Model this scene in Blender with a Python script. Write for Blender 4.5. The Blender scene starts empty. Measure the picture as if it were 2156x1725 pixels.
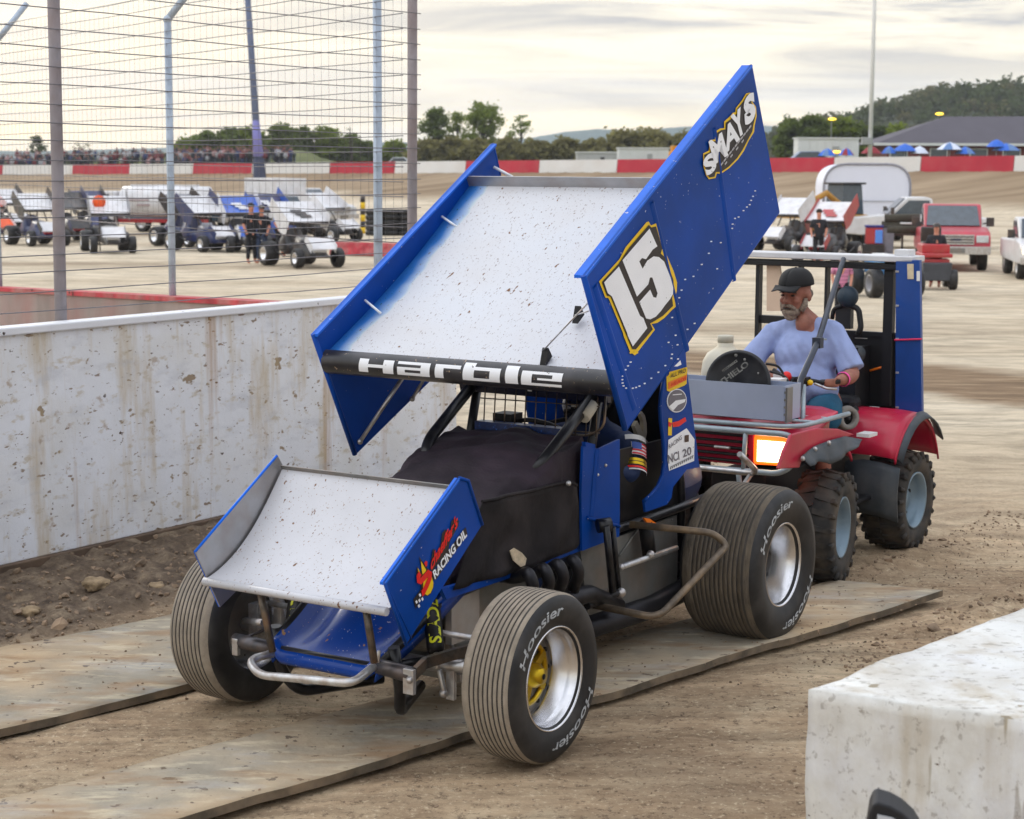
import bpy, bmesh, math, random
import numpy as np
from mathutils import Vector, Matrix, noise
R = math.radians
random.seed(7)
SC = bpy.context.scene
COL = SC.collection
V = Vector

# ---------------------------------------------------------------- camera
FPX, CAMH, PITCH, ROLL = 3914.99, 2.27579, 0.12959656, -0.00483195     # focal length in px of a 2156 px wide frame
_c, _s = math.cos(PITCH), math.sin(PITCH)
_r, _u, _w = V((1, 0, 0)), V((0, _s, _c)), V((0, _c, -_s))
_cr, _sr = math.cos(ROLL), math.sin(ROLL)
RIGHT, UP = _r*_cr - _u*_sr, _r*_sr + _u*_cr
EYE = V((0, 0, CAMH))
cam = bpy.data.cameras.new('camera')
cam.sensor_width = 36.0
cam.lens = FPX/2156*36
cam.clip_start, cam.clip_end = 0.1, 9000
cam.dof.use_dof = True
cam.dof.focus_distance = 8.4
cam.dof.aperture_fstop = 6.0
camo = bpy.data.objects.new('camera', cam)
COL.objects.link(camo)
camo.matrix_world = Matrix(((RIGHT.x, UP.x, -_w.x, 0), (RIGHT.y, UP.y, -_w.y, 0), (RIGHT.z, UP.z, -_w.z, CAMH), (0, 0, 0, 1)))
SC.camera = camo
SC.view_settings.view_transform = 'Standard'
SC.view_settings.look = 'None'
SC.view_settings.exposure = 0.05
SC.view_settings.gamma = 1.0

# ---------------------------------------------------------------- sky and sun (low sun behind thin cloud, ahead and left)
SUN_EL, SUN_AZ = R(16), R(-28)          # azimuth from +Y towards +X
wd = bpy.data.worlds.new('World')
SC.world = wd
wd.use_nodes = True
nt = wd.node_tree
for n in list(nt.nodes): nt.nodes.remove(n)
def N(tree, typ, **kw):
    n = tree.nodes.new(typ)
    for k, v in kw.items(): setattr(n, k, v)
    return n
def ramp(tree, pts, interp='LINEAR'):
    n = tree.nodes.new('ShaderNodeValToRGB')
    n.color_ramp.interpolation = interp
    e = n.color_ramp.elements
    while len(e) < len(pts): e.new(0.5)
    for i, (p, c) in enumerate(pts):
        e[i].position = p
        e[i].color = (c, c, c, 1) if isinstance(c, (int, float)) else (*c, 1)
    return n
def sl(*c):                              # sRGB 0-255 to linear
    return tuple(((x/255)/12.92 if x/255 <= .04045 else ((x/255+.055)/1.055)**2.4) for x in c)
L = nt.links.new
sky = N(nt, 'ShaderNodeTexSky', sky_type='NISHITA', sun_disc=False, sun_elevation=SUN_EL, sun_rotation=SUN_AZ, air_density=1.2, dust_density=2.0)
tc = N(nt, 'ShaderNodeTexCoord')
sep = N(nt, 'ShaderNodeSeparateXYZ')
L(tc.outputs['Generated'], sep.inputs[0])
# cloud deck: project the direction on a plane overhead, so bands flatten toward the horizon
zc = N(nt, 'ShaderNodeMath', operation='ADD'); zc.inputs[1].default_value = 0.055
L(sep.outputs['Z'], zc.inputs[0])
zm = N(nt, 'ShaderNodeMath', operation='MAXIMUM'); zm.inputs[1].default_value = 0.02
L(zc.outputs[0], zm.inputs[0])
dv = N(nt, 'ShaderNodeVectorMath', operation='DIVIDE')
L(tc.outputs['Generated'], dv.inputs[0])
cz = N(nt, 'ShaderNodeCombineXYZ')
for i in range(3): L(zm.outputs[0], cz.inputs[i])
L(cz.outputs[0], dv.inputs[1])
mp = N(nt, 'ShaderNodeMapping')
mp.inputs['Scale'].default_value = (0.55, 0.8, 0.0)
mp.inputs['Rotation'].default_value = (0, 0, R(-14))
mp.inputs['Location'].default_value = (3.1, 1.3, 0)
L(dv.outputs[0], mp.inputs[0])
no = N(nt, 'ShaderNodeTexNoise')
no.inputs['Scale'].default_value = 0.5
no.inputs['Detail'].default_value = 7
no.inputs['Roughness'].default_value = 0.55
no.inputs['Distortion'].default_value = 0.4
L(mp.outputs[0], no.inputs['Vector'])
band = ramp(nt, [(0.40, 0.0), (0.62, 1.0)])
L(no.outputs['Fac'], band.inputs[0])
# cloud colour by height: warm cream glow near the horizon, cool white overhead
glow = ramp(nt, [(0.0, (12.0, 11.2, 9.0)), (0.03, (14.2, 12.9, 9.8)), (0.09, (13.6, 12.6, 10.4)), (0.22, (12.0, 11.9, 11.5)), (0.45, (18.0, 18.4, 19.2)), (1.0, (24.0, 24.6, 26.0))])
L(sep.outputs['Z'], glow.inputs[0])
grey = ramp(nt, [(0.0, (11.0, 10.8, 9.8)), (0.05, (10.0, 9.9, 9.5)), (0.12, (6.8, 7.0, 7.4)), (0.3, (10.5, 11.0, 11.6)), (1.0, (20.0, 20.8, 22.4))])
L(sep.outputs['Z'], grey.inputs[0])
mixc = N(nt, 'ShaderNodeMixRGB')
L(band.outputs[0], mixc.inputs[0]); L(glow.outputs[0], mixc.inputs[1]); L(grey.outputs[0], mixc.inputs[2])
# long thin grey streaks low in the sky, stronger with height
mp2 = N(nt, 'ShaderNodeMapping'); mp2.inputs['Scale'].default_value = (5.5, 5.5, 62.0); mp2.inputs['Rotation'].default_value = (0, R(-2.5), 0); L(tc.outputs['Generated'], mp2.inputs[0])
no2 = N(nt, 'ShaderNodeTexNoise'); no2.inputs['Scale'].default_value = 1.0; no2.inputs['Detail'].default_value = 8; no2.inputs['Roughness'].default_value = .58; no2.inputs['Distortion'].default_value = .6; L(mp2.outputs[0], no2.inputs['Vector'])
st_ = ramp(nt, [(.39, 0.0), (.58, .95)]); L(no2.outputs['Fac'], st_.inputs[0])
hgt = ramp(nt, [(.0, .25), (.025, .55), (.045, .35), (.075, 1.0)]); L(sep.outputs['Z'], hgt.inputs[0])
azr = N(nt, 'ShaderNodeMapRange'); azr.inputs[1].default_value = -.22; azr.inputs[2].default_value = .16; azr.inputs[3].default_value = .25; azr.inputs[4].default_value = 1.0; L(sep.outputs['X'], azr.inputs[0])
f1 = N(nt, 'ShaderNodeMath', operation='MULTIPLY'); L(st_.outputs[0], f1.inputs[0]); L(hgt.outputs[0], f1.inputs[1])
f2 = N(nt, 'ShaderNodeMath', operation='MULTIPLY'); L(f1.outputs[0], f2.inputs[0]); L(azr.outputs[0], f2.inputs[1])
mixd = N(nt, 'ShaderNodeMixRGB'); L(f2.outputs[0], mixd.inputs[0]); L(mixc.outputs[0], mixd.inputs[1]); mixd.inputs[2].default_value = (3.7, 4.0, 4.9, 1)
mixs = N(nt, 'ShaderNodeMixRGB')
mixs.inputs[0].default_value = 0.93      # nearly overcast: the clear sky only shows through the thin places
L(sky.outputs[0], mixs.inputs[1]); L(mixd.outputs[0], mixs.inputs[2])
bg = N(nt, 'ShaderNodeBackground'); bg.inputs['Strength'].default_value = 0.105
L(mixs.outputs[0], bg.inputs['Color'])
wo = N(nt, 'ShaderNodeOutputWorld'); L(bg.outputs[0], wo.inputs['Surface'])

sun = bpy.data.lights.new('sun', 'SUN')
sun.energy = 0.55
sun.angle = R(14)
sun.color = (1.0, 0.93, 0.82)
suno = bpy.data.objects.new('sun', sun)
COL.objects.link(suno)
sd = V((math.sin(SUN_AZ)*math.cos(SUN_EL), math.cos(SUN_AZ)*math.cos(SUN_EL), math.sin(SUN_EL)))
suno.rotation_euler = sd.to_track_quat('Z', 'Y').to_euler()

# ---------------------------------------------------------------- frames: world, race car, and pixel-to-point helpers
CX0, CY0, CYAW = 0.634096, 9.274401, 4.1333007
CAR = Matrix.Translation((CX0, CY0, 0)) @ Matrix.Rotation(CYAW, 4, 'Z')     # x forward, y left, z up; rear axle at x=0
CARI = CAR.inverted()
ID = Matrix.Identity(4)
EYEC = CARI @ EYE
def ray(px, py): return RIGHT*((px-1078)/FPX) - UP*((py-862.5)/FPX) + _w
def G(px, py, z=0.0):                    # world point on height z
    d = ray(px, py); return EYE + d*((z-CAMH)/d.z)
def D(px, py, dep):                      # world point at depth dep
    d = ray(px, py); return EYE + d*(dep/d.y)
def rayc(px, py): return CARI.to_3x3() @ ray(px, py)
def PY(px, py, y): d = rayc(px, py); return EYEC + d*((y-EYEC.y)/d.y)       # car frame, on a side plane
def PX(px, py, x): d = rayc(px, py); return EYEC + d*((x-EYEC.x)/d.x)       # car frame, on a cross plane
def PZ(px, py, z): d = rayc(px, py); return EYEC + d*((z-EYEC.z)/d.z)

# ---------------------------------------------------------------- mesh builder
def frame_of(d, ref=V((0, 0, 1))):
    d = d.normalized()
    if abs(d.dot(ref)) > .95: ref = V((1, 0, 0))
    a = d.cross(ref).normalized(); return a, d.cross(a).normalized(), d
class MB:
    def __init__(s): s.v = []; s.f = []; s.m = []; s.sm = []
    def add(s, vs, fs, mi=0, sm=False):
        o = len(s.v); s.v += [V(p) for p in vs]
        for f in fs: s.f.append([i+o for i in f]); s.m.append(mi); s.sm.append(sm)
        return s
    def box(s, c, sz, mi=0, rot=None, taper=(1, 1)):
        hx, hy, hz = sz[0]/2, sz[1]/2, sz[2]/2
        ps = []
        for z in (-1, 1):
            tx, ty = (taper if z > 0 else (1, 1))
            ps += [V((-hx*tx, -hy*ty, z*hz)), V((hx*tx, -hy*ty, z*hz)), V((hx*tx, hy*ty, z*hz)), V((-hx*tx, hy*ty, z*hz))]
        if rot is not None: ps = [rot @ p for p in ps]
        c = V(c)
        return s.add([p+c for p in ps], [(0, 3, 2, 1), (4, 5, 6, 7), (0, 1, 5, 4), (1, 2, 6, 5), (2, 3, 7, 6), (3, 0, 4, 7)], mi)
    def prism(s, poly, ext, mi=0, mi_side=None):
        poly = [V(p) for p in poly]; ext = V(ext); n = len(poly)
        s.add(poly + [p+ext for p in poly], [tuple(range(n))[::-1], tuple(range(n, 2*n))], mi)
        o = len(s.v)-2*n
        for i in range(n):
            j = (i+1) % n
            s.f.append([o+i, o+j, o+n+j, o+n+i]); s.m.append(mi if mi_side is None else mi_side); s.sm.append(False)
        return s
    def poly(s, poly, mi=0): return s.add(poly, [tuple(range(len(poly)))], mi)
    def tube(s, pts, r, n=8, mi=0, closed=False, cap=True, sm=True, flat=None):
        pts = [V(p) for p in pts]; k = len(pts)
        rs = r if isinstance(r, (list, tuple)) else [r]*k
        vs = []; prev = None
        for i, p in enumerate(pts):
            if closed: t = pts[(i+1) % k] - pts[i-1]
            else: t = pts[min(i+1, k-1)] - pts[max(i-1, 0)]
            t = t.normalized() if t.length > 1e-9 else V((0, 0, 1))
            if prev is None: a, b, _ = frame_of(t)
            else:
                a = prev - t*prev.dot(t)
                a = a.normalized() if a.length > 1e-6 else frame_of(t)[0]
                b = t.cross(a).normalized()
            prev = a
            for j in range(n):
                th = 2*math.pi*j/n
                vs.append(p + (a*math.cos(th) + b*math.sin(th))*rs[i])
        fs = []
        for i in range(k if closed else k-1):
            i2 = (i+1) % k
            for j in range(n): j2 = (j+1) % n; fs.append((i*n+j, i*n+j2, i2*n+j2, i2*n+j))
        s.add(vs, fs, mi, sm)
        if cap and not closed:
            o = len(s.v)-len(vs)
            s.f.append([o+j for j in range(n)][::-1]); s.m.append(mi); s.sm.append(False)
            s.f.append([o+(k-1)*n+j for j in range(n)]); s.m.append(mi); s.sm.append(False)
        return s
    def lathe(s, prof, o, ax, n=40, mi=None, sm=True, closed=False, ref=V((0, 0, 1)), a0=0, a1=2*math.pi):
        # prof: list of (radius, height along ax[, material])
        o = V(o); a, b, d = frame_of(V(ax), ref); full = abs(a1-a0-2*math.pi) < 1e-6
        k = len(prof); cnt = n if full else n+1
        vs = [o + d*p[1] + (a*math.cos(a0+(a1-a0)*j/n) + b*math.sin(a0+(a1-a0)*j/n))*p[0] for p in prof for j in range(cnt)]
        of = len(s.v); s.v += vs
        for i in range(k if closed else k-1):
            i2 = (i+1) % k
            m = prof[i][2] if len(prof[i]) > 2 else (mi or 0)
            for j in range(n):
                j2 = (j+1) % cnt
                s.f.append([of+i*cnt+j, of+i*cnt+j2, of+i2*cnt+j2, of+i2*cnt+j]); s.m.append(m); s.sm.append(sm)
        return s
    def grid(s, rows, mi=0, sm=True):
        n = len(rows[0]); vs = [p for r in rows for p in r]; fs = []
        for i in range(len(rows)-1):
            for j in range(n-1): fs.append((i*n+j, i*n+j+1, (i+1)*n+j+1, (i+1)*n+j))
        return s.add(vs, fs, mi, sm)
    def ball(s, c, r, mi=0, nu=16, nv=10, rot=None, fn=None):
        c = V(c); r = V(r) if hasattr(r, '__len__') else V((r, r, r)); rows = []
        for i in range(nv+1):
            th = math.pi*i/nv; row = []
            for j in range(nu+1):
                ph = 2*math.pi*j/nu
                q = V((math.sin(th)*math.cos(ph), math.sin(th)*math.sin(ph), math.cos(th)))
                if fn: q = fn(q)
                q = V((q.x*r.x, q.y*r.y, q.z*r.z))
                row.append(c + (rot @ q if rot is not None else q))
            rows.append(row)
        return s.grid(rows, mi, True)
    def merge(s, o, mi_off=0):
        k = len(s.v); s.v += o.v
        s.f += [[i+k for i in f] for f in o.f]; s.m += [m+mi_off for m in o.m]; s.sm += o.sm; return s
    def build(s, name, mats, parent=None, frame=ID, bevel=0, solid=0, weld=False, sub=0, autosm=None):
        me = bpy.data.meshes.new(name)
        W = MW[parent] if parent is not None else ID
        T = W.inverted() @ frame
        me.from_pydata([tuple(T @ p) for p in s.v], [], s.f)
        if not isinstance(mats, (list, tuple)): mats = [mats]
        for m in mats: me.materials.append(m)
        me.polygons.foreach_set('material_index', [min(m, len(mats)-1) for m in s.m])
        me.polygons.foreach_set('use_smooth', s.sm)
        me.update()
        if weld:
            bm = bmesh.new(); bm.from_mesh(me); bmesh.ops.remove_doubles(bm, verts=bm.verts, dist=1e-5)
            bmesh.ops.recalc_face_normals(bm, faces=bm.faces); bm.to_mesh(me); bm.free()
        ob = bpy.data.objects.new(name, me); COL.objects.link(ob)
        if parent is not None: ob.parent = parent; MW[ob] = W
        else: MW[ob] = ID
        if solid:
            md = ob.modifiers.new('solid', 'SOLIDIFY'); md.thickness = solid; md.offset = 0
        if bevel:
            md = ob.modifiers.new('bevel', 'BEVEL'); md.width = bevel; md.segments = 2; md.limit_method = 'ANGLE'; md.angle_limit = R(40)
        if sub:
            md = ob.modifiers.new('sub', 'SUBSURF'); md.levels = sub; md.render_levels = sub
        return ob
MW = {}
def tag(o, label=None, cat=None, group=None, kind=None):
    if label: o['label'] = label
    if cat: o['category'] = cat
    if group: o['group'] = group
    if kind: o['kind'] = kind
    return o
def thing(name, label, cat, frame=ID, group=None):
    o = bpy.data.objects.new(name, None); COL.objects.link(o)
    o.empty_display_size = .2
    o.matrix_world = frame; MW[o] = frame.copy()
    return tag(o, label, cat, group)
def copy_tree(o, frame, parent=None):
    c = o.copy(); COL.objects.link(c)
    if parent is None: c.matrix_world = frame; MW[c] = frame.copy()
    else: c.parent = parent; MW[c] = MW[parent]
    for ch in list(o.children): copy_tree(ch, frame, c)
    return c
def fillet(pts, r, n=5):                 # round the inner corners of a polyline
    pts = [V(p) for p in pts]; out = [pts[0]]
    for i in range(1, len(pts)-1):
        a, b, c = pts[i-1], pts[i], pts[i+1]
        u = (a-b); w = (c-b); q = min(r, u.length*.45, w.length*.45)
        p0 = b+u.normalized()*q; p1 = b+w.normalized()*q
        for k in range(n+1):
            t = k/n; out.append(p0*(1-t)**2 + b*2*t*(1-t) + p1*t*t)
    return out + [pts[-1]]

# flat lettering as mesh: returns 2-D verts (unit box) and faces
_txt = {}
def text2d(string, bold=0.0, shear=0.0):
    key = (string, bold, shear)
    if key in _txt: return _txt[key]
    cu = bpy.data.curves.new('t', 'FONT'); cu.body = string; cu.size = 1; cu.offset = bold; cu.shear = shear; cu.resolution_u = 4
    ob = bpy.data.objects.new('t', cu); COL.objects.link(ob)
    dg = bpy.context.evaluated_depsgraph_get(); dg.update()
    me = bpy.data.meshes.new_from_object(ob.evaluated_get(dg))
    vs = [(v.co.x, v.co.y) for v in me.vertices]; fs = [tuple(p.vertices) for p in me.polygons]
    bpy.data.objects.remove(ob); bpy.data.curves.remove(cu); bpy.data.meshes.remove(me)
    _txt[key] = (vs, fs); return _txt[key]
def put_text(mb, string, fn, mi, bold=0.0, shear=0.0, box=None):
    vs, fs = text2d(string, bold, shear)
    v0, _ = text2d(string, 0.0, shear) if box is None else (None, None)
    ref = v0 if box is None else box
    x0 = min(v[0] for v in ref); x1 = max(v[0] for v in ref); y0 = min(v[1] for v in ref); y1 = max(v[1] for v in ref)
    mb.add([fn((x-x0)/(x1-x0), (y-y0)/(y1-y0)) for x, y in vs], fs, mi)

# ---------------------------------------------------------------- materials
def M(name, col, rough=.5, metal=0.0, coat=0.0, var=.18, scale=6.0, specks=None, bump=0.0, bscale=40.0, stretch=(1, 1, 1), emit=None, dust_or_sheen=None, spec=.5):
    m = bpy.data.materials.new(name); m.use_nodes = True
    t = m.node_tree; b = t.nodes['Principled BSDF']; l = t.links.new
    b.inputs['Roughness'].default_value = rough; b.inputs['Metallic'].default_value = metal
    b.inputs['Coat Weight'].default_value = coat; b.inputs['Coat Roughness'].default_value = .12
    b.inputs['Specular IOR Level'].default_value = spec
    tcn = N(t, 'ShaderNodeTexCoord'); mpn = N(t, 'ShaderNodeMapping'); mpn.inputs['Scale'].default_value = stretch
    l(tcn.outputs['Object'], mpn.inputs[0])
    nz = N(t, 'ShaderNodeTexNoise'); nz.inputs['Scale'].default_value = scale; nz.inputs['Detail'].default_value = 6; nz.inputs['Roughness'].default_value = .6
    l(mpn.outputs[0], nz.inputs['Vector'])
    rp = ramp(t, [(.3, tuple(c*(1-var) for c in col)), (.7, tuple(min(1, c*(1+var)) for c in col))]); l(nz.outputs['Fac'], rp.inputs[0])
    out = rp.outputs[0]
    rfac = None
    if dust_or_sheen:                              # broad dusty film, or a sheen painted in: (colour, amount, scale)
        n2 = N(t, 'ShaderNodeTexNoise'); n2.inputs['Scale'].default_value = dust_or_sheen[2]; n2.inputs['Detail'].default_value = 8; l(tcn.outputs['Object'], n2.inputs['Vector'])
        r2 = ramp(t, [(.42, 0.0), (.75, dust_or_sheen[1])]); l(n2.outputs['Fac'], r2.inputs[0])
        mx = N(t, 'ShaderNodeMixRGB'); l(r2.outputs[0], mx.inputs[0]); l(out, mx.inputs[1]); mx.inputs[2].default_value = (*dust_or_sheen[0], 1); out = mx.outputs[0]
    if specks:                            # thrown mud: list of (colour, threshold, scale, stretch)
        for k, (sc_, th, ss, st) in enumerate(specks):
            m2 = N(t, 'ShaderNodeMapping'); m2.inputs['Scale'].default_value = st; m2.inputs['Location'].default_value = (k*3.7, k*1.9, k*.7); l(tcn.outputs['Object'], m2.inputs[0])
            n3 = N(t, 'ShaderNodeTexNoise'); n3.inputs['Scale'].default_value = ss; n3.inputs['Detail'].default_value = 3; n3.inputs['Roughness'].default_value = .55; l(m2.outputs[0], n3.inputs['Vector'])
            r3 = ramp(t, [(th, 0.0), (th+.025, 1.0)]); l(n3.outputs['Fac'], r3.inputs[0])
            mx = N(t, 'ShaderNodeMixRGB'); l(r3.outputs[0], mx.inputs[0]); l(out, mx.inputs[1]); mx.inputs[2].default_value = (*sc_, 1); out = mx.outputs[0]
            rr = N(t, 'ShaderNodeMixRGB'); l(r3.outputs[0], rr.inputs[0])
            if rfac is None: rr.inputs[1].default_value = (rough,)*3+(1,)
            else: l(rfac, rr.inputs[1])
            rr.inputs[2].default_value = (.9,)*3+(1,); rfac = rr.outputs[0]
    if rfac is not None: l(rfac, b.inputs['Roughness'])
    l(out, b.inputs['Base Color'])
    if bump:
        n4 = N(t, 'ShaderNodeTexNoise'); n4.inputs['Scale'].default_value = bscale; n4.inputs['Detail'].default_value = 5; l(mpn.outputs[0], n4.inputs['Vector'])
        bp = N(t, 'ShaderNodeBump'); bp.inputs['Strength'].default_value = bump; bp.inputs['Distance'].default_value = .02; l(n4.outputs['Fac'], bp.inputs['Height']); l(bp.outputs[0], b.inputs['Normal'])
    if emit:
        b.inputs['Emission Color'].default_value = (*emit[0], 1); b.inputs['Emission Strength'].default_value = emit[1]
    return m
MUD = sl(120, 88, 66); MUD2 = sl(150, 120, 95); LSP = sl(190, 190, 200)
blue = M('blue_paint', (.0003, .046, .265), .46, coat=.03, spec=.16, var=.15, scale=3, specks=[(LSP, .72, 55, (1, 1, 1)), (MUD2, .75, 30, (1, 1, 1))], dust_or_sheen=(sl(6, 76, 185), .6, 2.2), bump=.10, bscale=2.2)  # brighter blue film paints the panel's patchy reflections into the colour
blue_nose = M('blue_nose_paint', (.0006, .052, .34), .28, coat=.2, spec=.25, var=.15, scale=3, specks=[(LSP, .68, 75, (1, 1, 1)), (sl(170, 130, 90), .69, 24, (1, 1, 1))])
blue_edge = M('blue_edge', (.0006, .12, .64), .4, coat=.08, spec=.2, var=.15, specks=[(LSP, .70, 40, (1, 1, 1))])
foilw = M('white_foil', (.61, .625, .66), .45, var=.05, scale=2.5, spec=.3, dust_or_sheen=(sl(186, 180, 176), .5, 2.5), specks=[(MUD, .685, 46, (.3, 1.2, 1.2)), (sl(150, 140, 140), .645, 85, (.4, 1.3, 1)), (MUD, .70, 20, (.35, 1.2, 1)), (sl(160, 140, 125), .68, 130, (.4, 1.3, 1))])
foilf = M('silver_foil', (.53, .53, .555), .42, metal=.15, bump=.03, bscale=3, var=.05, scale=4, specks=[(MUD, .672, 42, (.6, 1.2, 1)), (MUD2, .655, 100, (.8, 1, 1)), (MUD, .70, 15, (.6, 1.2, 1))])
grey_al = M('bare_aluminium', (.42, .42, .43), .42, metal=.75, var=.15, scale=5, dust_or_sheen=(MUD2, .35, 9))
dull_al = M('dull_aluminium', (.22, .22, .21), .5, metal=.55, var=.3, scale=4, dust_or_sheen=(MUD2, .35, 6))
chrome = M('polished_metal', (.72, .72, .74), .27, metal=1, var=.06, scale=14)
silver = M('silver_tube', (.55, .55, .55), .35, metal=.7, var=.2, scale=20, dust_or_sheen=(MUD2, .6, 22))
darkbar = M('worn_bar', (.10, .085, .07), .4, metal=.6, var=.4, scale=30, dust_or_sheen=(MUD2, .8, 14))
black = M('black_paint', (.005, .005, .006), .5, var=.3, scale=12, dust_or_sheen=(MUD2, .05, 14), spec=.3)
blackt = M('black_tube', (.008, .008, .010), .35, coat=.1, var=.3, scale=12, dust_or_sheen=(sl(80, 75, 75), .22, 22), spec=.35)
nosebl = M('black_wing_nose', (.014, .014, .018), .35, coat=.2, var=.3, scale=15, specks=[(sl(150, 130, 110), .66, 48, (1, 1, 1))], dust_or_sheen=(sl(95, 90, 95), .35, 7))
white = M('white_vinyl', (.86, .87, .90), .45, var=.04, specks=[(sl(90, 80, 75), .71, 50, (1, 1, 1))])
whitec = M('white_paint', (.74, .75, .77), .4, var=.06, scale=3, dust_or_sheen=(MUD2, .25, 3))
cloth = M('hood_cloth', (.017, .011, .0155), .72, var=.35, scale=5, bump=1.0, bscale=7, stretch=(1.8, .8, 1), dust_or_sheen=(sl(78, 62, 74), .55, 3.2), spec=.3)
clothd = M('side_cloth', (.015, .012, .013), .8, spec=.25, var=.35, scale=5, bump=1.0, bscale=6, dust_or_sheen=(sl(74, 66, 64), .5, 4), specks=[(sl(96, 84, 78), .72, 10, (1, 1, 1))])
yellow = M('yellow_vinyl', sl(238, 196, 10), .45, var=.06)
dkgrey = M('dark_shadow_vinyl', (.02, .013, .012), .5, var=.2)
redv = M('red_vinyl', sl(225, 20, 15), .45, var=.06)
orangev = M('orange_vinyl', sl(240, 120, 10), .45, var=.06)
gold = M('gold_anodised', (.55, .36, .02), .28, metal=.9, var=.12, scale=20)
rubber = M('black_rubber', (.009, .009, .010), .55, var=.3, scale=14, dust_or_sheen=(sl(85, 80, 76), .35, 7))
tread = M('dusty_tread', sl(146, 135, 120), .88, var=.18, scale=16, stretch=(1, 1, 1), dust_or_sheen=(sl(124, 114, 100), .8, 7), bump=.35, bscale=60)
groove = M('tread_groove', (.045, .04, .035), .9, var=.3)
pipe = M('header_pipe', (.025, .024, .028), .4, metal=.6, var=.4, scale=9)
skin = M('skin', sl(196, 132, 108), .55, var=.10, scale=18)
def runs(m, col, sc_, st, lo, hi, amt, loc):             # soft vertical rust runs
    t_ = m.node_tree; b_ = t_.nodes['Principled BSDF']; src_ = b_.inputs['Base Color'].links[0].from_socket
    c_ = N(t_, 'ShaderNodeTexCoord'); m_ = N(t_, 'ShaderNodeMapping'); m_.inputs['Scale'].default_value = st; m_.inputs['Location'].default_value = loc; t_.links.new(c_.outputs['Object'], m_.inputs[0])
    n_ = N(t_, 'ShaderNodeTexNoise'); n_.inputs['Scale'].default_value = sc_; n_.inputs['Detail'].default_value = 7; n_.inputs['Roughness'].default_value = .62; t_.links.new(m_.outputs[0], n_.inputs['Vector'])
    r_ = ramp(t_, [(lo, 0.0), (hi, amt)]); t_.links.new(n_.outputs['Fac'], r_.inputs[0])
    x_ = N(t_, 'ShaderNodeMixRGB'); t_.links.new(r_.outputs[0], x_.inputs[0]); t_.links.new(src_, x_.inputs[1]); x_.inputs[2].default_value = (*col, 1); t_.links.new(x_.outputs[0], b_.inputs['Base Color'])
# ================================================================ the setting
WA, WB_ = V((-56, 205, 0)), V((33, 120, 0))           # far barrier line, left and right of the view
WT = (WB_-WA).normalized(); WN = V((-WT.y, WT.x, 0))
def sstep(t): t = max(0, min(1, t)); return t*t*(3-2*t)
def wall_z(X, Y):
    t = ((X-WA.x)*WT.x + (Y-WA.y)*WT.y)/(WB_-WA).length
    return 1.27 + (2.24-1.27)*max(-.5, min(1.5, t))
def mats_mask(q):                                     # 1 on the belts (car frame)
    y1 = q.y + .2*(q.x-2.2)
    return max(sstep((.46-abs(y1-.19))/.2), sstep((.62-abs(y1+1.5))/.2))
def rough_mask(q):
    a = sstep((-2.0-q.y)/.25)*sstep((q.y+4.2)/.3) * sstep((q.x+9)/3)
    b = sstep((q.y-.9+.2*(q.x+1.2))/.5)*sstep((-.3-q.x)/.7)*sstep((q.x+5)/2)*sstep((3.2-q.y)/.8)
    c = sstep((-1.3-q.x)/.4)*sstep((q.x+3.4)/1.2)*sstep((.9-abs(q.y-.2))/.4)*.5
    return max(a, b*.8, c)
def gz(X, Y):
    d = math.hypot(X, Y)
    inf = -.6*sstep((d-16)/35)
    s = (X-WA.x)*WN.x + (Y-WA.y)*WN.y
    zw = wall_z(X, Y)
    if s < -22: z = inf
    elif s < 0: t = (s+22)/22; z = inf*(1-t*t) + zw*t*t
    else:
        z = zw + .05 + min(s, 32)*(.008+.077*sstep((-.085-X/max(Y, 1))/.03))
    return z
def gz_near(X, Y):
    z = gz(X, Y)
    if 3 < Y < 24 and abs(X) < 9:
        q = CARI @ V((X, Y, 0)); f = sstep((Y-3)/2)*sstep((24-Y)/8)
        mm, rm = mats_mask(q), rough_mask(q)
        n1 = noise.fractal(V((X*1.1, Y*1.1, 0)), .9, 2.1, 3)
        n2 = noise.fractal(V((X*6, Y*6, 3)), .8, 2.1, 4)
        n3 = noise.noise(V((X*17, Y*17, 8)))
        rut = .010*noise.fractal(V((q.x*.35, q.y*3.2, 4)), .9, 2.2, 3) + .004*n3
        z += f*(1-mm)*(n1*.014 + n2*(.007+.045*rm) + rut + .04*rm - .012)
        z -= .03*mm*f
    elif Y < 70: z += .02*noise.fractal(V((X*.5, Y*.5, 0)), .9, 2.1, 3) - .02
    return z
def seg(a, b, n): return list(np.linspace(a, b, n, endpoint=False))
xs = seg(-1400, -200, 10)+seg(-200, -40, 34)+seg(-40, -6, 56)+seg(-6, 6, 260)+seg(6, 40, 56)+seg(40, 200, 34)+seg(200, 1400, 10)+[1400]
ys = seg(-40, 4, 16)+seg(4, 13, 210)+seg(13, 30, 90)+seg(30, 80, 90)+seg(80, 240, 130)+seg(240, 1850, 14)+[1850]
gm = MB(); gm.grid([[V((x, y, gz_near(x, y))) for x in xs] for y in ys], 0, True)

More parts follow.
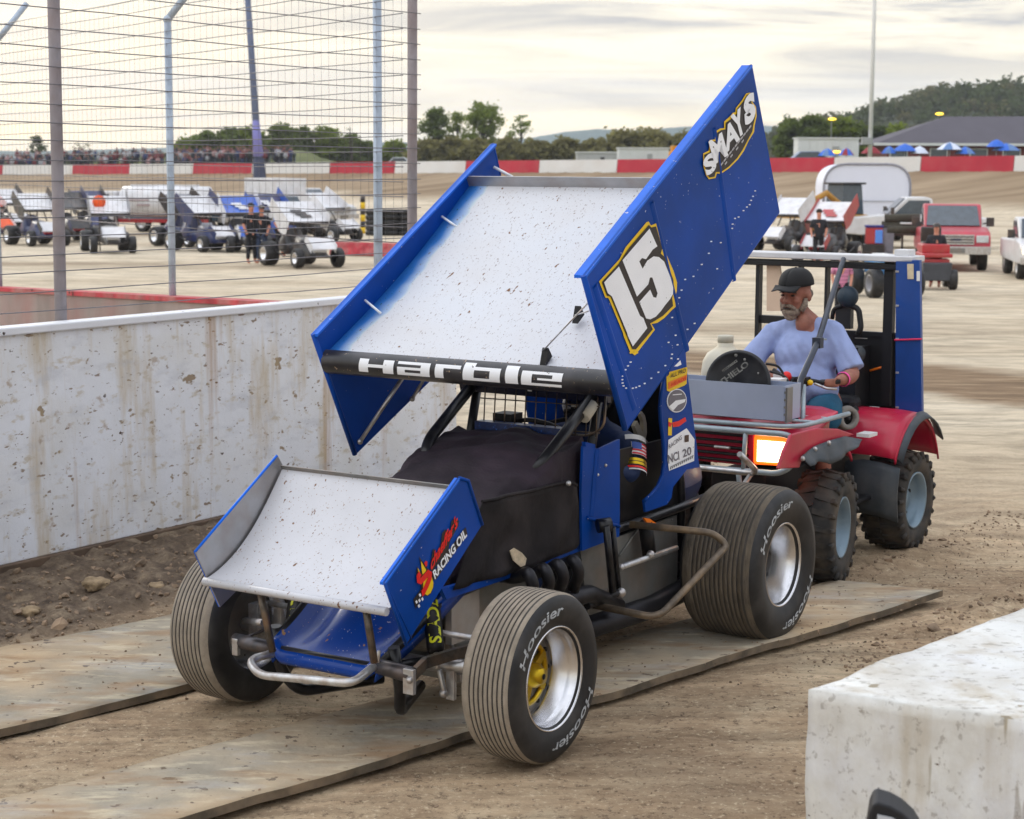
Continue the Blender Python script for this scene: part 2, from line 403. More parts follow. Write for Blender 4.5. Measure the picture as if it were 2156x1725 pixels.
gmat = bpy.data.materials.new('dirt_ground'); gmat.use_nodes = True
t = gmat.node_tree; l = t.links.new; b = t.nodes['Principled BSDF']
tcn = N(t, 'ShaderNodeTexCoord')
def tn(scale, detail=8, rough=.6, st=None, dist=0.0):
    n = N(t, 'ShaderNodeTexNoise'); n.inputs['Scale'].default_value = scale; n.inputs['Detail'].default_value = detail; n.inputs['Roughness'].default_value = rough; n.inputs['Distortion'].default_value = dist
    if st:
        m = N(t, 'ShaderNodeMapping'); m.inputs['Scale'].default_value = st[0]; m.inputs['Rotation'].default_value = (0, 0, st[1]); l(tcn.outputs['Object'], m.inputs[0]); l(m.outputs[0], n.inputs['Vector'])
    else: l(tcn.outputs['Object'], n.inputs['Vector'])
    return n
def mix(f, a, c, typ='MIX'):
    m = N(t, 'ShaderNodeMixRGB', blend_type=typ)
    for k, q in enumerate((f, a, c)):
        if isinstance(q, (int, float)): m.inputs[k].default_value = q if k == 0 else (q, q, q, 1)
        elif isinstance(q, tuple): m.inputs[k].default_value = (*q, 1)
        else: l(q, m.inputs[k])
    return m.outputs[0]
A_ = ramp(t, [(.30, sl(150, 124, 97)), (.5, sl(192, 167, 136)), (.70, sl(224, 203, 170))]); l(tn(1.7, 11, .70).outputs[0], A_.inputs[0])
# wheel-streaks along the way the cars travel
B_ = ramp(t, [(.36, .66), (.64, 1.2)]); l(tn(2.6, 10, .72, ((.3, 3.2, 1), -CYAW)).outputs[0], B_.inputs[0])
near = mix(1.0, A_.outputs[0], B_.outputs[0], 'MULTIPLY')
C_ = ramp(t, [(.47, 0.0), (.62, .55)]); l(tn(.42, 5, .55).outputs[0], C_.inputs[0])
near = mix(C_.outputs[0], near, sl(116, 94, 74))
F_ = ramp(t, [(.53, 0.0), (.62, .75)]); l(tn(24, 7, .8).outputs[0], F_.inputs[0])
near = mix(F_.outputs[0], near, sl(98, 80, 64))
F2 = ramp(t, [(.56, 0.0), (.66, .7)]); l(tn(41, 5, .75).outputs[0], F2.inputs[0]); near = mix(F2.outputs[0], near, sl(226, 208, 176))
# track and infield: pale dry clay in long bands parallel to the far barrier
ba = math.atan2(WT.y, WT.x)
H_ = ramp(t, [(.30, sl(158, 140, 117)), (.46, sl(206, 190, 164)), (.60, sl(218, 204, 180)), (.75, sl(172, 154, 130))]); l(tn(.16, 9, .66, ((.35, 1.8, 1), -ba+.12)).outputs[0], H_.inputs[0])
I_ = ramp(t, [(.38, .60), (.58, 1.06)]); l(tn(2.2, 10, .74, ((.5, 1.6, 1), -ba)).outputs[0], I_.inputs[0])
far = mix(1.0, H_.outputs[0], I_.outputs[0], 'MULTIPLY')
sp = N(t, 'ShaderNodeSeparateXYZ'); l(tcn.outputs['Object'], sp.inputs[0])
ln = N(t, 'ShaderNodeVectorMath', operation='LENGTH'); l(tcn.outputs['Object'], ln.inputs[0])
mr = N(t, 'ShaderNodeMapRange'); mr.inputs[1].default_value = 11; mr.inputs[2].default_value = 17; l(ln.outputs['Value'], mr.inputs[0])
cl = mix(mr.outputs[0], near, far)
# damp worked clay along the strip by the white wall and behind the belts (car frame bands)
rot = N(t, 'ShaderNodeMapping', vector_type='TEXTURE'); rot.inputs['Location'].default_value = (CX0, CY0, 0); rot.inputs['Rotation'].default_value = (0, 0, CYAW); l(tcn.outputs['Object'], rot.inputs[0])
sq = N(t, 'ShaderNodeSeparateXYZ'); l(rot.outputs[0], sq.inputs[0])
wob = tn(1.6, 6, .6)
ad = N(t, 'ShaderNodeMath', operation='MULTIPLY_ADD'); l(wob.outputs[0], ad.inputs[0]); ad.inputs[1].default_value = .5; l(sq.outputs['Y'], ad.inputs[2])
m1 = N(t, 'ShaderNodeMapRange'); m1.inputs[1].default_value = -1.75; m1.inputs[2].default_value = -2.0; l(ad.outputs[0], m1.inputs[0])
m2 = N(t, 'ShaderNodeMapRange'); m2.inputs[1].default_value = -4.6; m2.inputs[2].default_value = -4.0; l(ad.outputs[0], m2.inputs[0])
mm0 = N(t, 'ShaderNodeMath', operation='MULTIPLY'); l(m1.outputs[0], mm0.inputs[0]); l(m2.outputs[0], mm0.inputs[1])
m3 = N(t, 'ShaderNodeMapRange'); m3.inputs[1].default_value = -4.5; m3.inputs[2].default_value = -2.6; l(sq.outputs['X'], m3.inputs[0])
mm_ = N(t, 'ShaderNodeMath', operation='MULTIPLY'); l(mm0.outputs[0], mm_.inputs[0]); l(m3.outputs[0], mm_.inputs[1])
J_ = ramp(t, [(.3, sl(64, 54, 46)), (.5, sl(112, 97, 82)), (.68, sl(160, 142, 118))]); l(tn(7, 11, .78).outputs[0], J_.inputs[0])
cl = mix(mm_.outputs[0], cl, J_.outputs[0])
# a darker churned band where the track ends, parallel to the far barrier; rubble behind the belts
dt0 = N(t, 'ShaderNodeVectorMath', operation='DOT_PRODUCT'); l(tcn.outputs['Object'], dt0.inputs[0]); dt0.inputs[1].default_value = tuple(WN)
w0_ = N(t, 'ShaderNodeMath', operation='MULTIPLY_ADD'); l(tn(.35, 7, .6).outputs[0], w0_.inputs[0]); w0_.inputs[1].default_value = 3.2; l(dt0.outputs['Value'], w0_.inputs[2])
q1 = N(t, 'ShaderNodeMapRange'); q1.inputs[1].default_value = 17.6; q1.inputs[2].default_value = 18.4; l(w0_.outputs[0], q1.inputs[0])
q2 = N(t, 'ShaderNodeMapRange'); q2.inputs[1].default_value = 21.6; q2.inputs[2].default_value = 20.4; l(w0_.outputs[0], q2.inputs[0])
qq = N(t, 'ShaderNodeMath', operation='MULTIPLY'); l(q1.outputs[0], qq.inputs[0]); l(q2.outputs[0], qq.inputs[1])
Q_ = ramp(t, [(.32, sl(96, 78, 60)), (.52, sl(140, 117, 92)), (.7, sl(182, 160, 130))]); l(tn(1.6, 9, .7, ((.4, 2.2, 1), -ba)).outputs[0], Q_.inputs[0])
cl = mix(qq.outputs[0], cl, Q_.outputs[0])
# banked cushion under the far barrier: darker moist clay; beyond it, rough grass
dt = N(t, 'ShaderNodeVectorMath', operation='DOT_PRODUCT'); l(tcn.outputs['Object'], dt.inputs[0]); dt.inputs[1].default_value = tuple(WN)
s0 = WA.dot(WN)
w1 = N(t, 'ShaderNodeMath', operation='MULTIPLY_ADD'); l(tn(.05, 4, .5).outputs[0], w1.inputs[0]); w1.inputs[1].default_value = 14; l(dt.outputs['Value'], w1.inputs[2])
k1 = N(t, 'ShaderNodeMapRange'); k1.inputs[1].default_value = s0-6; k1.inputs[2].default_value = s0-2; l(w1.outputs[0], k1.inputs[0])
K_ = ramp(t, [(.35, sl(126, 106, 82)), (.65, sl(162, 142, 116))]); l(tn(.3, 8, .6, ((.15, 2, 1), -ba)).outputs[0], K_.inputs[0])
cl = mix(k1.outputs[0], cl, K_.outputs[0])
k2 = N(t, 'ShaderNodeMapRange'); k2.inputs[1].default_value = s0+.6; k2.inputs[2].default_value = s0+1.2; l(dt.outputs['Value'], k2.inputs[0])
G_ = ramp(t, [(.3, sl(70, 80, 46)), (.7, sl(112, 116, 72))]); l(tn(.4, 6, .6).outputs[0], G_.inputs[0])
cl = mix(k2.outputs[0], cl, G_.outputs[0])
l(cl, b.inputs['Base Color']); b.inputs['Roughness'].default_value = .95; b.inputs['Specular IOR Level'].default_value = .2
bp = N(t, 'ShaderNodeBump'); bp.inputs['Strength'].default_value = .8; bp.inputs['Distance'].default_value = .035
l(tn(18, 12, .78).outputs[0], bp.inputs['Height']); l(bp.outputs[0], b.inputs['Normal'])
tag(gm.build('dirt_ground', gmat), kind='structure')

# loose clods and stones in the worked strips
clod = M('clod', sl(134, 114, 93), .95, var=.6, scale=9, bump=.5, bscale=30)
cm = MB(); rnd = random.Random(3)
ico = []
bm_ = bmesh.new(); bmesh.ops.create_icosphere(bm_, subdivisions=1, radius=1); bm_.verts.ensure_lookup_table()
icov = [v.co.copy() for v in bm_.verts]; icof = [tuple(v.index for v in f.verts) for f in bm_.faces]; bm_.free()
def lump(mb, p, r, mi=0):
    rz = Matrix.Rotation(rnd.random()*6.3, 3, 'Z') @ Matrix.Rotation(rnd.random()*6.3, 3, 'X')
    sc_ = V((rnd.uniform(.7, 1.4), rnd.uniform(.6, 1.1), rnd.uniform(.5, .9)))
    o = V((rnd.random()*50, rnd.random()*50, 0))
    mb.add([p + rz @ V((v.x*sc_.x, v.y*sc_.y, v.z*sc_.z))*r*(1+.75*noise.noise(v*1.9+o)) for v in icov], icof, mi, False)
cnt = 0
while cnt < 11500:
    if rnd.random() < .36: q = V((rnd.uniform(-7, 3), rnd.uniform(-3.32, -1.95), 0)); r = min(.045, rnd.lognormvariate(-4.75, .6))
    elif rnd.random() < .42: q = V((rnd.uniform(-4, .3), rnd.uniform(.5, 3.0), 0)); r = min(.04, rnd.lognormvariate(-4.6, .5))
    else: q = V((rnd.uniform(-3, 4.4), rnd.uniform(-3, 3.6), 0)); r = min(.018, rnd.lognormvariate(-5.35, .5))
    if mats_mask(q) > .02:
        if rnd.random() < .72: continue
        r = min(r, .007)
    if rough_mask(q) < .2 and r > .012: r *= .6
    w = CAR @ q
    lift = .032 if mats_mask(q) > .6 else gz_near(w.x, w.y)
    lump(cm, V((w.x, w.y, lift + r*.15)), r*.85); cnt += 1
tag(cm.build('dirt_clods', clod), kind='stuff')
def stone(px, py, r, label):
    w = G(px, py); mb = MB(); rnd.seed(int(px)); bmx = bmesh.new(); bmesh.ops.create_icosphere(bmx, subdivisions=3, radius=1)
    vs = [v.co.copy() for v in bmx.verts]; bmx.verts.ensure_lookup_table(); fs = [tuple(v.index for v in f.verts) for f in bmx.faces]; bmx.free()
    mb.add([V((v.x*r*1.35, v.y*r, v.z*r*.75))*(1+.45*noise.noise(v*1.7+V((px, 0, 0)))+.2*noise.noise(v*4.1+V((px, 0, 0)))) for v in vs], fs, 0, True)
    o = mb.build('stone', M('stone_skin', sl(150, 130, 102), .95, var=.4, scale=14, bump=.7)); o.location = (w.x, w.y, gz_near(w.x, w.y)+r*.35); MW[o] = Matrix.Translation(o.location)
    tag(o, label, 'stone')
stone(204, 1252, .055, 'largest tan stone lying in the dark dirt below the white wall')
stone(62, 1300, .04, 'small pale stone at the left edge of the dark dirt strip')
stone(330, 1240, .038, 'pinkish stone beside the front tyre, in the dirt below the white wall')

# the two worn belts the cars roll over
matm = M('worn_belt', sl(156, 147, 130), .85, var=.2, scale=3.2, dust_or_sheen=(sl(186, 160, 126), 1.0, 1.6), specks=[(sl(108, 94, 80), .645, 17, (1, 1, 1)), (sl(120, 116, 116), .66, 2.6, (.6, 1.6, 1))], bump=.4, bscale=24, spec=.2)
runs(matm, sl(176, 178, 180), 2.2, (.7, 1.4, 1), .54, .70, .45, (4, 1, 0)); runs(matm, sl(150, 122, 92), 2.8, (.6, 1.8, 1), .50, .66, .8, (9, 3, 0)); runs(matm, sl(206, 192, 164), 9, (.5, 1.6, 1), .54, .68, .6, (1, 7, 0))
mate = M('belt_edge', sl(92, 82, 68), .9, var=.45, scale=9, dust_or_sheen=(sl(150, 128, 102), .7, 7))
def belt(name, corners, label, bend):
    mb = MB(); a, b_, c, d = [V(p) for p in corners]       # outer far, outer near, inner near, inner far (car frame)
    rows = []; n = 110
    for i in range(n+1):
        t_ = i/n; o = a.lerp(b_, t_); q = d.lerp(c, t_); row = []
        for j in range(9):
            p = o.lerp(q, j/8)
            z = .030 + .010*noise.noise(V((p.x*1.4, p.y*1.4, 5))) + .006*noise.noise(V((p.x*5, p.y*5, 2)))
            z += bend*max(0, 1-t_*7)**2
            p = V((p.x, p.y + .022*noise.noise(V((p.x*1.2, j*.1, 9))) + .008*noise.noise(V((p.x*8, j*.4, 3))), z)); row.append(p)
        rows.append(row)
    mb.grid(rows, 0, True)
    rim = rows[0] + [r[-1] for r in rows[1:]] + rows[-1][::-1][1:] + [r[0] for r in rows[::-1]][1:-1]
    k = len(rim); mb.add(rim + [p-V((0, 0, .034)) for p in rim], [(i, (i+1) % k, k+(i+1) % k, k+i) for i in range(k)], 1)
    o = mb.build(name, [matm, mate], None, CAR, weld=True)
    tag(o, label, 'rubber belt')
belt('rubber_belt', [(-1.30, 1.15, 0), (4.6, -.02, 0), (4.6, -.66, 0), (-1.22, .56, 0)], 'dusty grey rubber belt lying under the near wheels of the blue race car', .012)
belt('rubber_belt', [(-3.2, -.05, 0), (4.6, -1.36, 0), (4.6, -2.48, 0), (-3.2, -1.17, 0)], 'wide dusty rubber belt under the far front wheel, running off the left edge', .0)

# ---------------------------------------------------------------- white muddy wall with cable fence on it
wallm = M('muddy_white_wall', (.84, .86, .90), .55, var=.06, scale=2, bump=.1,
          dust_or_sheen=(sl(200, 192, 170), .35, 2.2),
          specks=[(sl(158, 140, 118), .68, 9, (.7, 1, 1)), (sl(88, 70, 58), .725, 15, (.8, 1, 1)), (sl(150, 134, 120), .665, 26, (.5, 1, 1.2)), (sl(120, 102, 92), .69, 44, (.5, 1, 1.2))])
runs(wallm, sl(170, 126, 70), 2.2, (1.6, 1, .08), .575, .70, .9, (.4, 0, 0)); runs(wallm, sl(194, 172, 130), 4.0, (1.3, 1, .22), .52, .70, .75, (3, 0, 5)); runs(wallm, sl(160, 130, 94), 12.0, (.7, 1, .8), .63, .70, .6, (1, 4, 2)); runs(wallm, sl(180, 182, 190), 7, (.5, 1, 1.3), .54, .70, .35, (8, 2, 5)); runs(wallm, sl(188, 172, 140), 14, (.6, 1, 1.2), .57, .68, .6, (2, 6, 1))
wcap = M('wall_cap', (.80, .81, .84), .45, var=.04, specks=[(sl(60, 46, 40), .70, 15, (1, 1, 1))])
wbase = M('wall_base_rail', sl(96, 78, 62), .8, var=.35, scale=5)
pw = thing('barrier_wall', 'long white steel wall streaked with rust and mud, beside the blue race car', 'wall', CAR @ Matrix.Translation((-.8, -3.46, 0)))
X1, X0 = 3.4, -3.28
mb = MB(); mb.box(((X0+X1)/2, -3.445, .70), (X1-X0, .09, 1.28)); mb.build('wall_panel', wallm, pw, CAR, bevel=.006)
mb = MB(); mb.box(((X0+X1)/2, -3.44, 1.362), (X1-X0+.01, .13, .046)); mb.build('wall_cap', wcap, pw, CAR, bevel=.008)
mb = MB(); mb.box(((X0+X1)/2, -3.42, .035), (X1-X0+.01, .11, .05)); mb.build('base_rail', wbase, pw, CAR, bevel=.006)
postA = M('weathered_post', sl(150, 144, 148), .7, var=.28, scale=5, stretch=(1, 1, .35), dust_or_sheen=(sl(120, 92, 78), .6, 3))
postB = M('galvanised_post', sl(172, 184, 198), .5, metal=.35, var=.16, scale=6, stretch=(1, 1, .3), dust_or_sheen=(sl(70, 74, 80), .4, 7))
wire = M('steel_cable', sl(120, 118, 122), .45, metal=.6, var=.2)
fa = thing('cable_fence', 'tall cable fence on dull grey posts standing behind the white wall', 'fence', CAR @ Matrix.Translation((-.8, -3.52, 0)))
for x in (.52, -2.93, 3.2):
    mb = MB(); mb.tube([(x, -3.56, -.1), (x-.01, -3.56, 2.2), (x-.02, -3.56, 4.4)], .036, 12); mb.build('fence_post', postA, fa, CAR)
for yz in (1510, 1420, 1330, 1250, 1165, 1075, 990, 905, 810, 720, 637, 547, 457, 372, 285, 195, 100, 10, -80, -170):
    z = PY(361, yz*.42, -3.51).z; mb = MB()
    pts = [V((-2.98+6.2*k/14, -3.515+.004*math.sin(k*2.1+yz), z + .003*math.sin(k*1.3+yz) - .004*math.sin(math.pi*k/7))) for k in range(15)]
    mb.tube(pts, .0034, 6); mb.build('cable', wire, fa, CAR)
BD = V((-2.18, 3.2, 0)).normalized(); BN = V((-BD.y, -BD.x, 0)); BN = V((BD.y, -BD.x, 0))
P3 = V((-1.04, 14.4, 0))
fb = thing('cable_fence', 'cable fence on pale galvanised posts with bent tops above the red topped wall', 'fence', Matrix.Translation(P3))
def bwire_z(y): return D(795, y, 14.4).z
for s in (0.0, 3.87, 8.75):
    p = P3 + BD*s; hz = 3.62 if s > .1 else 3.66
    arm = BN*.42 + V((0, 0, .5))
    mb = MB(); mb.tube([p+V((0, 0, gz(p.x, p.y)-.1)), p+V((0, 0, hz))], .034, 12); mb.ball(p+V((0, 0, hz)), .042, 0, 12, 8); mb.tube([p+V((0, 0, hz)), p+V((0, 0, hz))+arm], .034, 12)
    mb.build('fence_post', postB, fb)
for k in range(-3, 17):
    y = .28*(20+k*112); z = bwire_z(y); mb = MB()
    pts = [P3 + BD*(-.43+11.4*i/16) + V((0, 0, z+.003*math.sin(i*1.7+k)-.006*math.sin(math.pi*i/5.5)**2 - .035*max(0, i-1)/16*4*0)) for i in range(17)]
    mb.tube([q+BN*-.03 for q in pts], .0036, 6); mb.build('cable', wire, fb)
mb = MB(); vz0, vz1 = bwire_z(.28*(20+16*112)), bwire_z(.28*(20-3*112))
for k in range(84):
    q = P3 + BD*(-.42+.125*k) + BN*-.034; mb.tube([q+V((0, 0, vz0)), q+V((0, 0, (vz0+vz1)/2)), q+V((0, 0, vz1))], .0011, 4)
for z in (vz0, vz1): mb.tube([P3+BD*-.43+BN*-.034+V((0, 0, z)), P3+BD*10.1+BN*-.034+V((0, 0, z))], .002, 4)
mb.build('wire_mesh', wire, fb)
redw = M('faded_red_top', sl(176, 50, 60), .7, var=.35, scale=5, dust_or_sheen=(sl(180, 150, 140), .6, 3), specks=[(sl(70, 50, 46), .66, 4, (1, 1, 1))])
conc = M('stained_concrete', sl(150, 136, 130), .85, var=.25, scale=1.4, stretch=(1, 1, .3), dust_or_sheen=(sl(160, 92, 88), .5, 1.5), bump=.3)
rw = thing('barrier_wall', 'grey concrete wall with faded red top behind the cable fence at left', 'wall', Matrix.Translation(P3+BD*4))
a_, b2 = P3+BD*-.35, P3+BD*16
def wz(p, frac): return 1.17 - .047*(p-P3).length if frac else gz(p.x, p.y)-.1
rows = []
for i in range(25):
    p = a_.lerp(b2, i/24); zt = 1.20-.030*(p-P3).length*1.25
    rows.append([p+BN*.05+V((0, 0, gz(p.x, p.y)-.1)), p+BN*.05+V((0, 0, zt-.048)), p-BN*.12+V((0, 0, zt-.048)), p-BN*.12+V((0, 0, gz(p.x, p.y)-.1))])
# concrete body then the red cap rail proud of it
mb = MB(); mb.grid([r[::-1] for r in rows], 0, False); mb.poly(rows[0]); mb.poly(rows[-1][::-1]); mb.build('wall_body', conc, rw)
mb = MB()
for i in range(24):
    p, q = a_.lerp(b2, i/24), a_.lerp(b2, (i+1)/24)
    z1, z2 = 1.20-.0375*(p-P3).length, 1.20-.0375*(q-P3).length
    for (u0, u1) in ((.07, -.14),):
        A4 = [p+BN*u0+V((0, 0, z1-.045)), p+BN*u1+V((0, 0, z1-.045)), p+BN*u1+V((0, 0, z1)), p+BN*u0+V((0, 0, z1))]
        B4 = [q+BN*u0+V((0, 0, z2-.045)), q+BN*u1+V((0, 0, z2-.045)), q+BN*u1+V((0, 0, z2)), q+BN*u0+V((0, 0, z2))]
        mb.add(A4+B4, [(0, 1, 5, 4), (1, 2, 6, 5), (2, 3, 7, 6), (3, 0, 4, 7)])
mb.build('red_cap', redw, rw)

# ---------------------------------------------------------------- concrete block at right and dark bag before it
blockm = M('pale_concrete', (.72, .72, .69), .85, var=.10, scale=2, stretch=(1, 1, .5), dust_or_sheen=(sl(160, 146, 124), .45, 4), specks=[(sl(128, 92, 74), .735, 13, (.6, 1.2, 1)), (sl(110, 100, 90), .72, 40, (.5, 1, 1)), (sl(150, 140, 120), .66, 3, (3, 3, .3))], bump=.5, bscale=14)
c0 = G(1703, 1452, .8); d1 = (G(2156, 1520, .8)-c0).normalized(); d2 = (G(2156, 1280, .8)-c0).normalized()
d2 = (d2 - d1*d2.dot(d1)*.0)
mb = MB(); n = 30; top = []
L1, L2 = 1.15, 1.75
for i in range(n+1):
    top.append([c0 + d1*(L1*j/n) + d2*(L2*i/n) for j in range(n+1)])
def jit(p, a=.0075): return p + V((noise.noise(p*5), noise.noise(p*5+V((7, 0, 0))), noise.noise(p*5+V((0, 9, 0)))))*a + V((noise.noise(p*17), noise.noise(p*17+V((7, 0, 0))), noise.noise(p*17+V((0, 9, 0)))))*a*.5
def side(fn, m):
    rows_ = [[jit(fn(j/n, k/22)) for j in range(n+1)] for k in range(23)]; mb.grid(rows_, 0, True)
mb.grid([[jit(p) for p in r] for r in top], 0, True)
dz = V((0, 0, -.82))
side(lambda u, v_: c0+d1*L1*u+dz*v_, 0); side(lambda u, v_: c0+d2*L2*(1-u)+dz*v_, 0)
side(lambda u, v_: c0+d2*L2+d1*L1*(1-u)+dz*v_, 0); side(lambda u, v_: c0+d1*L1+d2*L2*u+dz*v_, 0)
runs(blockm, sl(168, 152, 124), 4.0, (1.6, 1.6, .14), .52, .70, .6, (0, 0, 0)); runs(blockm, sl(150, 138, 118), 5, (.6, .6, .5), .48, .68, .45, (7, 3, 0)); runs(blockm, sl(120, 108, 92), 22, (.6, 1.4, 1), .62, .68, .6, (5, 1, 0)); runs(blockm, sl(214, 216, 222), 3, (1, 1, 1), .5, .66, .5, (2, 5, 0)); runs(blockm, sl(134, 126, 116), 34, (1, 1, .8), .58, .66, .55, (2, 5, 3))
o = mb.build('concrete_block', blockm, weld=True)
tag(o, 'large pale concrete block with rough edges in the near right corner', 'concrete block')
bagm = M('black_bag_fabric', (.006, .006, .008), .6, var=.3); bagw = M('bag_inner_panel', (.5, .52, .55), .6, var=.1)
mb = MB(); b0 = 3.9
prof = [(1822, 1760), (1830, 1712), (1838, 1693), (1848, 1690), (1875, 1698), (1900, 1712), (1925, 1735), (1940, 1760)]
inn = [(1846, 1760), (1848, 1716), (1856, 1718), (1880, 1723), (1905, 1740), (1915, 1760)]
bag = thing('camera_bag', 'rounded black bag flap peeking up at the bottom edge before the concrete block', 'bag', Matrix.Translation(V((D(1880, 1760, b0).x, b0, 0))))
off = V((.02, .10, 0))
mb.prism([D(x, y, b0) for x, y in prof], off); mb.prism([D(1822, 1760, b0), D(1940, 1760, b0), D(1940, 2600, b0), D(1822, 2600, b0)], off)
mb.build('bag_body', bagm, bag, bevel=.006)
mb = MB(); mb.prism([D(x, y, b0-.006) for x, y in inn], V((0, .004, 0))); mb.build('bag_panel', bagw, bag)
# bag stands on the ground: stretch its foot
# ---------------------------------------------------------------- far barrier, painted red and white in turn
fw = thing('track_barrier', 'long low concrete barrier painted red and white in turn along the far banking', 'wall', Matrix.Translation((WA+WB_)/2))
farw = M('barrier_white', (.74, .73, .70), .7, var=.07, scale=.3, dust_or_sheen=(sl(170, 150, 128), .3, .6)); farr = M('barrier_red', sl(186, 34, 56), .65, var=.15, scale=.4, dust_or_sheen=(sl(150, 100, 90), .35, .8))
def wall_at(px):
    d = ray(px, 352); A0, dd = EYE.copy(), V((d.x, d.y, 0)); den = dd.x*WT.y-dd.y*WT.x
    k = (WA.x*WT.y-WA.y*WT.x)/den
    return V((dd.x*k, dd.y*k, 0))
bnd = [-260, -120, 8, 155, 275, 409, 533, 697, 834, 983, 1138, 1302, 1462, 1610, 1758, 1941, 2137, 2330, 2540]
for i in range(len(bnd)-1):
    p, q = wall_at(bnd[i]), wall_at(bnd[i+1]); g = (q-p).normalized()*.03
    p2, q2 = p+g, q-g; zp, zq = wall_z(p.x, p.y), wall_z(q.x, q.y); h = .93
    mb = MB(); o = WN*.35
    mb.add([p2-o*.7+V((0, 0, zp-.3)), q2-o*.7+V((0, 0, zq-.3)), q2+o+V((0, 0, zq-.3)), p2+o+V((0, 0, zp-.3)),
            p2-o*.3+V((0, 0, zp+h)), q2-o*.3+V((0, 0, zq+h)), q2+o*.3+V((0, 0, zq+h)), p2+o*.3+V((0, 0, zp+h))],
           [(0, 3, 2, 1), (4, 5, 6, 7), (0, 1, 5, 4), (1, 2, 6, 5), (2, 3, 7, 6), (3, 0, 4, 7)])
    ob = mb.build('barrier_panel', farw if i % 2 == 0 else farr, fw); tag(ob, 'white barrier panel' if i % 2 == 0 else 'red barrier panel')

# ---------------------------------------------------------------- trees
bark = M('bark', (.07, .055, .04), .9, var=.3)
def leafmat(name, c, var=.4):
    m = M(name, c, .7, var=var, scale=.45, spec=.2)
    t_ = m.node_tree; b_ = t_.nodes['Principled BSDF']; src_ = b_.inputs['Base Color'].links[0].from_socket
    tr = N(t_, 'ShaderNodeBsdfTranslucent'); t_.links.new(src_, tr.inputs['Color']); mx_ = N(t_, 'ShaderNodeMixShader'); mx_.inputs[0].default_value = .55
    t_.links.new(b_.outputs[0], mx_.inputs[1]); t_.links.new(tr.outputs[0], mx_.inputs[2]); t_.links.new(mx_.outputs[0], t_.nodes['Material Output'].inputs[0])
    return m
lf = [leafmat('leaf_bright', (.19, .24, .035)), leafmat('leaf_mid', (.135, .175, .040)), leafmat('leaf_olive', (.24, .22, .085)), leafmat('leaf_deep', (.075, .10, .035))]
def leaves(mb, c, r, n, ls, rn, mi=0):
    for _ in range(n):
        u = V((rn.gauss(0, 1), rn.gauss(0, 1), rn.gauss(0, 1)));
        if u.length < 1e-3: continue
        p = c + V((u.x*r.x, u.y*r.y, u.z*r.z))*.45
        a = V((rn.uniform(-1, 1), rn.uniform(-1, 1), rn.uniform(-.7, .7))).normalized(); b_ = a.cross(V((rn.uniform(-1, 1), rn.uniform(-1, 1), rn.uniform(-1, 1)))).normalized()
        s = ls*rn.uniform(.6, 1.4); mb.add([p-a*s, p+b_*s*.55, p+a*s, p-b_*s*.55], [(0, 1, 2, 3)], mi)
def tree(label, px, ybase, ytop, wpx, dep, mat, seed, clumps=26, n=42, ls=.17, group=None, trunk=.35, name='tree', gap=1.0):
    rn = random.Random(seed); base = D(px, ybase, dep); k = dep/FPX; h = (ybase-ytop)*k; w = wpx*k
    base.z = max(gz(base.x, base.y)-.2, base.z - 40) if ybase is None else base.z
    rt = thing(name, label, 'tree', Matrix.Translation(base), group)
    tb = MB(); top = V((rn.uniform(-.1, .1)*w, rn.uniform(-.1, .1)*w, h*.86))
    tb.tube([V((0, 0, -1.0)), V((rn.uniform(-.03, .03)*w, 0, h*.3)), top*.6+V((0, 0, .06*h)), top], [h*.028, h*.022, h*.013, h*.004], 7)
    cb = MB()
    for i in range(clumps):
        f = rn.random(); zz = trunk*.55 + (1-trunk*.55)*f
        ww = w*.5*(math.sin(math.pi*min(1, .22+.74*f)))**.8
        an = rn.random()*6.283; rr = ww*math.sqrt(rn.random())
        c = V((math.cos(an)*rr, math.sin(an)*rr, h*zz*.94)); sz = w*rn.uniform(.10, .2)*gap
        if f < .9: tb.tube([V((0, 0, max(.12*h, c.z-.22*h))), c*.6+V((0, 0, c.z*.25)), c], [h*.010, h*.006, h*.002], 5)
        leaves(cb, c, V((sz*1.25, sz*1.25, sz*.8)), n, ls, rn)
    tb.build('trunk', bark, rt, Matrix.Translation(base)); cb.build('crown', mat, rt, Matrix.Translation(base))
    return rt
E_ = 330
# tall loose group right of the fence
tree('tall loose tree with bright leaves, tallest beside the fence post', 1018, 345, 212, 86, 280, lf[0], 1, 60, 60, .26)
tree('tree with dense dark top just right of the last fence post', 918, 345, 228, 74, 280, lf[1], 2, 60, 64, .26)
tree('thin wispy tree at the right end of the tall group', 1098, 345, 240, 56, 280, lf[0], 3, 26, 30, .22)
tree('slim tree between the two tall trees behind the barrier', 965, 345, 236, 52, 285, lf[0], 4, 34, 40, .24)
# treeline behind the barrier, nearer the ground
rn0 = random.Random(11)
spots = [(390, 292, 66), (432, 280, 74), (482, 274, 80), (530, 270, 70), (590, 268, 84), (640, 266, 78), (690, 270, 72), (735, 282, 60), (770, 300, 50), (830, 300, 60)]
for i, (px, yt, w) in enumerate(spots):
    tree(['leafy', 'rounded', 'broad', 'low'][i % 4] + ' green tree in the row behind the crowd, ' + ['far left end of the row', 'second from the left end', 'third from the left end', 'fourth from the left end', 'just right of the leaning mast', 'second right of the leaning mast', 'third right of the leaning mast', 'left of the thin bare tree', 'left of the double fence posts', 'between the double fence posts'][i], px, 352, yt, w, 300, lf[1] if i % 3 else lf[0], 20+i, 46, 70, .42, 'row of trees behind the crowd', trunk=.12)
tree('small round dark tree above the crowd at the far left', 84, 336, 286, 46, 330, lf[3], 41, 16, 40, .24, None, trunk=.2)
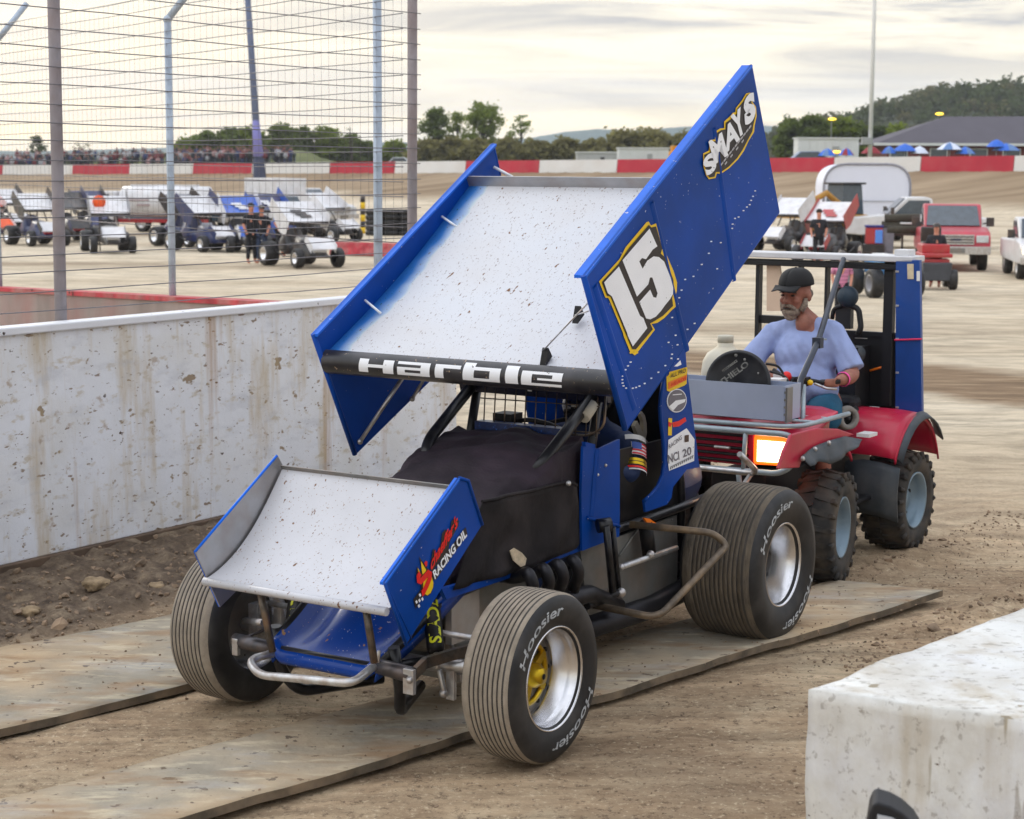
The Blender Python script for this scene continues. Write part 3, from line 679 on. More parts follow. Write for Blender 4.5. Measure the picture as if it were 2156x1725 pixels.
tree('pale sparse tree right of the first fence post above the crowd', 176, 340, 296, 62, 340, lf[2], 42, 12, 16, .2, None, trunk=.2)
tree('thin bare tree rising over the treeline left of the fence posts', 740, 345, 252, 34, 290, lf[1], 43, 9, 16, .17)
olive = [(900, 300, 60), (950, 296, 66), (1010, 300, 70), (1070, 298, 66), (1130, 300, 64), (1190, 296, 70), (1250, 298, 66), (1310, 282, 84), (1370, 280, 90), (1430, 286, 80), (1490, 292, 70), (1545, 296, 60)]
desc = ['behind the last fence post', 'under the tall loose tree', 'right under the tallest tree', 'under the wispy tree', 'left of the right blue wing end', 'above the white barrier panel', 'left of the pale trailers', 'above the small grey trailer', 'above the long white trailer', 'left of the orange machine', 'above the orange machine', 'behind the blue wing board']
for i, (px, yt, w) in enumerate(olive):
    tree('olive spring tree in the low treeline, ' + desc[i], px, 350, yt, w*1.25, 250, lf[2], 60+i, 46, 70, .40, 'olive trees behind the far barrier', trunk=.08)
right = [(1668, 250, 60, 1), (1712, 244, 72, 1), (1764, 250, 70, 0), (1806, 262, 60, 1), (1846, 270, 56, 3), (1885, 268, 66, 0), (1930, 276, 56, 1)]
rdesc = ['beside the blue wing tip', 'second from the wing tip', 'above the white shed', 'left of the tall light pole', 'right of the tall light pole', 'at the left end of the grey roof', 'behind the grey roof slope']
for i, (px, yt, w, mi) in enumerate(right):
    tree('green tree in front of the wooded hill, ' + rdesc[i], px, 345, yt, w*1.2, 230, lf[mi], 80+i, 44, 70, .36, 'trees at the foot of the hill', trunk=.1)

# ---------------------------------------------------------------- hills
hillm = M('hill_woods_floor', (.045, .055, .030), .9, var=.4, scale=.05)
def hill(name, prof, dep, depth, mat):
    rows = []
    for k in range(9):
        f = k/8; row = []
        for px, y in prof:
            p = D(px, y, dep); h = p.z
            sc_ = 1+f*depth/dep; row.append(V((p.x*sc_, dep+f*depth, -8+((h-CAMH)*sc_+CAMH+8)*sstep(f*1.05))))
        rows.append(row)
    mb = MB(); mb.grid(rows, 0, True); o = mb.build(name, mat); tag(o, kind='structure'); return rows
def interp(pr, step=14):
    out = []
    for (x0, y0), (x1, y1) in zip(pr, pr[1:]):
        k = max(1, int((x1-x0)/step))
        for i in range(k): out.append((x0+(x1-x0)*i/k, y0+(y1-y0)*i/k + 1.5*noise.noise(V((x0*.07+i*.9, y0, 0)))))
    return out + [pr[-1]]
dist = M('hazed_woods', sl(92, 112, 112), .95, var=.18, scale=.03, bump=.3)  # blue-grey of the distant air is mixed into the woods' colour
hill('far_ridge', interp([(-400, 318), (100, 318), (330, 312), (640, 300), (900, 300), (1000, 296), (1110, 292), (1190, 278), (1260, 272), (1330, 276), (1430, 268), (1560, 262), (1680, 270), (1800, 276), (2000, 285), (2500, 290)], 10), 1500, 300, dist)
rows = hill('wooded_hill', interp([(1520, 335), (1600, 310), (1664, 288), (1731, 272), (1784, 266), (1832, 247), (1874, 235), (1930, 219), (1986, 208), (2042, 202), (2140, 192), (2250, 184), (2400, 178), (2700, 186)], 24), 420, 160, hillm)
# the wood on it reads as one mass
wood = MB(); rn = random.Random(5)
for i in range(640):
    k = rn.random()**.6*8; c = rn.random()*(len(rows[0])-1); i0, j0 = min(7, int(k)), min(len(rows[0])-2, int(c)); fk, fc = k-i0, c-j0
    p = rows[i0][j0].lerp(rows[i0+1][j0], fk).lerp(rows[i0][j0+1].lerp(rows[i0+1][j0+1], fk), fc)
    if p.z < 1: continue
    r = rn.uniform(1.8, 3.4); mi = rn.choice([0, 0, 1, 2])
    for q in range(5):
        cc = p + V((rn.gauss(0, r*.5), rn.gauss(0, r*.4), r*rn.uniform(.0, .9))); leaves(wood, cc, V((r, r, r*.8)), 24, .95, rn, mi)
tag(wood.build('hillside_wood', [lf[3], leafmat('hill_leaf', (.085, .10, .04)), leafmat('hill_leaf_olive', (.15, .145, .065))]), kind='stuff')

# ---------------------------------------------------------------- crowd on the bank at left (one far mass of people)
cols = [sl(40, 42, 52), sl(70, 66, 74), sl(120, 60, 66), sl(176, 140, 140), sl(60, 70, 110), sl(170, 170, 176), sl(52, 60, 60), sl(56, 52, 66)]
cmats = [M('crowd_cloth', c, .8, var=.15) for c in cols] + [M('crowd_skin', sl(150, 104, 88), .7), M('crowd_hair', (.04, .03, .02), .8)]
def person_lump(mb, p, h, mi, rn, yaw):
    s = h/1.75; R_ = Matrix.Rotation(yaw, 3, 'Z')
    def T(x, y, z): return p + R_ @ V((x*s, y*s, z*s))
    for sx in (-.09, .09): mb.tube([T(sx, 0, 0), T(sx, 0, .45), T(sx*.9, 0, .88)], [.06*s, .065*s, .085*s], 5, rn.choice([0, 4, 0, 1]))
    mb.tube([T(0, 0, .82), T(0, 0, 1.1), T(0, 0, 1.38), T(0, 0, 1.48)], [.16*s, .17*s, .19*s, .07*s], 6, mi)
    for sx in (-1, 1): mb.tube([T(sx*.2, 0, 1.4), T(sx*.25, .04, 1.1), T(sx*.2, .16, .92)], [.055*s, .048*s, .035*s], 5, mi)
    mb.ball(T(0, .01, 1.61), (.085*s, .1*s, .12*s), 8, 7, 5); mb.ball(T(0, -.02, 1.65), (.09*s, .1*s, .10*s), 9, 7, 5)
cr = MB(); rn = random.Random(9)
for i in range(430):
    px = rn.choice([rn.uniform(-60, 420), rn.uniform(-60, 620), rn.uniform(380, 620)]); w0 = wall_at(px); off = rn.uniform(3, 30)
    if px > 420: off = rn.uniform(12, 26)
    p = w0*(1+off/w0.length); p.z = gz(p.x, p.y); person_lump(cr, p, rn.uniform(1.2, 1.8), rn.randrange(8), rn, rn.random()*.8+2.7)
tag(cr.build('spectator_crowd', cmats), kind='stuff')

# ---------------------------------------------------------------- buildings, poles and things beyond the far barrier
roofm = M('grey_shingle_roof', sl(86, 82, 90), .85, var=.10, scale=.6); brick = M('dark_red_brick', sl(120, 62, 58), .85, var=.15, scale=2); trimw = M('white_trim', (.75, .75, .74), .6, var=.05)
dark = M('dark_opening', (.02, .02, .025), .4, var=.2); glass = M('window_glass', (.06, .08, .10), .08, var=.2, coat=.3); steel = M('pole_steel', sl(170, 172, 172), .5, metal=.4, var=.1, scale=2)
def slab(mb, pts, dz, mi=0): mb.prism(pts, V((0, 0, dz)), mi)
bd = 165; k = bd/FPX
def BP(px, y, dd=0): p = D(px, y, bd+dd); return p
pv = thing('pavilion', 'long brick building with a low grey hipped roof behind the umbrellas at right', 'building', Matrix.Translation(BP(2060, 330, 6)))
x0, x1 = BP(1862, 300).x, BP(2420, 300).x; zg = 2.0; ze = BP(1862, 303).z; zr = BP(2156, 246).z
mb = MB(); mb.box(((x0+x1)/2, bd+6.4, (zg+ze)/2), (x1-x0-1.2, 9.6, ze-zg-.02)); mb.build('wall', brick, pv)
rx0 = BP(2000, 250).x
mb = MB()
e = .7; A4 = [V((x0-e, bd+.9, ze)), V((x1+e, bd+.9, ze)), V((x1+e, bd+11.8, ze)), V((x0-e, bd+11.8, ze))]; r0, r1 = V((rx0+1, bd+6.3, zr+.15)), V((x1-5, bd+6.3, zr+.25))
mb.add(A4+[r0, r1], [(0, 1, 5, 4), (1, 2, 5), (2, 3, 4, 5), (3, 0, 4), (3, 2, 1, 0)]); mb.build('roof', roofm, pv)
mb = MB(); mb.box(((x0+x1)/2, bd+.85, ze-.02), (x1-x0+1.5, .12, .22)); mb.build('eave_trim', trimw, pv)
for px in (1900, 1985, 2070, 2140): 
    c = BP(px, 316); mb = MB(); mb.box((c.x, bd+1.57, ze-.9), (1.6, .1, 1.1)); fr = mb.build('window', trimw, pv); mb = MB(); mb.box((c.x, bd+1.51, ze-.9), (1.4, .08, .92)); mb.build('pane', glass, fr)
def shed(label, px0, px1, yt, yb, dep, mat, cat='shed', name='storage_shed', rib=True):
    p0, p1 = D(px0, yb, dep), D(px1, yb, dep); zt = D(px0, yt, dep).z; zb = gz(p0.x, dep)-.1
    r = thing(name, label, cat, Matrix.Translation(((p0.x+p1.x)/2, dep+1.2, zb))); mb = MB()
    mb.box(((p0.x+p1.x)/2, dep+1.25, (zt+zb)/2), (p1.x-p0.x, 2.4, zt-zb))
    if rib:
        n = max(3, int((p1.x-p0.x)/.6))
        for i in range(n): mb.box((p0.x+(i+.5)*(p1.x-p0.x)/n, dep+.03, (zt+zb)/2), (.05, .05, zt-zb-.1))
    mb.build('body', mat, r, bevel=.04)
    mb = MB(); mb.box(((p0.x+p1.x)/2, dep+1.25, zt+.05), (p1.x-p0.x+.15, 2.6, .1)); mb.build('roof', trimw, r)
    w_ = (p1.x-p0.x); mb = MB(); mb.box((p0.x+w_*.62, dep-.02, zb+(zt-zb)*.42), (w_*.1, .06, (zt-zb)*.7)); d_ = mb.build('door', dark if not rib else steel, r)
    return r
shw = M('white_siding', (.72, .73, .72), .6, var=.06, scale=.8)
shed('white ribbed shed left of the tall light pole at the hill foot', 1680, 1808, 292, 330, 150, shw)
shed('long white trailer behind the pinkish barrier panel near the blue wing', 1302, 1408, 313, 344, 165, shw, 'trailer', 'box_trailer')
shed('small pale trailer left of the long white trailer', 1214, 1302, 322, 344, 168, M('grey_siding', (.48, .48, .47), .6, var=.1), 'trailer', 'box_trailer', False)
og = thing('loader', 'orange machine beside the long white trailer, mostly hidden by the blue wing', 'loader', Matrix.Translation(D(1430, 345, 160)))
om = M('orange_machine_paint', sl(226, 150, 50), .6, var=.12); c = D(1432, 345, 160); zb = gz(c.x, c.y)
mb = MB(); mb.box((c.x, 160, zb+1.1), (1.9, 1.6, .9)); mb.box((c.x-.3, 160, zb+1.75), (1.0, 1.2, .6)); mb.build('body', om, og, bevel=.05)
for sx in (-.6, .6): mb = MB(); mb.lathe([(.2, -.15), (.42, -.15), (.45, 0), (.42, .15), (.2, .15)], (c.x+sx, 159.3, zb+.45), (0, 1, 0), 18); mb.build('wheel', rubber, og)
mb = MB(); mb.tube([(c.x+.7, 159.5, zb+1.4), (c.x+1.3, 159.5, zb+1.9), (c.x+1.8, 159.5, zb+.9)], .1, 8); mb.box((c.x+1.9, 159.5, zb+.6), (.5, 1.6, .6)); mb.build('arm', om, og)
def pole(label, px, ybot, dep, h, r0, r1, mat, lean=0.0, name='light_pole', arm=None):
    b0 = D(px, ybot, dep); b0.z = gz(b0.x, b0.y)-.2
    r = thing(name, label, 'pole', Matrix.Translation(b0)); mb = MB(); top = b0+V((lean*h, 0, h)); mb.tube([b0, b0.lerp(top, .5), top], [r0, (r0+r1)/2, r1], 10); mb.build('pole', mat, r)
    return r, b0, top
r, b0, top = pole('tall pale light pole in front of the wooded hill at right', 1832, 315, 140, 24, .17, .12, M('white_pole_paint', (.85, .85, .84), .5, var=.04))
mb = MB(); mb.box((b0.x-.35, b0.y-.25, b0.z+2.3), (.7, .5, .55)); mb.build('meter_box', steel, r, bevel=.03)
mast = M('mast_paint', sl(104, 116, 146), .5, metal=.3, var=.15, scale=1.5); padm = M('mast_pad', sl(60, 64, 84), .8, var=.2, scale=2)
r, b0, top = pole('tall leaning blue grey mast with a padded foot, seen through the cable fence', 552, 405, 110, 22, .24, .13, mast, lean=-.055, name='leaning_mast')
mb = MB(); q = b0.lerp(top, .16); mb.tube([b0+V((0, 0, .2)), b0.lerp(top, .08), q], [.46, .42, .33], 12); mb.build('foot_pad', padm, r)
mb = MB(); mb.tube([b0.lerp(top, .165), b0.lerp(top, .26)], [.30, .21], 12); mb.build('purple_banner', M('purple_cloth', sl(126, 124, 186), .7, var=.1), r)
lampm = M('lit_lamp', sl(250, 210, 60), .4, emit=(sl(255, 214, 70), 3.0)); lampw = M('lit_floodlight', sl(250, 190, 70), .4, emit=(sl(255, 190, 60), 4.0))
def lamp(label, px, y, dep, w, m):
    p = D(px, y, dep); zb = gz(p.x, p.y); r = thing('yard_lamp', label, 'lamp', Matrix.Translation((p.x, p.y, zb)))
    mb = MB(); mb.tube([(p.x, p.y+.3, zb-.2), (p.x, p.y+.3, p.z+.05), (p.x, p.y, p.z+.12)], [.1, .07, .05], 8); mb.build('post', steel, r)
    mb = MB(); mb.ball((p.x, p.y, p.z), (w, .2, w*.28), 0, 12, 8); mb.build('lamp_head', m, r)
lamp('lit yellow yard lamp above the left end of the grey roof', 1978, 240, 185, .42, lampm)
lamp('lit yellow yard lamp above the white shed', 1752, 251, 185, .40, lampm)
lamp('low amber floodlight in front of the white shed', 1761, 320, 148, .34, lampw)
umb = {'blue': M('umbrella_blue', sl(44, 104, 206), .7, var=.1), 'pale': M('umbrella_pale', sl(214, 220, 236), .7, var=.06), 'red': M('umbrella_red', sl(150, 34, 46), .7, var=.1), 'steel': M('umbrella_steelblue', sl(96, 130, 180), .7, var=.1)}
def umbrella(label, px, y, wpx, col, col2, dep=141):
    p = D(px, y, dep); zb = gz(p.x, p.y); w = wpx*dep/FPX/2
    r = thing('umbrella', label, 'umbrella', Matrix.Translation((p.x, p.y, zb)), 'umbrellas behind the far barrier')
    mb = MB(); mb.tube([(p.x, p.y, zb), (p.x, p.y, p.z+.3)], .03, 6); mb.build('pole', steel, r)
    mb = MB(); n = 8; ap = V((p.x, p.y, p.z+.45))
    for i in range(n):
        a0, a1 = 2*math.pi*i/n, 2*math.pi*(i+1)/n
        q0, q1 = V((p.x+w*math.cos(a0), p.y+w*math.sin(a0), p.z-.12)), V((p.x+w*math.cos(a1), p.y+w*math.sin(a1), p.z-.12)); m0, m1 = q0.lerp(ap, .5)+V((0, 0, .1)), q1.lerp(ap, .5)+V((0, 0, .1))
        mb.add([q0, q1, m1, m0, ap], [(0, 1, 2, 3), (3, 2, 4)], i % 2, False)
    mb.build('canopy', [umb[col], umb[col2]], r)
for a in (('solid blue umbrella with white edge, leftmost of the row before the brick building', 1905, 315, 52, 'blue', 'blue'), ('small blue umbrella between the light pole and the large blue one', 1872, 320, 34, 'blue', 'steel'), ('pale lilac umbrella right of the large blue one', 1936, 320, 40, 'pale', 'pale'), ('big white umbrella with blue sectors in the middle of the row', 2000, 312, 56, 'pale', 'steel'), ('steel blue umbrella tucked right of the big white one', 2032, 321, 44, 'steel', 'blue'), ('blue and white umbrella furthest right in the row', 2118, 314, 60, 'steel', 'blue'), ('flat blue umbrella just above the furthest right one', 2098, 306, 44, 'blue', 'blue'), ('tilted dark blue umbrella in front of the white shed', 1742, 325, 40, 'blue', 'steel'), ('dark red umbrella at the foot of the tall light pole', 1834, 320, 44, 'red', 'red'), ('half red half blue umbrella left of the light pole', 1782, 324, 34, 'blue', 'red')): umbrella(*a)
def car_small(label, px, y, dep, mat, w=4.3):
    c = D(px, y, dep); zb = gz(c.x, c.y); r = thing('parked_car', label, 'car', Matrix.Translation((c.x, c.y, zb)))
    pr = [(-.5, .3), (-.5, .72), (-.44, .86), (-.22, .92), (-.1, 1.38), (.22, 1.4), (.36, .95), (.48, .85), (.5, .3)]
    mb = MB(); mb.prism([V((c.x+u*w, c.y-.8, zb+v_)) for u, v_ in pr], V((0, 1.6, 0))); mb.build('body', mat, r, bevel=.06)
    mb = MB(); mb.prism([V((c.x+u*w, c.y-.815, zb+v_)) for u, v_ in ((-.19, .95), (-.085, 1.33), (.2, 1.34), (.31, .97))], V((0, 1.63, 0))); mb.build('windows', glass, r)
    for sx in (-.3, .3): mb = MB(); mb.lathe([(.1, -.1), (.3, -.1), (.33, 0), (.3, .1), (.1, .1)], (c.x+sx*w, c.y-.75, zb+.33), (0, 1, 0), 16); mb.build('wheel', rubber, r)
car_small('blue grey car parked behind the red barrier panel left of the shed', 1694, 330, 142, M('slate_car_paint', sl(96, 118, 150), .35, coat=.4))
car_small('pale silver car parked behind the barrier at the left fence posts', 836, 342, 190, M('silver_car_paint', sl(196, 200, 206), .35, coat=.4), 3.6)
# ================================================================ the blue winged race car
car = thing('sprint_car', 'blue winged race car number 15 with muddy white wings, being pushed over the belts', 'race car', CAR)
def cp(name, mb, mats, parent=None, **kw): return mb.build(name, mats, parent or car, CAR, **kw)
def zt(ox, oy, sc):                                    # crop pixel -> display pixel
    return lambda x, y: ((ox+x*sc)/1.1596, (oy+y*sc)/1.1596)

# ---- top wing ----
NX, NZ, RX, RZ = 1.571, 1.417, .396, 2.181
e1 = V((RX-NX, 0, RZ-NZ)); CH = e1.length; e1.normalize(); nn = V((e1.z, 0, -e1.x)); nn = nn if nn.z > 0 else -nn
def foil(u, y, off=0): return V((NX, y, NZ)) + e1*(u*CH) + nn*(-.035*math.sin(math.pi*u)+off)
mb = MB()
us = [i/24 for i in range(25)]; yv = [-.762+1.524*j/12 for j in range(13)]
mb.grid([[foil(u, y) for y in yv] for u in us], 0, True)
mb.grid([[foil(u, y, -.03-.04*math.sin(math.pi*min(1, u*1.1))) for y in yv[::-1]] for u in us], 1, True)
# airbrushed blue fade painted on the foil along its right edge (paint, not shade)
foilt = foilw.copy(); foilt.name = 'white_foil_blue_fade'
t = foilt.node_tree; l = t.links.new; b = t.nodes['Principled BSDF']; src = b.inputs['Base Color'].links[0].from_socket
tcn = N(t, 'ShaderNodeTexCoord'); sp = N(t, 'ShaderNodeSeparateXYZ'); l(tcn.outputs['Object'], sp.inputs[0])
nzz = N(t, 'ShaderNodeTexNoise'); nzz.inputs['Scale'].default_value = 5; l(tcn.outputs['Object'], nzz.inputs['Vector'])
ma = N(t, 'ShaderNodeMath', operation='MULTIPLY_ADD'); l(nzz.outputs[0], ma.inputs[0]); ma.inputs[1].default_value = .10; l(sp.outputs['Y'], ma.inputs[2])
rp = ramp(t, [(0.0, (.01, .10, .36)), (.30, (.03, .16, .46)), (.75, (.36, .47, .64)), (1.0, (.80, .80, .82))]); mrg = N(t, 'ShaderNodeMapRange'); mrg.inputs[1].default_value = -.70; mrg.inputs[2].default_value = -.585; l(ma.outputs[0], mrg.inputs[0]); l(mrg.outputs[0], rp.inputs[0])
mxx = N(t, 'ShaderNodeMixRGB', blend_type='DARKEN'); mxx.inputs[0].default_value = 1; l(rp.outputs[0], mxx.inputs[1]); l(src, mxx.inputs[2]); l(mxx.outputs[0], b.inputs['Base Color'])
wing = cp('top_wing', mb, [foilt, blue])
# rolled nose with the lettering following its curve
NR = .058; NC = V((NX, 0, NZ)) - nn*.045 + e1*.035
fwd = -e1
def nose(y, ang, r=NR): return NC + V((0, y, 0)) + (fwd*math.cos(ang) + nn*math.sin(ang))*r
mb = MB(); angs = [R(a) for a in range(-110, 101, 10)]
mb.grid([[nose(y, a) for y in [-.762+1.524*j/20 for j in range(21)]] for a in angs], 0, True)
for yy in (-.76, .76): mb.poly([nose(yy, a) for a in angs])
LET = {'H': [(0, .27, 0, 1), (.70, 1, 0, 1), (.27, .70, .40, .62)], 'a': [(0, .72, .80, 1), (.72, 1, 0, 1), (0, .72, 0, .22), (0, .24, .22, .60), (.24, .72, .42, .60)],
       'r': [(0, .34, 0, 1), (.34, 1, .74, 1)], 'b': [(0, .30, 0, 1.30), (.30, 1, .76, 1), (.72, 1, .22, .76), (.30, 1, 0, .22)], 'l': [(0, 1, 0, 1.30)],
       'e': [(0, .26, 0, 1), (.26, 1, .80, 1), (.26, 1, 0, .20), (.76, 1, .42, .80), (.40, .76, .42, .56)]}
def ny(z): return -.762+1.524*(z-95)/(2080-95)
for ch, z0, z1 in (('H', 378, 628), ('a', 656, 884), ('r', 920, 1095), ('b', 1112, 1362), ('l', 1396, 1480), ('e', 1502, 1764)):
    for u0, u1, v0, v1 in LET[ch]:
        k = 8; rows = []
        for i in range(k+1):
            v_ = v0+(v1-v0)*i/k; ang = R(2+60*v_)
            rows.append([nose(ny(z0+(z1-z0)*(u+.04*(v_-.5))), ang, NR+.0022) for u in (u0, (u0+u1)/2, u1)])
        mb.grid(rows, 1, True)
cp('wing_nose', mb, [nosebl, white], wing)
# gurney flap along the rear edge
mb = MB(); g0, g1 = foil(1, -.762), foil(1, .762); up = nn*.055 + e1*.004
mb.prism([g0, g1, g1+up, g0+up], e1*.004); cp('gurney_flap', mb, grey_al, wing)

# ---- side boards ----
def board(y, pts, sgn, mb):
    P = [PY(px, py, y) for px, py in pts]
    mb.prism(P, V((0, -sgn*.012, 0)), 0); return P
YL, YR = .775, -.775
mb = MB(); Lp = board(YL, [(1232, 580), (1583, 137), (1641, 447), (1320, 905)], 1, mb)
mb.prism([Lp[0]+V((0, .004, 0)), Lp[1]+V((0, .004, 0)), Lp[1]+V((0, .004, -.012)), Lp[0]+V((0, .004, -.012))], V((0, -.055, 0)), 1)        # turned-in top lip
mb.tube([Lp[0]+V((0, -.008, 0)), Lp[3]+V((0, -.008, 0))], .013, 8, 0); mb.tube([Lp[1]+V((0, -.006, 0)), Lp[2]+V((0, -.006, 0))], .007, 8, 0); mb.tube([Lp[2]+V((0, -.006, 0)), Lp[3]+V((0, -.006, 0))], .007, 8, 0)
for (a, b_) in (((1372, 426), (1447, 738)), ((1504, 270), (1546, 591)), ((1252, 602), (1336, 860))):     # pressed beads
    A_, B_ = PY(*a, YL), PY(*b_, YL); dd = (B_-A_).normalized(); sx = V((dd.z, 0, -dd.x))*.020
    mb.add([A_-sx, A_+V((0, .009, 0)), A_+sx, B_-sx, B_+V((0, .009, 0)), B_+sx], [(0, 1, 4, 3), (1, 2, 5, 4)], 0, True)
def riv(px, py, yy=YL): p = PY(px, py, yy); mb.box(p+V((0, .002, 0)), (.011, .004, .005), 2)
z3 = zt(750, 100, .5797)
for q in ((1885, 632), (1876, 655), (1868, 672), (1862, 690), (1850, 700), (1836, 715), (1815, 742), (1790, 772), (1788, 790), (1660, 942), (1625, 992), (1690, 895), (1700, 845), (1740, 850), (1725, 960), (1590, 1005), (1575, 1050), (1565, 1082), (1558, 1108), (1630, 1190), (1550, 1240), (1535, 1165), (1558, 1280), (1600, 1215), (1800, 748), (1560, 1340), (1535, 1320), (1520, 1270)): riv(*z3(*q))
z0 = zt(1480, 860, 260/1121)
for q in ((252, 105), (225, 145), (198, 185), (178, 218), (168, 252), (165, 290), (168, 325), (178, 355), (205, 378), (240, 386), (275, 380), (310, 372), (345, 358), (400, 330), (470, 275), (545, 212), (618, 142), (682, 65)): riv(*z0(*q))
# number 15 traced on the board plane
zn = zt(1400, 520, .2202)
def decal(pts, mi, off, y=YL, z=zn, m=None): (m or mb).poly([PY(*z(*p), y)+V((0, off, 0)) for p in pts], mi)
decal([(825, 95), (850, 140), (920, 110), (940, 150), (1000, 425), (1030, 480), (1100, 640), (1140, 770), (1138, 860), (1115, 960), (1125, 1040), (1080, 1080), (1000, 1165), (920, 1220), (855, 1232), (895, 1295), (690, 1560), (660, 1540), (625, 1555), (545, 1360), (540, 1330), (380, 945), (345, 940), (275, 760), (500, 515), (570, 380), (800, 105)], 3, .004)
decal([(824, 130), (850, 162), (903, 150), (972, 395), (955, 450), (1000, 490), (1095, 740), (1100, 830), (1082, 950), (1092, 1030), (980, 1140), (900, 1190), (838, 1225), (868, 1290), (680, 1512), (640, 1512), (572, 1350), (400, 928), (358, 918), (302, 765), (490, 560), (600, 390)], 4, .006)
decal([(322, 770), (486, 594), (720, 1140), (758, 1166), (800, 1277), (640, 1480), (584, 1362), (577, 1330), (408, 925), (362, 890)], 5, .008)
decal([(525, 525), (825, 175), (912, 370), (860, 408), (786, 514), (742, 500), (712, 538), (748, 618), (800, 530), (870, 482), (930, 490), (988, 540), (1060, 720), (1088, 830), (1085, 900), (1050, 960), (1000, 1020), (950, 1090), (895, 1150), (835, 1180), (788, 1170), (712, 988), (832, 850), (868, 934), (900, 940), (914, 890), (856, 716), (830, 716), (812, 792), (686, 928)], 5, .008)
# lettering at the rear of the board
zs = zt(1680, 180, .1623)
decal([(215, 1200), (300, 1160), (310, 1000), (390, 990), (400, 870), (470, 825), (530, 820), (530, 720), (600, 660), (660, 590), (700, 580), (705, 520), (800, 400), (860, 300), (920, 285), (960, 330), (960, 430), (1010, 500), (1020, 640), (990, 780), (980, 880), (900, 1010), (830, 1160), (740, 1290), (610, 1420), (480, 1510), (420, 1500), (400, 1570), (300, 1590), (250, 1520), (215, 1380)], 3, .004, z=zs)
decal([(225, 1220), (320, 1180), (340, 1030), (410, 1010), (420, 890), (480, 850), (545, 840), (550, 740), (620, 690), (715, 600), (720, 530), (810, 420), (870, 320), (915, 305), (935, 340), (935, 440), (990, 510), (995, 640), (965, 770), (950, 870), (880, 1000), (800, 1150), (720, 1270), (600, 1395), (480, 1480), (400, 1480), (380, 1550), (300, 1565), (262, 1500), (235, 1380)], 4, .006, z=zs)
for ch, bl, br, up_, bold in (('S', (270, 1530), (395, 1420), (-75, -255), .05), ('M', (380, 1345), (560, 1215), (-95, -345), .04), ('A', (555, 1170), (735, 985), (-60, -350), .04), ('Y', (715, 960), (830, 850), (-90, -345), .05), ("'", (830, 640), (880, 590), (20, -60), .03), ('S', (850, 765), (975, 650), (-30, -400), .06)):
    put_text(mb, ch, lambda u, v_, bl=bl, br=br, up_=up_: PY(*zs(bl[0]+(br[0]-bl[0])*u+up_[0]*v_*.9, bl[1]+(br[1]-bl[1])*u+up_[1]*v_*.9), YL)+V((0, .009, 0)), 5, bold)
rnd.seed(4)
for i in range(11):                                   # the small unreadable line under it
    x, y = 470+42*i, 1390-55*i
    decal([(x, y), (x+34, y-44), (x+30, y-74), (x-6, y-28)], 6, .009, z=zs)
    if i % 2 == 0 and i < 8: decal([(x+60, y-10), (x+92, y-52), (x+86, y-76), (x+52, y-34)], 6, .009, z=zs)
# yellow W mark and white flash low on the board
zd = zt(1480, 860, 260/1121)
decal([(232, 0), (240, 18), (262, 12), (290, 34), (310, 18), (328, 10), (326, 0)], 3, .005, z=zd)
decal([(705, 150), (770, 85), (782, 130), (740, 150)], 5, .005, z=zd)
lb = cp('side_board', mb, [blue, blue_edge, white, yellow, dkgrey, white, M('grey_print', (.45, .44, .46), .5)], wing)
tag(lb, 'tall blue side board with white number 15')
mb = MB(); Rp = board(YR, [(657, 703), (1035, 303), (1050, 370), (912, 792), (745, 957)], -1, mb)
mb.prism([Rp[0]+V((0, -.004, 0)), Rp[1]+V((0, -.004, 0)), Rp[1]+V((0, -.004, -.012)), Rp[0]+V((0, -.004, -.012))], V((0, .035, 0)), 1)
mb.tube([Rp[0]+V((0, .006, 0)), Rp[4]+V((0, .006, 0))], .012, 8, 0); mb.tube([Rp[1]+V((0, .006, 0)), Rp[2]+V((0, .006, 0))], .009, 8, 0)
# rear lower part of the board hidden behind the foil
mb.prism([PY(1050, 370, YR), PY(1075, 470, YR), PY(912, 792, YR)], V((0, .012, 0)), 0)
cp('side_board', mb, [blue, blue_edge], wing)
mb = MB()
for a, b_ in (((930, 456), (962, 478)), ((768, 632), (802, 660))):
    A_ = PY(*a, YR+.02); B_ = PY(*b_, -.66); mb.tube([A_, B_], .006, 6)
A_ = PY(1040, 352, YR+.02); mb.tube([A_, A_+V((-.02, .10, -.05))], .008, 6)
cp('board_brace', mb, white, wing)
mb = MB(); mb.tube([PY(850, 792, -.55), PY(758, 930, YR+.03)], .010, 8); mb.ball(PY(758, 930, YR+.03), .014); cp('board_strut', mb, silver, wing)
mb = MB(); mb.tube([PY(893, 798, -.62), PY(868, 840, YR+.03)], .008, 8); mb.ball(PY(868, 840, YR+.03), .014); cp('board_strut', mb, silver, wing)
mb = MB()
def foil_at(px, py):                                  # where a view ray meets the foil
    d = rayc(px, py); k = ((V((NX, 0, NZ))-EYEC).dot(nn))/d.dot(nn); return EYEC + d*k
a0, a1 = foil_at(1146, 752)+nn*.03, PY(1236, 640, .745)
mb.tube([a0, a1], .0035, 6); mb.tube([foil_at(1213, 672)+nn*.02, PY(1240, 655, .745)], .003, 6)
for px, py in ((1146, 756), (1214, 668)):
    p = foil_at(px, py); mb.prism([p-e1*.045, p+e1*.02, p+e1*.015+nn*.05], V((0, .03, 0)), 1)
cp('wing_cable', mb, [silver, black], wing)

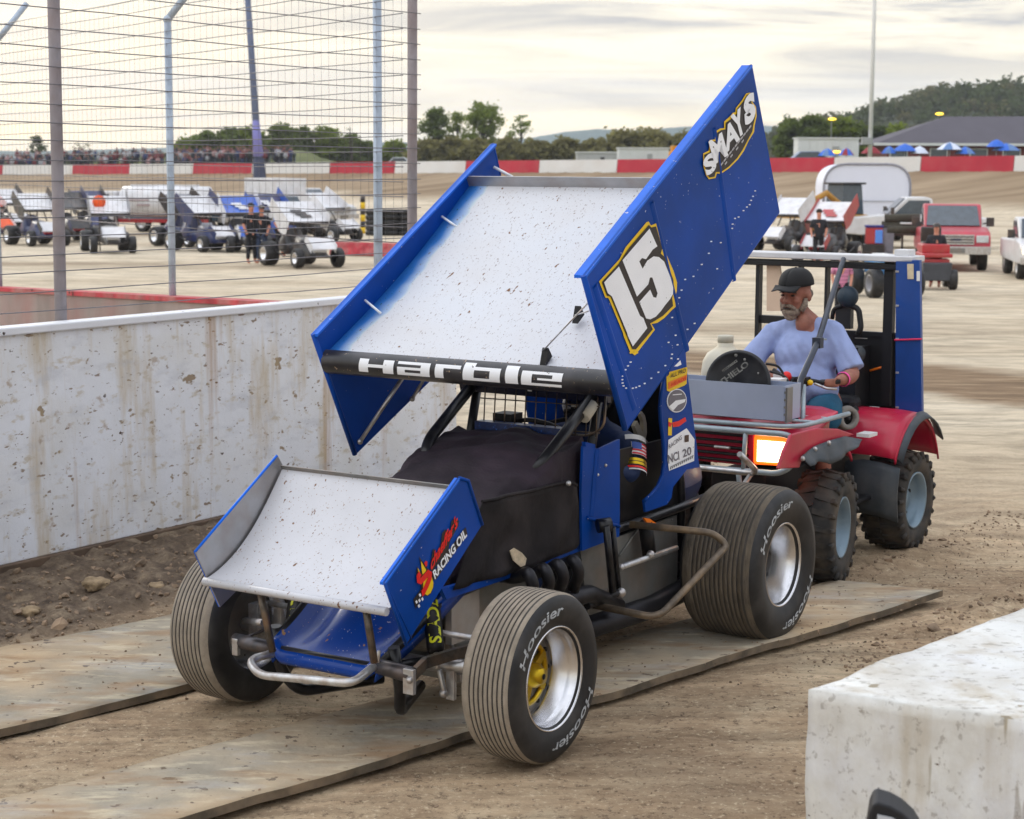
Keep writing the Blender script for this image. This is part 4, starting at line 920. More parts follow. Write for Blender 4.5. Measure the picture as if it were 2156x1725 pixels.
# ---- front wing ----
F0, F1 = V((2.705, 0, .640)), V((2.215, 0, 1.02))
fe = (F1-F0); FC = fe.length; fe.normalize(); fn_ = V((fe.z, 0, -fe.x)); fn_ = fn_ if fn_.z > 0 else -fn_
def ff(u, y, off=0): return F0 + V((0, y, 0)) + fe*(u*FC) + fn_*(-.06*math.sin(math.pi*u**.8)+off)
mb = MB(); yv = [-.455+.91*j/8 for j in range(9)]
mb.grid([[ff(u, y) for y in yv] for u in [i/18 for i in range(19)]], 0, True)
mb.grid([[ff(u, y, -.008-.02*math.sin(math.pi*u)) for y in yv[::-1]] for u in [i/18 for i in range(19)]], 0, True)
mb.tube([ff(0, -.455, -.010), ff(0, .455, -.010)], .017, 10)
fwing = cp('front_wing', mb, foilf)
mb = MB(); a, b_ = ff(1, -.455), ff(1, .455); mb.prism([a, b_, b_+fn_*.022, a+fn_*.022], fe*.004); cp('gurney_flap', mb, dull_al, fwing)
mb = MB(); P = [PY(px, py, .47) for px, py in ((810, 1227), (967, 1007), (985, 1012), (1015, 1105), (855, 1358))]
mb.prism(P, V((0, -.010, 0)), 0)
mb.prism([P[0]+V((0, .003, 0)), P[1]+V((0, .003, 0)), P[1]+V((0, .003, -.010)), P[0]+V((0, .003, -.010))], V((0, -.026, 0)), 1)
mb.tube([P[0], P[4]], .006, 8); mb.tube([P[1], P[2], P[3]], .008, 8)
A_, B_ = PY(818, 1240, .47), PY(866, 1345, .47); mb.tube([A_, B_], .003, 6)
zf = zt(980, 1230, .1623)
def dF(pts, mi, off): decal(pts, mi, off, y=.47, z=zf)
dF([(225, 940), (262, 1020), (300, 1000), (255, 790), (330, 900), (365, 870), (375, 960), (440, 1030), (470, 1150), (475, 1240), (440, 1340), (390, 1385), (320, 1385), (205, 1580), (170, 1440), (280, 1290), (290, 1180), (235, 1170), (215, 1060)], 2, .003)
dF([(232, 960), (250, 1000), (265, 1035), (240, 1045)], 3, .005); dF([(278, 862), (360, 1000), (345, 1020), (305, 1065), (292, 1010)], 3, .005)
dF([(315, 1180), (345, 1120), (440, 1100), (465, 1180), (460, 1260), (425, 1340), (375, 1378), (330, 1350), (310, 1290)], 3, .005)
S_ = [(262, 1040), (235, 1090), (240, 1150), (270, 1165), (330, 1100), (385, 1035), (410, 1050), (405, 1120), (360, 1230), (310, 1330), (285, 1350)]
def ribbon(pts, w, mi, off, y=.47, z=zf):
    P_ = [PY(*z(*p), y)+V((0, off, 0)) for p in pts]; rows_ = []
    for i, p in enumerate(P_):
        t_ = (P_[min(i+1, len(P_)-1)]-P_[max(i-1, 0)]).normalized(); s_ = V((t_.z, 0, -t_.x))*w*.5; rows_.append([p-s_, p+s_])
    mb.grid(rows_, mi, False)
ribbon(S_, .026, 4, .007); dF([(320, 890), (345, 855), (370, 870), (365, 930), (345, 945)], 4, .007)
dF([(450, 1050), (500, 1000), (560, 900), (900, 420), (960, 350), (985, 455), (520, 1130), (475, 1155)], 2, .003)
dF([(420, 980), (430, 870), (460, 690), (490, 680), (510, 760), (580, 600), (600, 440), (650, 385), (720, 420), (740, 260), (800, 212), (855, 260), (845, 330), (720, 560), (690, 720), (560, 880), (500, 960), (460, 1035)], 2, .004)
for word, p0, p1, up_, mi, bold, sh, off in (('chaeffer\'s', (430, 1000), (830, 330), (-10, -185), 4, .03, .25, .006), ('RACING OIL', (488, 1130), (968, 480), (-40, -100), 5, .035, .12, .006)):
    put_text(mb, word, lambda u, v_, p0=p0, p1=p1, up_=up_, off=off: PY(*zf(p0[0]+(p1[0]-p0[0])*u+up_[0]*v_, p0[1]+(p1[1]-p0[1])*u+up_[1]*v_), .47)+V((0, off, 0)), mi, bold, sh)
for i in range(3):
    for j in range(4):
        if (i+j) % 2: continue
        x, y = 190+26*j+18*i, 1500-52*j+30*i; dF([(x, y-30), (x+22, y-55), (x+38, y-20), (x+18, y+8)], 5, .006)
fl = cp('side_board', mb, [blue, blue_edge, dkgrey, yellow, redv, white], fwing); tag(fl, 'blue front wing board with red script and white lettering')
mb = MB(); P = [PY(px, py, -.47) for px, py in ((410, 1163), (583, 960), (602, 996), (540, 1200), (462, 1278))]
mb.prism(P, V((0, .005, 0)), 0); mb.prism([p+V((0, -.006, 0)) for p in P], V((0, .0055, 0)), 1); mb.tube([P[0], P[1]], .006, 8, 1)
cp('side_board', mb, [grey_al, blue_edge], fwing)
mb = MB()
for a, b_, x in (((546, 1238), (574, 1372), 2.64), ((770, 1278), (788, 1395), 2.66)):
    p0, p1 = PX(*a, x), PX(*b_, x-.04); mb = MB(); mb.tube([p0, p0.lerp(p1, .5), p1], .015, 10); cp('wing_post', mb, darkbar, fwing)

# ---- nose cowl (moulded blue hood under the front wing) ----
mb = MB(); rows = []
for i in range(17):
    u = i/16; x = 2.52 - .52*u; zc = .345 + .30*u**1.15; hw = .262 + .075*u; row = []
    for j in range(25):
        w_ = -1+2*j/24; y = w_*hw
        bulge = .055*math.exp(-(w_/.42)**2)*sstep((u-.10)/.5)
        valley = -.045*math.exp(-((abs(w_)-.62)/.2)**2)*sstep(u/.45)
        lip = .035*sstep((abs(w_)-.80)/.2)
        row.append(V((x, y, zc+bulge+valley+lip-.03*u*abs(w_))))
    rows.append(row)
mb.grid(rows, 0, True)
front = rows[0]
mb.grid([[V((2.52+.012*math.sin(math.pi*k/5), p.y, p.z-.052*k/5)) for p in front] for k in range(6)], 0, True)
for s_, sg in ((0, -1), (24, 1)): mb.grid([[r_[s_], r_[s_]+V((0, sg*.012, -.03)), r_[s_]+V((0, -sg*.004, -.09))] for r_ in rows], 0, True)
cp('nose_cowl', mb, blue_nose, solid=.006, weld=True)

# ---- engine hood: dark cloth over the body ----
def wr(p, a=.019): return p + V((0, 0, 1))*.013*noise.noise(V((p.x*16+p.y*5, p.y*3, p.z*6)))+ V((0, 0, 1))*a*(noise.noise(p*5.5)+.6*noise.noise(p*12+V((3, 0, 0)))) + V((0, 1, 0))*a*.7*noise.noise(p*7+V((0, 0, 8)))
secs = [  # x, half width, top z, shoulder z, bottom z
    (1.10, .350, 1.088, 1.072, .66), (1.20, .362, 1.078, 1.055, .65), (1.34, .365, 1.062, 1.030, .64), (1.50, .36, 1.012, .955, .63), (1.66, .355, .940, .865, .62), (1.82, .345, .86, .79, .61), (1.98, .335, .80, .72, .60), (2.12, .33, .74, .66, .585)]
rows = []
for x, hw, zt_, zs_, zb_ in [tuple(np.interp(xx, [s_[0] for s_ in secs], [s_[k] for s_ in secs]) for k in range(5)) for xx in np.linspace(1.10, 2.12, 70)]:
    prof = [(-hw, zb_), (-hw-.005, (zb_+zs_)/2), (-hw, zs_-.03), (-hw*.96, zs_+.008), (-hw*.80, zt_-.02), (-hw*.4, zt_-.003), (0, zt_+.012), (hw*.4, zt_-.003), (hw*.80, zt_-.02), (hw*.96, zs_+.008), (hw, zs_-.03), (hw+.005, (zb_+zs_)/2), (hw, zb_)]
    pts = []
    for (y0, z0_), (y1, z1_) in zip(prof, prof[1:]):
        for k in range(7): pts.append(V((x, y0+(y1-y0)*k/7, z0_+(z1_-z0_)*k/7)))
    pts.append(V((x, *prof[-1]))); rows.append([wr(p) for p in pts])
mb = MB(); mb.grid(rows, 0, True); mb.poly(rows[-1])
hood = cp('hood', mb, cloth)
# separate side cloth with torn upper corner
mb = MB(); poly = [(1018, 1054), (1100, 1035), (1195, 1014), (1206, 1030), (1222, 1075), (1228, 1140), (1170, 1178), (1080, 1205), (955, 1243), (950, 1200), (985, 1120)]
top_ = [(1012, 1056), (1060, 1044), (1110, 1034), (1160, 1023), (1196, 1014), (1205, 1022)]; bot_ = [(955, 1243), (1000, 1228), (1060, 1212), (1120, 1195), (1180, 1170), (1224, 1144)]
rows = []
for i in range(13):
    row = []
    for j in range(26):
        f = j/25*5; k = min(4, int(f)); fr = f-k
        a = V((*top_[k], 0)).lerp(V((*top_[k+1], 0)), fr); b_ = V((*bot_[k], 0)).lerp(V((*bot_[k+1], 0)), fr); c = a.lerp(b_, i/12)
        p = PY(c.x, c.y, .385); p.y += .020*noise.noise(p*5)+.008*noise.noise(p*13)+.010*math.sin(j*.9+i*.5)*(i/12)+.02*(1-i/12)**2*(1 if j > 20 else .3); row.append(p)
    rows.append(row)
mb.grid(rows, 0, True); mb.tube([r for r in rows[0]], .006, 6, 0)
# scuffed sticker remnant and its rivets
st = [(1073, 1160), (1082, 1154), (1098, 1164), (1108, 1176), (1105, 1190), (1096, 1194), (1080, 1180)]
mb.poly([PY(*p, .408) for p in st], 1)
mb.ball(PY(1197, 1018, .41), .010, 2)
cp('side_cloth', mb, [clothd, M('sticker_scrap', sl(196, 178, 150), .7, var=.25, scale=40), silver], hood, solid=.004)
# blue rail below the cloth
mb = MB(); mb.prism([PY(*p, .375) for p in ((1222, 1138), (1228, 1158), (1060, 1222), (940, 1262), (930, 1240), (1060, 1203))], V((0, -.02, 0))); cp('lower_rail', mb, blue)

# ---- blue cockpit side and tail panels ----
mb = MB(); sp_ = [(1228, 940), (1262, 945), (1305, 925), (1305, 1085), (1304, 1130), (1226, 1160), (1224, 1040)]
mb.prism([PY(*p, .40) for p in sp_], V((0, -.012, 0)))
A_, B_ = PY(1236, 1090, .405), PY(1304, 1108, .405); mb.tube([A_, B_], .008, 8)
A_, B_ = PY(1258, 946, .402), PY(1246, 1086, .402); sx = V((.018, 0, 0)); mb.add([A_-sx, A_+V((0, .012, 0)), A_+sx, B_-sx, B_+V((0, .012, 0)), B_+sx], [(0, 1, 4, 3), (1, 2, 5, 4)], 0, True)
for p in ((1258, 1000), (1275, 980)): mb.ball(PY(*p, .402), .008, 1)
mb.prism([PY(1225, 930, .36), PY(1245, 935, .36), PY(1245, 1000, .36), PY(1225, 1010, .36)], V((0, .02, 0)))
cp('cockpit_side', mb, [blue, silver])
ze_ = zt(1380, 900, 400/2156)
mb = MB(); inner = [(1290, 180), (1262, 330), (1248, 520), (1258, 700), (1285, 900), (1300, 1080), (1300, 1250), (1280, 1400), (1225, 1540), (1130, 1660), (1040, 1740)]
outer = [(1600, 0), (1640, 300), (1690, 700), (1730, 1000), (1765, 1300), (1600, 1330), (1420, 1560), (1400, 1700), (1340, 1790), (1200, 1840), (1060, 1890)]
Pi = [PY(*ze_(*p), .40) for p in inner]; Po = [PY(*ze_(*p), .40) for p in outer]
poly = [PY(1442, 720, .40)] + Po + Pi[::-1] + [PY(*ze_(1450, -200), .40)]
mb.prism(poly, V((0, -.012, 0)))
mb.tube(Pi, .009, 8, 0)
# stickers on the tail panel
def dT(pts, mi, off): mb.poly([PY(*ze_(*p), .40)+V((0, off, 0)) for p in pts], mi)
dT([(1325, 110), (1355, 85), (1365, 45), (1590, -20), (1600, 0), (1590, 200), (1560, 225), (1365, 305), (1330, 290)], 1, .003)
dT([(1345, 180), (1590, 80), (1585, 150), (1345, 275)], 2, .005)
for word, p0, p1, up_, mi in (('ALL PRO', (1370, 125), (1570, 50), (0, -55), 5), ('HEADS', (1380, 235), (1575, 150), (0, -45), 4)):
    put_text(mb, word, lambda u, v_, p0=p0, p1=p1, up_=up_: PY(*ze_(p0[0]+(p1[0]-p0[0])*u+up_[0]*v_, p0[1]+(p1[1]-p0[1])*u+up_[1]*v_), .40)+V((0, .007, 0)), mi, .01, .1)
cc, rr = (1460, 422), (128, 152)
def ell(s_, a0=0, a1=6.2832, n=28): return [(cc[0]+rr[0]*s_*math.cos(a0+(a1-a0)*i/n)-(rr[1]*s_*math.sin(a0+(a1-a0)*i/n))*-.18, cc[1]+rr[1]*s_*math.sin(a0+(a1-a0)*i/n)-rr[0]*s_*.30*math.cos(a0+(a1-a0)*i/n)) for i in range(n)]
dT(ell(1), 3, .003); dT(ell(.91), 6, .005); dT([(1350, 500), (1440, 420), (1570, 400), (1560, 440), (1470, 480), (1400, 560)], 3, .006); dT([(1400, 340), (1520, 330), (1520, 342), (1400, 352)], 3, .006)
dT([(1352, 650), (1400, 655), (1395, 880), (1345, 880)], 1, .003); dT([(1400, 710), (1480, 690), (1570, 640), (1585, 690), (1490, 760), (1410, 770)], 4, .004); dT([(1350, 700), (1400, 720), (1380, 770), (1350, 760)], 4, .004)
dT([(1350, 940), (1590, 785), (1695, 930), (1690, 1110), (1690, 1215), (1360, 1345), (1340, 1200)], 3, .003)
dT([(1560, 880), (1615, 870), (1615, 960), (1560, 970)], 7, .005)
for i in range(12): x = 1365+26*i; y = 1330-13*i; dT([(x, y), (x+12, y-6), (x+26, y-52), (x+14, y-46)], 5, .005)
put_text(mb, 'NCI', lambda u, v_: PY(*ze_(1350+140*u-8*v_, 1250-55*u-110*v_), .40)+V((0, .005, 0)), 6, .02)
put_text(mb, '20', lambda u, v_: PY(*ze_(1540+110*u-8*v_, 1170-45*u-100*v_), .40)+V((0, .005, 0)), 6, .02)
put_text(mb, 'RACING', lambda u, v_: PY(*ze_(1355+170*u-5*v_, 1060-130*u-55*v_), .40)+V((0, .005, 0)), 6, .01)
tp = cp('tail_panel', mb, [blue, yellow, orangev, white, redv, dkgrey, M('sticker_grey', (.16, .15, .18), .5), M('sticker_brown', (.06, .03, .02), .5)])
# headrest side, inner liner and right hand tail panel
mb = MB(); mb.prism([p+V((0, -.74, 0)) for p in poly], V((0, -.012, 0))); cp('tail_panel', mb, blue)
mb = MB(); mb.box((.10, 0, .98), (.03, .60, .56)); mb.box((.42, .30, .78), (.62, .02, .40)); mb.box((.5, -.30, .80), (1.0, .02, .46)); mb.box((.45, 0, .33), (1.3, .64, .04)); cp('cockpit_liner', mb, black)
mb = MB(); zz = [(1010, 565), (1050, 620), (1072, 720), (1075, 850), (1060, 930), (1110, 990), (1000, 992), (915, 760), (950, 690), (985, 760), (1025, 850), (1030, 700), (990, 600)]
mb.prism([PY(*ze_(*p), .22) for p in zz], V((0, -.02, 0))); cp('headrest', mb, M('headrest_pad', sl(182, 170, 145), .7, var=.15, scale=9))
mb = MB(); mb.prism([PY(*ze_(*p), -.1) for p in ((1080, 590), (1150, 560), (1200, 900), (1215, 1060), (1180, 1020), (1130, 850))], V((0, -.02, 0))); cp('seat_strap', mb, M('strap_cream', sl(200, 190, 150), .7, var=.12))

# ---- tail tank behind the seat ----
mb = MB(); rows = []
for i in range(13):
    u = i/12; x = .05-.60*u; r = .235*math.sqrt(max(.02, 1-(u*1.0)**2.2)); rows.append([V((x, r*math.cos(a)*1.0, .68+r*.95*math.sin(a))) for a in [2*math.pi*j/24 for j in range(25)]])
mb.grid(rows, 0, True); cp('fuel_tank', mb, M('navy_tank', (.003, .014, .07), .45, coat=.1, var=.2))
mb = MB(); mb.tube(fillet([V((-.55, .30, .80)), V((-.80, .30, .66)), V((-.80, -.30, .66)), V((-.55, -.30, .80))], .1), .016, 8); mb.tube([V((-.8, .25, .66)), V((-.45, .22, .42))], .014, 8); mb.tube([V((-.8, -.25, .66)), V((-.45, -.22, .42))], .014, 8); cp('rear_bumper', mb, silver)

# ---- lower aluminium side, belly and engine ----
mb = MB(); mb.prism([PY(*p, .345) for p in ((1222, 1158), (1304, 1130), (1425, 1085), (1427, 1160), (1425, 1275), (1300, 1300), (1238, 1295))], V((0, -.01, 0)))
for a, b_ in (((1222, 1262), (1300, 1235)), ((1305, 1170), (1360, 1090))): mb.tube([PY(*a, .35), PY(*b_, .35)], .005, 6)
for p in ((1415, 1095), (1290, 1180), (1340, 1290), (1400, 1260)): mb.ball(PY(*p, .35), .006)
cp('side_panel', mb, dull_al)
mb = MB(); mb.box((.9, 0, .19), (2.2, .60, .03)); mb.box((.55, -.345, .40), (1.3, .012, .38)); cp('belly_pan', mb, dull_al)
mb = MB(); mb.box((1.62, 0, .42), (.62, .46, .34), 0); mb.box((1.95, 0, .42), (.10, .34, .26), 0)
for s_ in (-1, 1): mb.box((1.60, s_*.22, .62), (.58, .16, .10), 0, Matrix.Rotation(-s_*.5, 3, 'X'))
mb.tube([V((1.95, .18, .28)), V((1.3, .2, .26))], .05, 10, 0)
cp('engine_block', mb, dull_al, bevel=.01)
mb = MB(); mb.box((1.98, .30, .50), (.20, .03, .30), 0); mb.lathe([(0, .016), (.012, .016), (.012, 0)], (1.99, .315, .56), (0, 1, 0), 14, 1); mb.box((2.05, .28, .64), (.12, .04, .06), 0); cp('motor_plate', mb, [grey_al, black])
mb = MB()
for i, px in enumerate((1108, 1142, 1172, 1204)):
    top = PY(px-18, 1218-i*8, .40); crown = PY(px+4, 1204-i*9, .50); out_ = PY(px+16, 1236-i*10, .52); low = PY(px+2, 1262-i*6, .46)
    mb.tube(fillet([PY(px-52, 1214-i*7, .30), top, crown, out_, low], .06, 6), .027, 10)
mb.tube([PY(1150, 1275, .45), PY(1240, 1250, .46), PY(1300, 1275, .42)], .040, 10)
cp('exhaust_header', mb, pipe)
mb = MB(); mb.tube([V((1.3, .33, .22)), V((.5, .36, .20)), V((-.1, .36, .24))], .055, 12); cp('exhaust_pipe', mb, pipe)

# ---- tubular frame and roll cage ----
mb = MB(); r = .021
def two(pts, rr=r):
    for s_ in (-1, 1): mb.tube(fillet([V((x, y*s_, z)) for x, y, z in pts], .08), rr, 9)
two([(2.50, .27, .34), (2.1, .30, .30), (.2, .33, .24), (-.45, .25, .36)])
two([(2.50, .27, .36), (2.12, .31, .55), (1.20, .34, .62), (.2, .36, .64), (-.4, .26, .62)])
two([(.10, .30, .24), (.12, .32, .66), (.22, .30, 1.42)])
two([(1.43, .29, .97), (1.35, .325, 1.05), (1.0, .33, 1.262)], .027); two([(1.0, .33, 1.262), (.22, .30, 1.42)], .024)
two([(2.45, .30, .42), (2.42, .31, .24), (2.36, .26, .13), (2.0, .10, .13)], .024)
two([(1.15, .34, .62), (1.02, .33, 1.0), (.95, .33, 1.26)], .022)
mb.tube([V((.22, -.30, 1.42)), V((.22, .30, 1.42))], r, 9); mb.tube([V((2.5, -.27, .34)), V((2.5, .27, .34))], r, 9); mb.tube([V((.12, -.33, .66)), V((.12, .33, .66))], r, 9)
mb.tube([V((.97, -.35, 1.27)), V((.97, .35, 1.27))], .030, 9)
for y in (-.20, .20): mb.tube([V((.97, y, 1.28)), V((1.2, y*1.2, 1.56))], .014, 8); mb.tube([V((.22, y, 1.42)), V((.55, y*1.2, 1.95))], .014, 8)
frame = cp('frame', mb, blackt)
mb = MB(); A_, B_ = PY(1228, 880, .345), PY(1247, 852, .345); mb.tube([A_, B_], .030, 10); cp('bar_tape', mb, M('tape_cream', sl(205, 200, 185), .7, var=.08), frame)
mb = MB(); mb.prism([V((.99, -.40, 1.235)), V((.99, .40, 1.235)), V((1.01, .40, 1.30)), V((1.01, -.40, 1.30))], V((-.03, 0, 0)), 0); mb.box((1.012, .0, 1.272), (.006, .02, .02), 1); cp('visor_bar', mb, [M('dark_navy', (.004, .006, .03), .4, var=.2), white])
mb = MB()
for i in range(12):
    px = 1018+i*21.5; mb.tube([PX(px+4, 815+i*1.9, 1.02), PX(px, 905+i*1.5, 1.06)], .0035, 6)
for py in (838, 894): mb.tube([PX(1012, py, 1.04), PX(1120, py+8, 1.04), PX(1262, py+18, 1.04)], .003, 6)
mb.tube(fillet([PX(1275, 830, 1.0), PX(1272, 900, 1.03), PX(1240, 918, 1.04), PX(1180, 914, 1.05)], .06), .006, 7)
cp('rock_screen', mb, darkbar)
mb = MB(); mb.box((1.06, 0, 1.085), (.06, .50, .06)); cp('dash_cowl', mb, M('blue_glitter', (.003, .02, .10), .35, var=.6, scale=60, specks=[(sl(60, 110, 200), .66, 60, (1, 1, 1))]))
mb = MB(); mb.lathe([(.125, -.012), (.140, 0), (.125, .012), (.11, 0), (.125, -.012)], V((.86, -.02, 1.06)), V((-.5, 0, .86)), 24); mb.tube([V((.86, -.13, 1.06)), V((.86, .10, 1.06))], .012, 6); mb.box((.95, -.16, 1.10), (.1, .10, .09)); cp('steering_wheel', mb, black)

# ---- front end: bumper, axle, torsion arms, shocks, nerf bars ----
def pxs(pts, xs_): return [PX(*p, x) for p, x in zip(pts, xs_)]
mb = MB(); mb.tube(fillet(pxs([(574, 1376), (522, 1390), (545, 1422), (640, 1430), (742, 1440), (786, 1404)], [2.58, 2.70, 2.76, 2.76, 2.74, 2.58]), .06, 6), .0165, 10); cp('front_bumper', mb, silver)
mb = MB(); mb.tube([V((2.21, -.72, .33)), V((2.21, -.3, .30)), V((2.21, .3, .30)), V((2.21, .62, .33))], .028, 10)
for s_ in (-1, 1): mb.box((2.21, s_*.60, .33), (.07, .05, .20))
mb.tube([V((2.16, -.62, .42)), V((2.16, .6, .42))], .013, 8)
cp('front_axle', mb, silver)
dsteel = M('dark_steel', (.09, .09, .10), .4, metal=.7, var=.4, scale=20, dust_or_sheen=(MUD2, .3, 14))
mb = MB(); mb.tube([PX(495, 1348, 2.5), PX(575, 1366, 2.5)], .030, 12); mb.tube([PX(500, 1350, 2.49), PX(560, 1325, 2.3)], .007, 6); cp('torsion_tube', mb, dsteel)
mb = MB(); mb.tube([PX(795, 1402, 2.5), PX(868, 1422, 2.5)], .032, 12); cp('torsion_tube', mb, dsteel)
mb = MB(); mb.tube([PX(515, 1308, 2.3), PX(555, 1312, 2.35)], .016, 8); cp('steering_rod', mb, silver)
mb = MB(); ar = [PX(860, 1425, 2.5), PX(890, 1395, 2.38), PX(945, 1378, 2.26), PX(985, 1368, 2.2)]
for k in range(3): a, b_ = ar[k], ar[k+1]; w_ = V((0, 0, .022)); mb.prism([a-w_, b_-w_, b_+w_, a+w_], V((0, .022, 0)))
cp('torsion_arm', mb, darkbar)
def brk(fn_): mb = MB(); fn_(mb); cp('bracket', mb, silver, bevel=.003)
brk(lambda m: (m.box(PX(862, 1435, 2.52), (.02, .05, .10)), m.ball(PX(862, 1432, 2.535), .014))); brk(lambda m: m.box(PX(497, 1362, 2.52), (.02, .03, .07))); brk(lambda m: (m.tube([PX(925, 1410, 2.25), PX(935, 1455, 2.25)], .012, 8), m.ball(PX(934, 1460, 2.25), .018))); brk(lambda m: m.box(PX(950, 1440, 2.22), (.02, .04, .13))); brk(lambda m: m.tube([PX(796, 1395, 2.52), PX(798, 1370, 2.52)], .008, 8))
def shock(p0, p1, letters):
    mb = MB(); ax = (p1-p0); Ln = ax.length; ax.normalize(); mb.lathe([(0, 0), (.028, 0), (.036, .02), (.036, Ln*.72), (.026, Ln*.74), (.026, Ln*.95), (0, Ln*.95)], p0, ax, 16); mb.tube([p0-ax*.07, p0], .010, 8, 1)
    side_ = V((.75, .66, 0)); side_ = (side_-ax*side_.dot(ax)).normalized(); up_ = ax
    def fnn(u, v_):                                   # text climbs the body
        a = (.5-v_)*1.35; q = side_*math.cos(a) + ax.cross(side_)*math.sin(a); return p0 + up_*(.03+Ln*.66*u) + q*.0372
    if letters: put_text(mb, letters, fnn, 2, .03)
    return cp('shock_absorber', mb, [black, silver, M('shock_yellow', sl(214, 214, 20), .5, var=.1)])
shock(PX(918, 1375, 2.28), PX(905, 1240, 2.15), 'SLADE')
shock(PX(617, 1330, 2.28), PX(626, 1245, 2.15), 'SLADE')
mb = MB(); mb.tube(fillet([PY(1326, 1104, .38), PY(1500, 1122, .74), PY(1532, 1148, .80), PY(1385, 1302, .74), PY(1230, 1270, .38)], .07, 7), .0165, 10); cp('nerf_bar', mb, M('dusty_bar', sl(96, 84, 70), .45, metal=.35, var=.4, scale=24, dust_or_sheen=(sl(168, 142, 110), .9, 9)))
mb = MB(); mb.tube([PY(1258, 1108, .43), PY(1286, 1104, .47)], .032, 10); mb.tube([PY(1276, 1106, .47), PY(1290, 1246, .46)], .017, 8); mb.tube([PY(1290, 1110, .46), PY(1303, 1240, .45)], .013, 8); mb.tube([PY(1236, 1276, .44), PY(1306, 1246, .46)], .018, 8); mb.ball(PY(1308, 1248, .47), .022, 1); mb.ball(PY(1308, 1194, .44), .016, 1)
cp('torsion_stop', mb, [blackt, silver])
mb = MB(); mb.tube([PY(1308, 1194, .43), PY(1424, 1154, .43)], .014, 10); cp('radius_rod', mb, silver)
mb = MB(); P0, P1 = PY(1368, 1172, .40), PY(1358, 1100, .40); mb.tube([P0, P1], .034, 12, 0); mb.prism([PY(1352, 1090, .42), PY(1364, 1092, .42), PY(1380, 1103, .42), PY(1376, 1114, .42), PY(1360, 1103, .42)], V((0, .01, 0)), 1); mb.ball(PY(1370, 1168, .44), .02, 2)
cp('fuel_filter', mb, [black, orangev, silver])

# ---- wheels ----
def tyre_prof(r, hw, grooves, bead=.19):
    gd = .008 if grooves < 9 else .004
    p = [(bead, -hw*.80, 1), (bead+.02, -hw*.93, 1), (r*.80, -hw*1.02, 1), (r*.91, -hw*.98, 1), (r*.965, -hw*.87, 0), (r*.99, -hw*.74, 0)]
    y0, y1 = -hw*.70, hw*.70
    if grooves:
        for g in range(grooves+1):
            a = y0+(y1-y0)*g/(grooves+1)+.003; b_ = y0+(y1-y0)*(g+1)/(grooves+1)-.003
            cr_ = lambda y: r*(1-.016*(y/hw)**2)
            p += [(cr_(a), a, 0), (cr_(b_), b_, 2)]
            if g < grooves: p += [(cr_(b_)-gd, b_+.0005, 2), (cr_(b_)-gd, b_+.0055, 2)]
    else: p += [(r*(1-.016*(y/hw)**2), y, 0) for y in np.linspace(y0, y1, 7)]
    p += [(r*.99, hw*.74, 0), (r*.965, hw*.87, 1), (r*.91, hw*.98, 1), (r*.80, hw*1.02, 1), (bead+.02, hw*.93, 1), (bead, hw*.80, 1)]
    return p
rear_tread = M('rear_tread', sl(92, 84, 73), .9, var=.4, scale=26, stretch=(.35, 1.6, .35), dust_or_sheen=(sl(126, 112, 92), .55, 9), bump=.6, bscale=80)
rear_groove = M('rear_groove', (.055, .048, .040), .9, var=.3)
letterm = M('tyre_letter', sl(190, 195, 198), .6, var=.2, scale=60, dust_or_sheen=((.02, .02, .02), .8, 30))
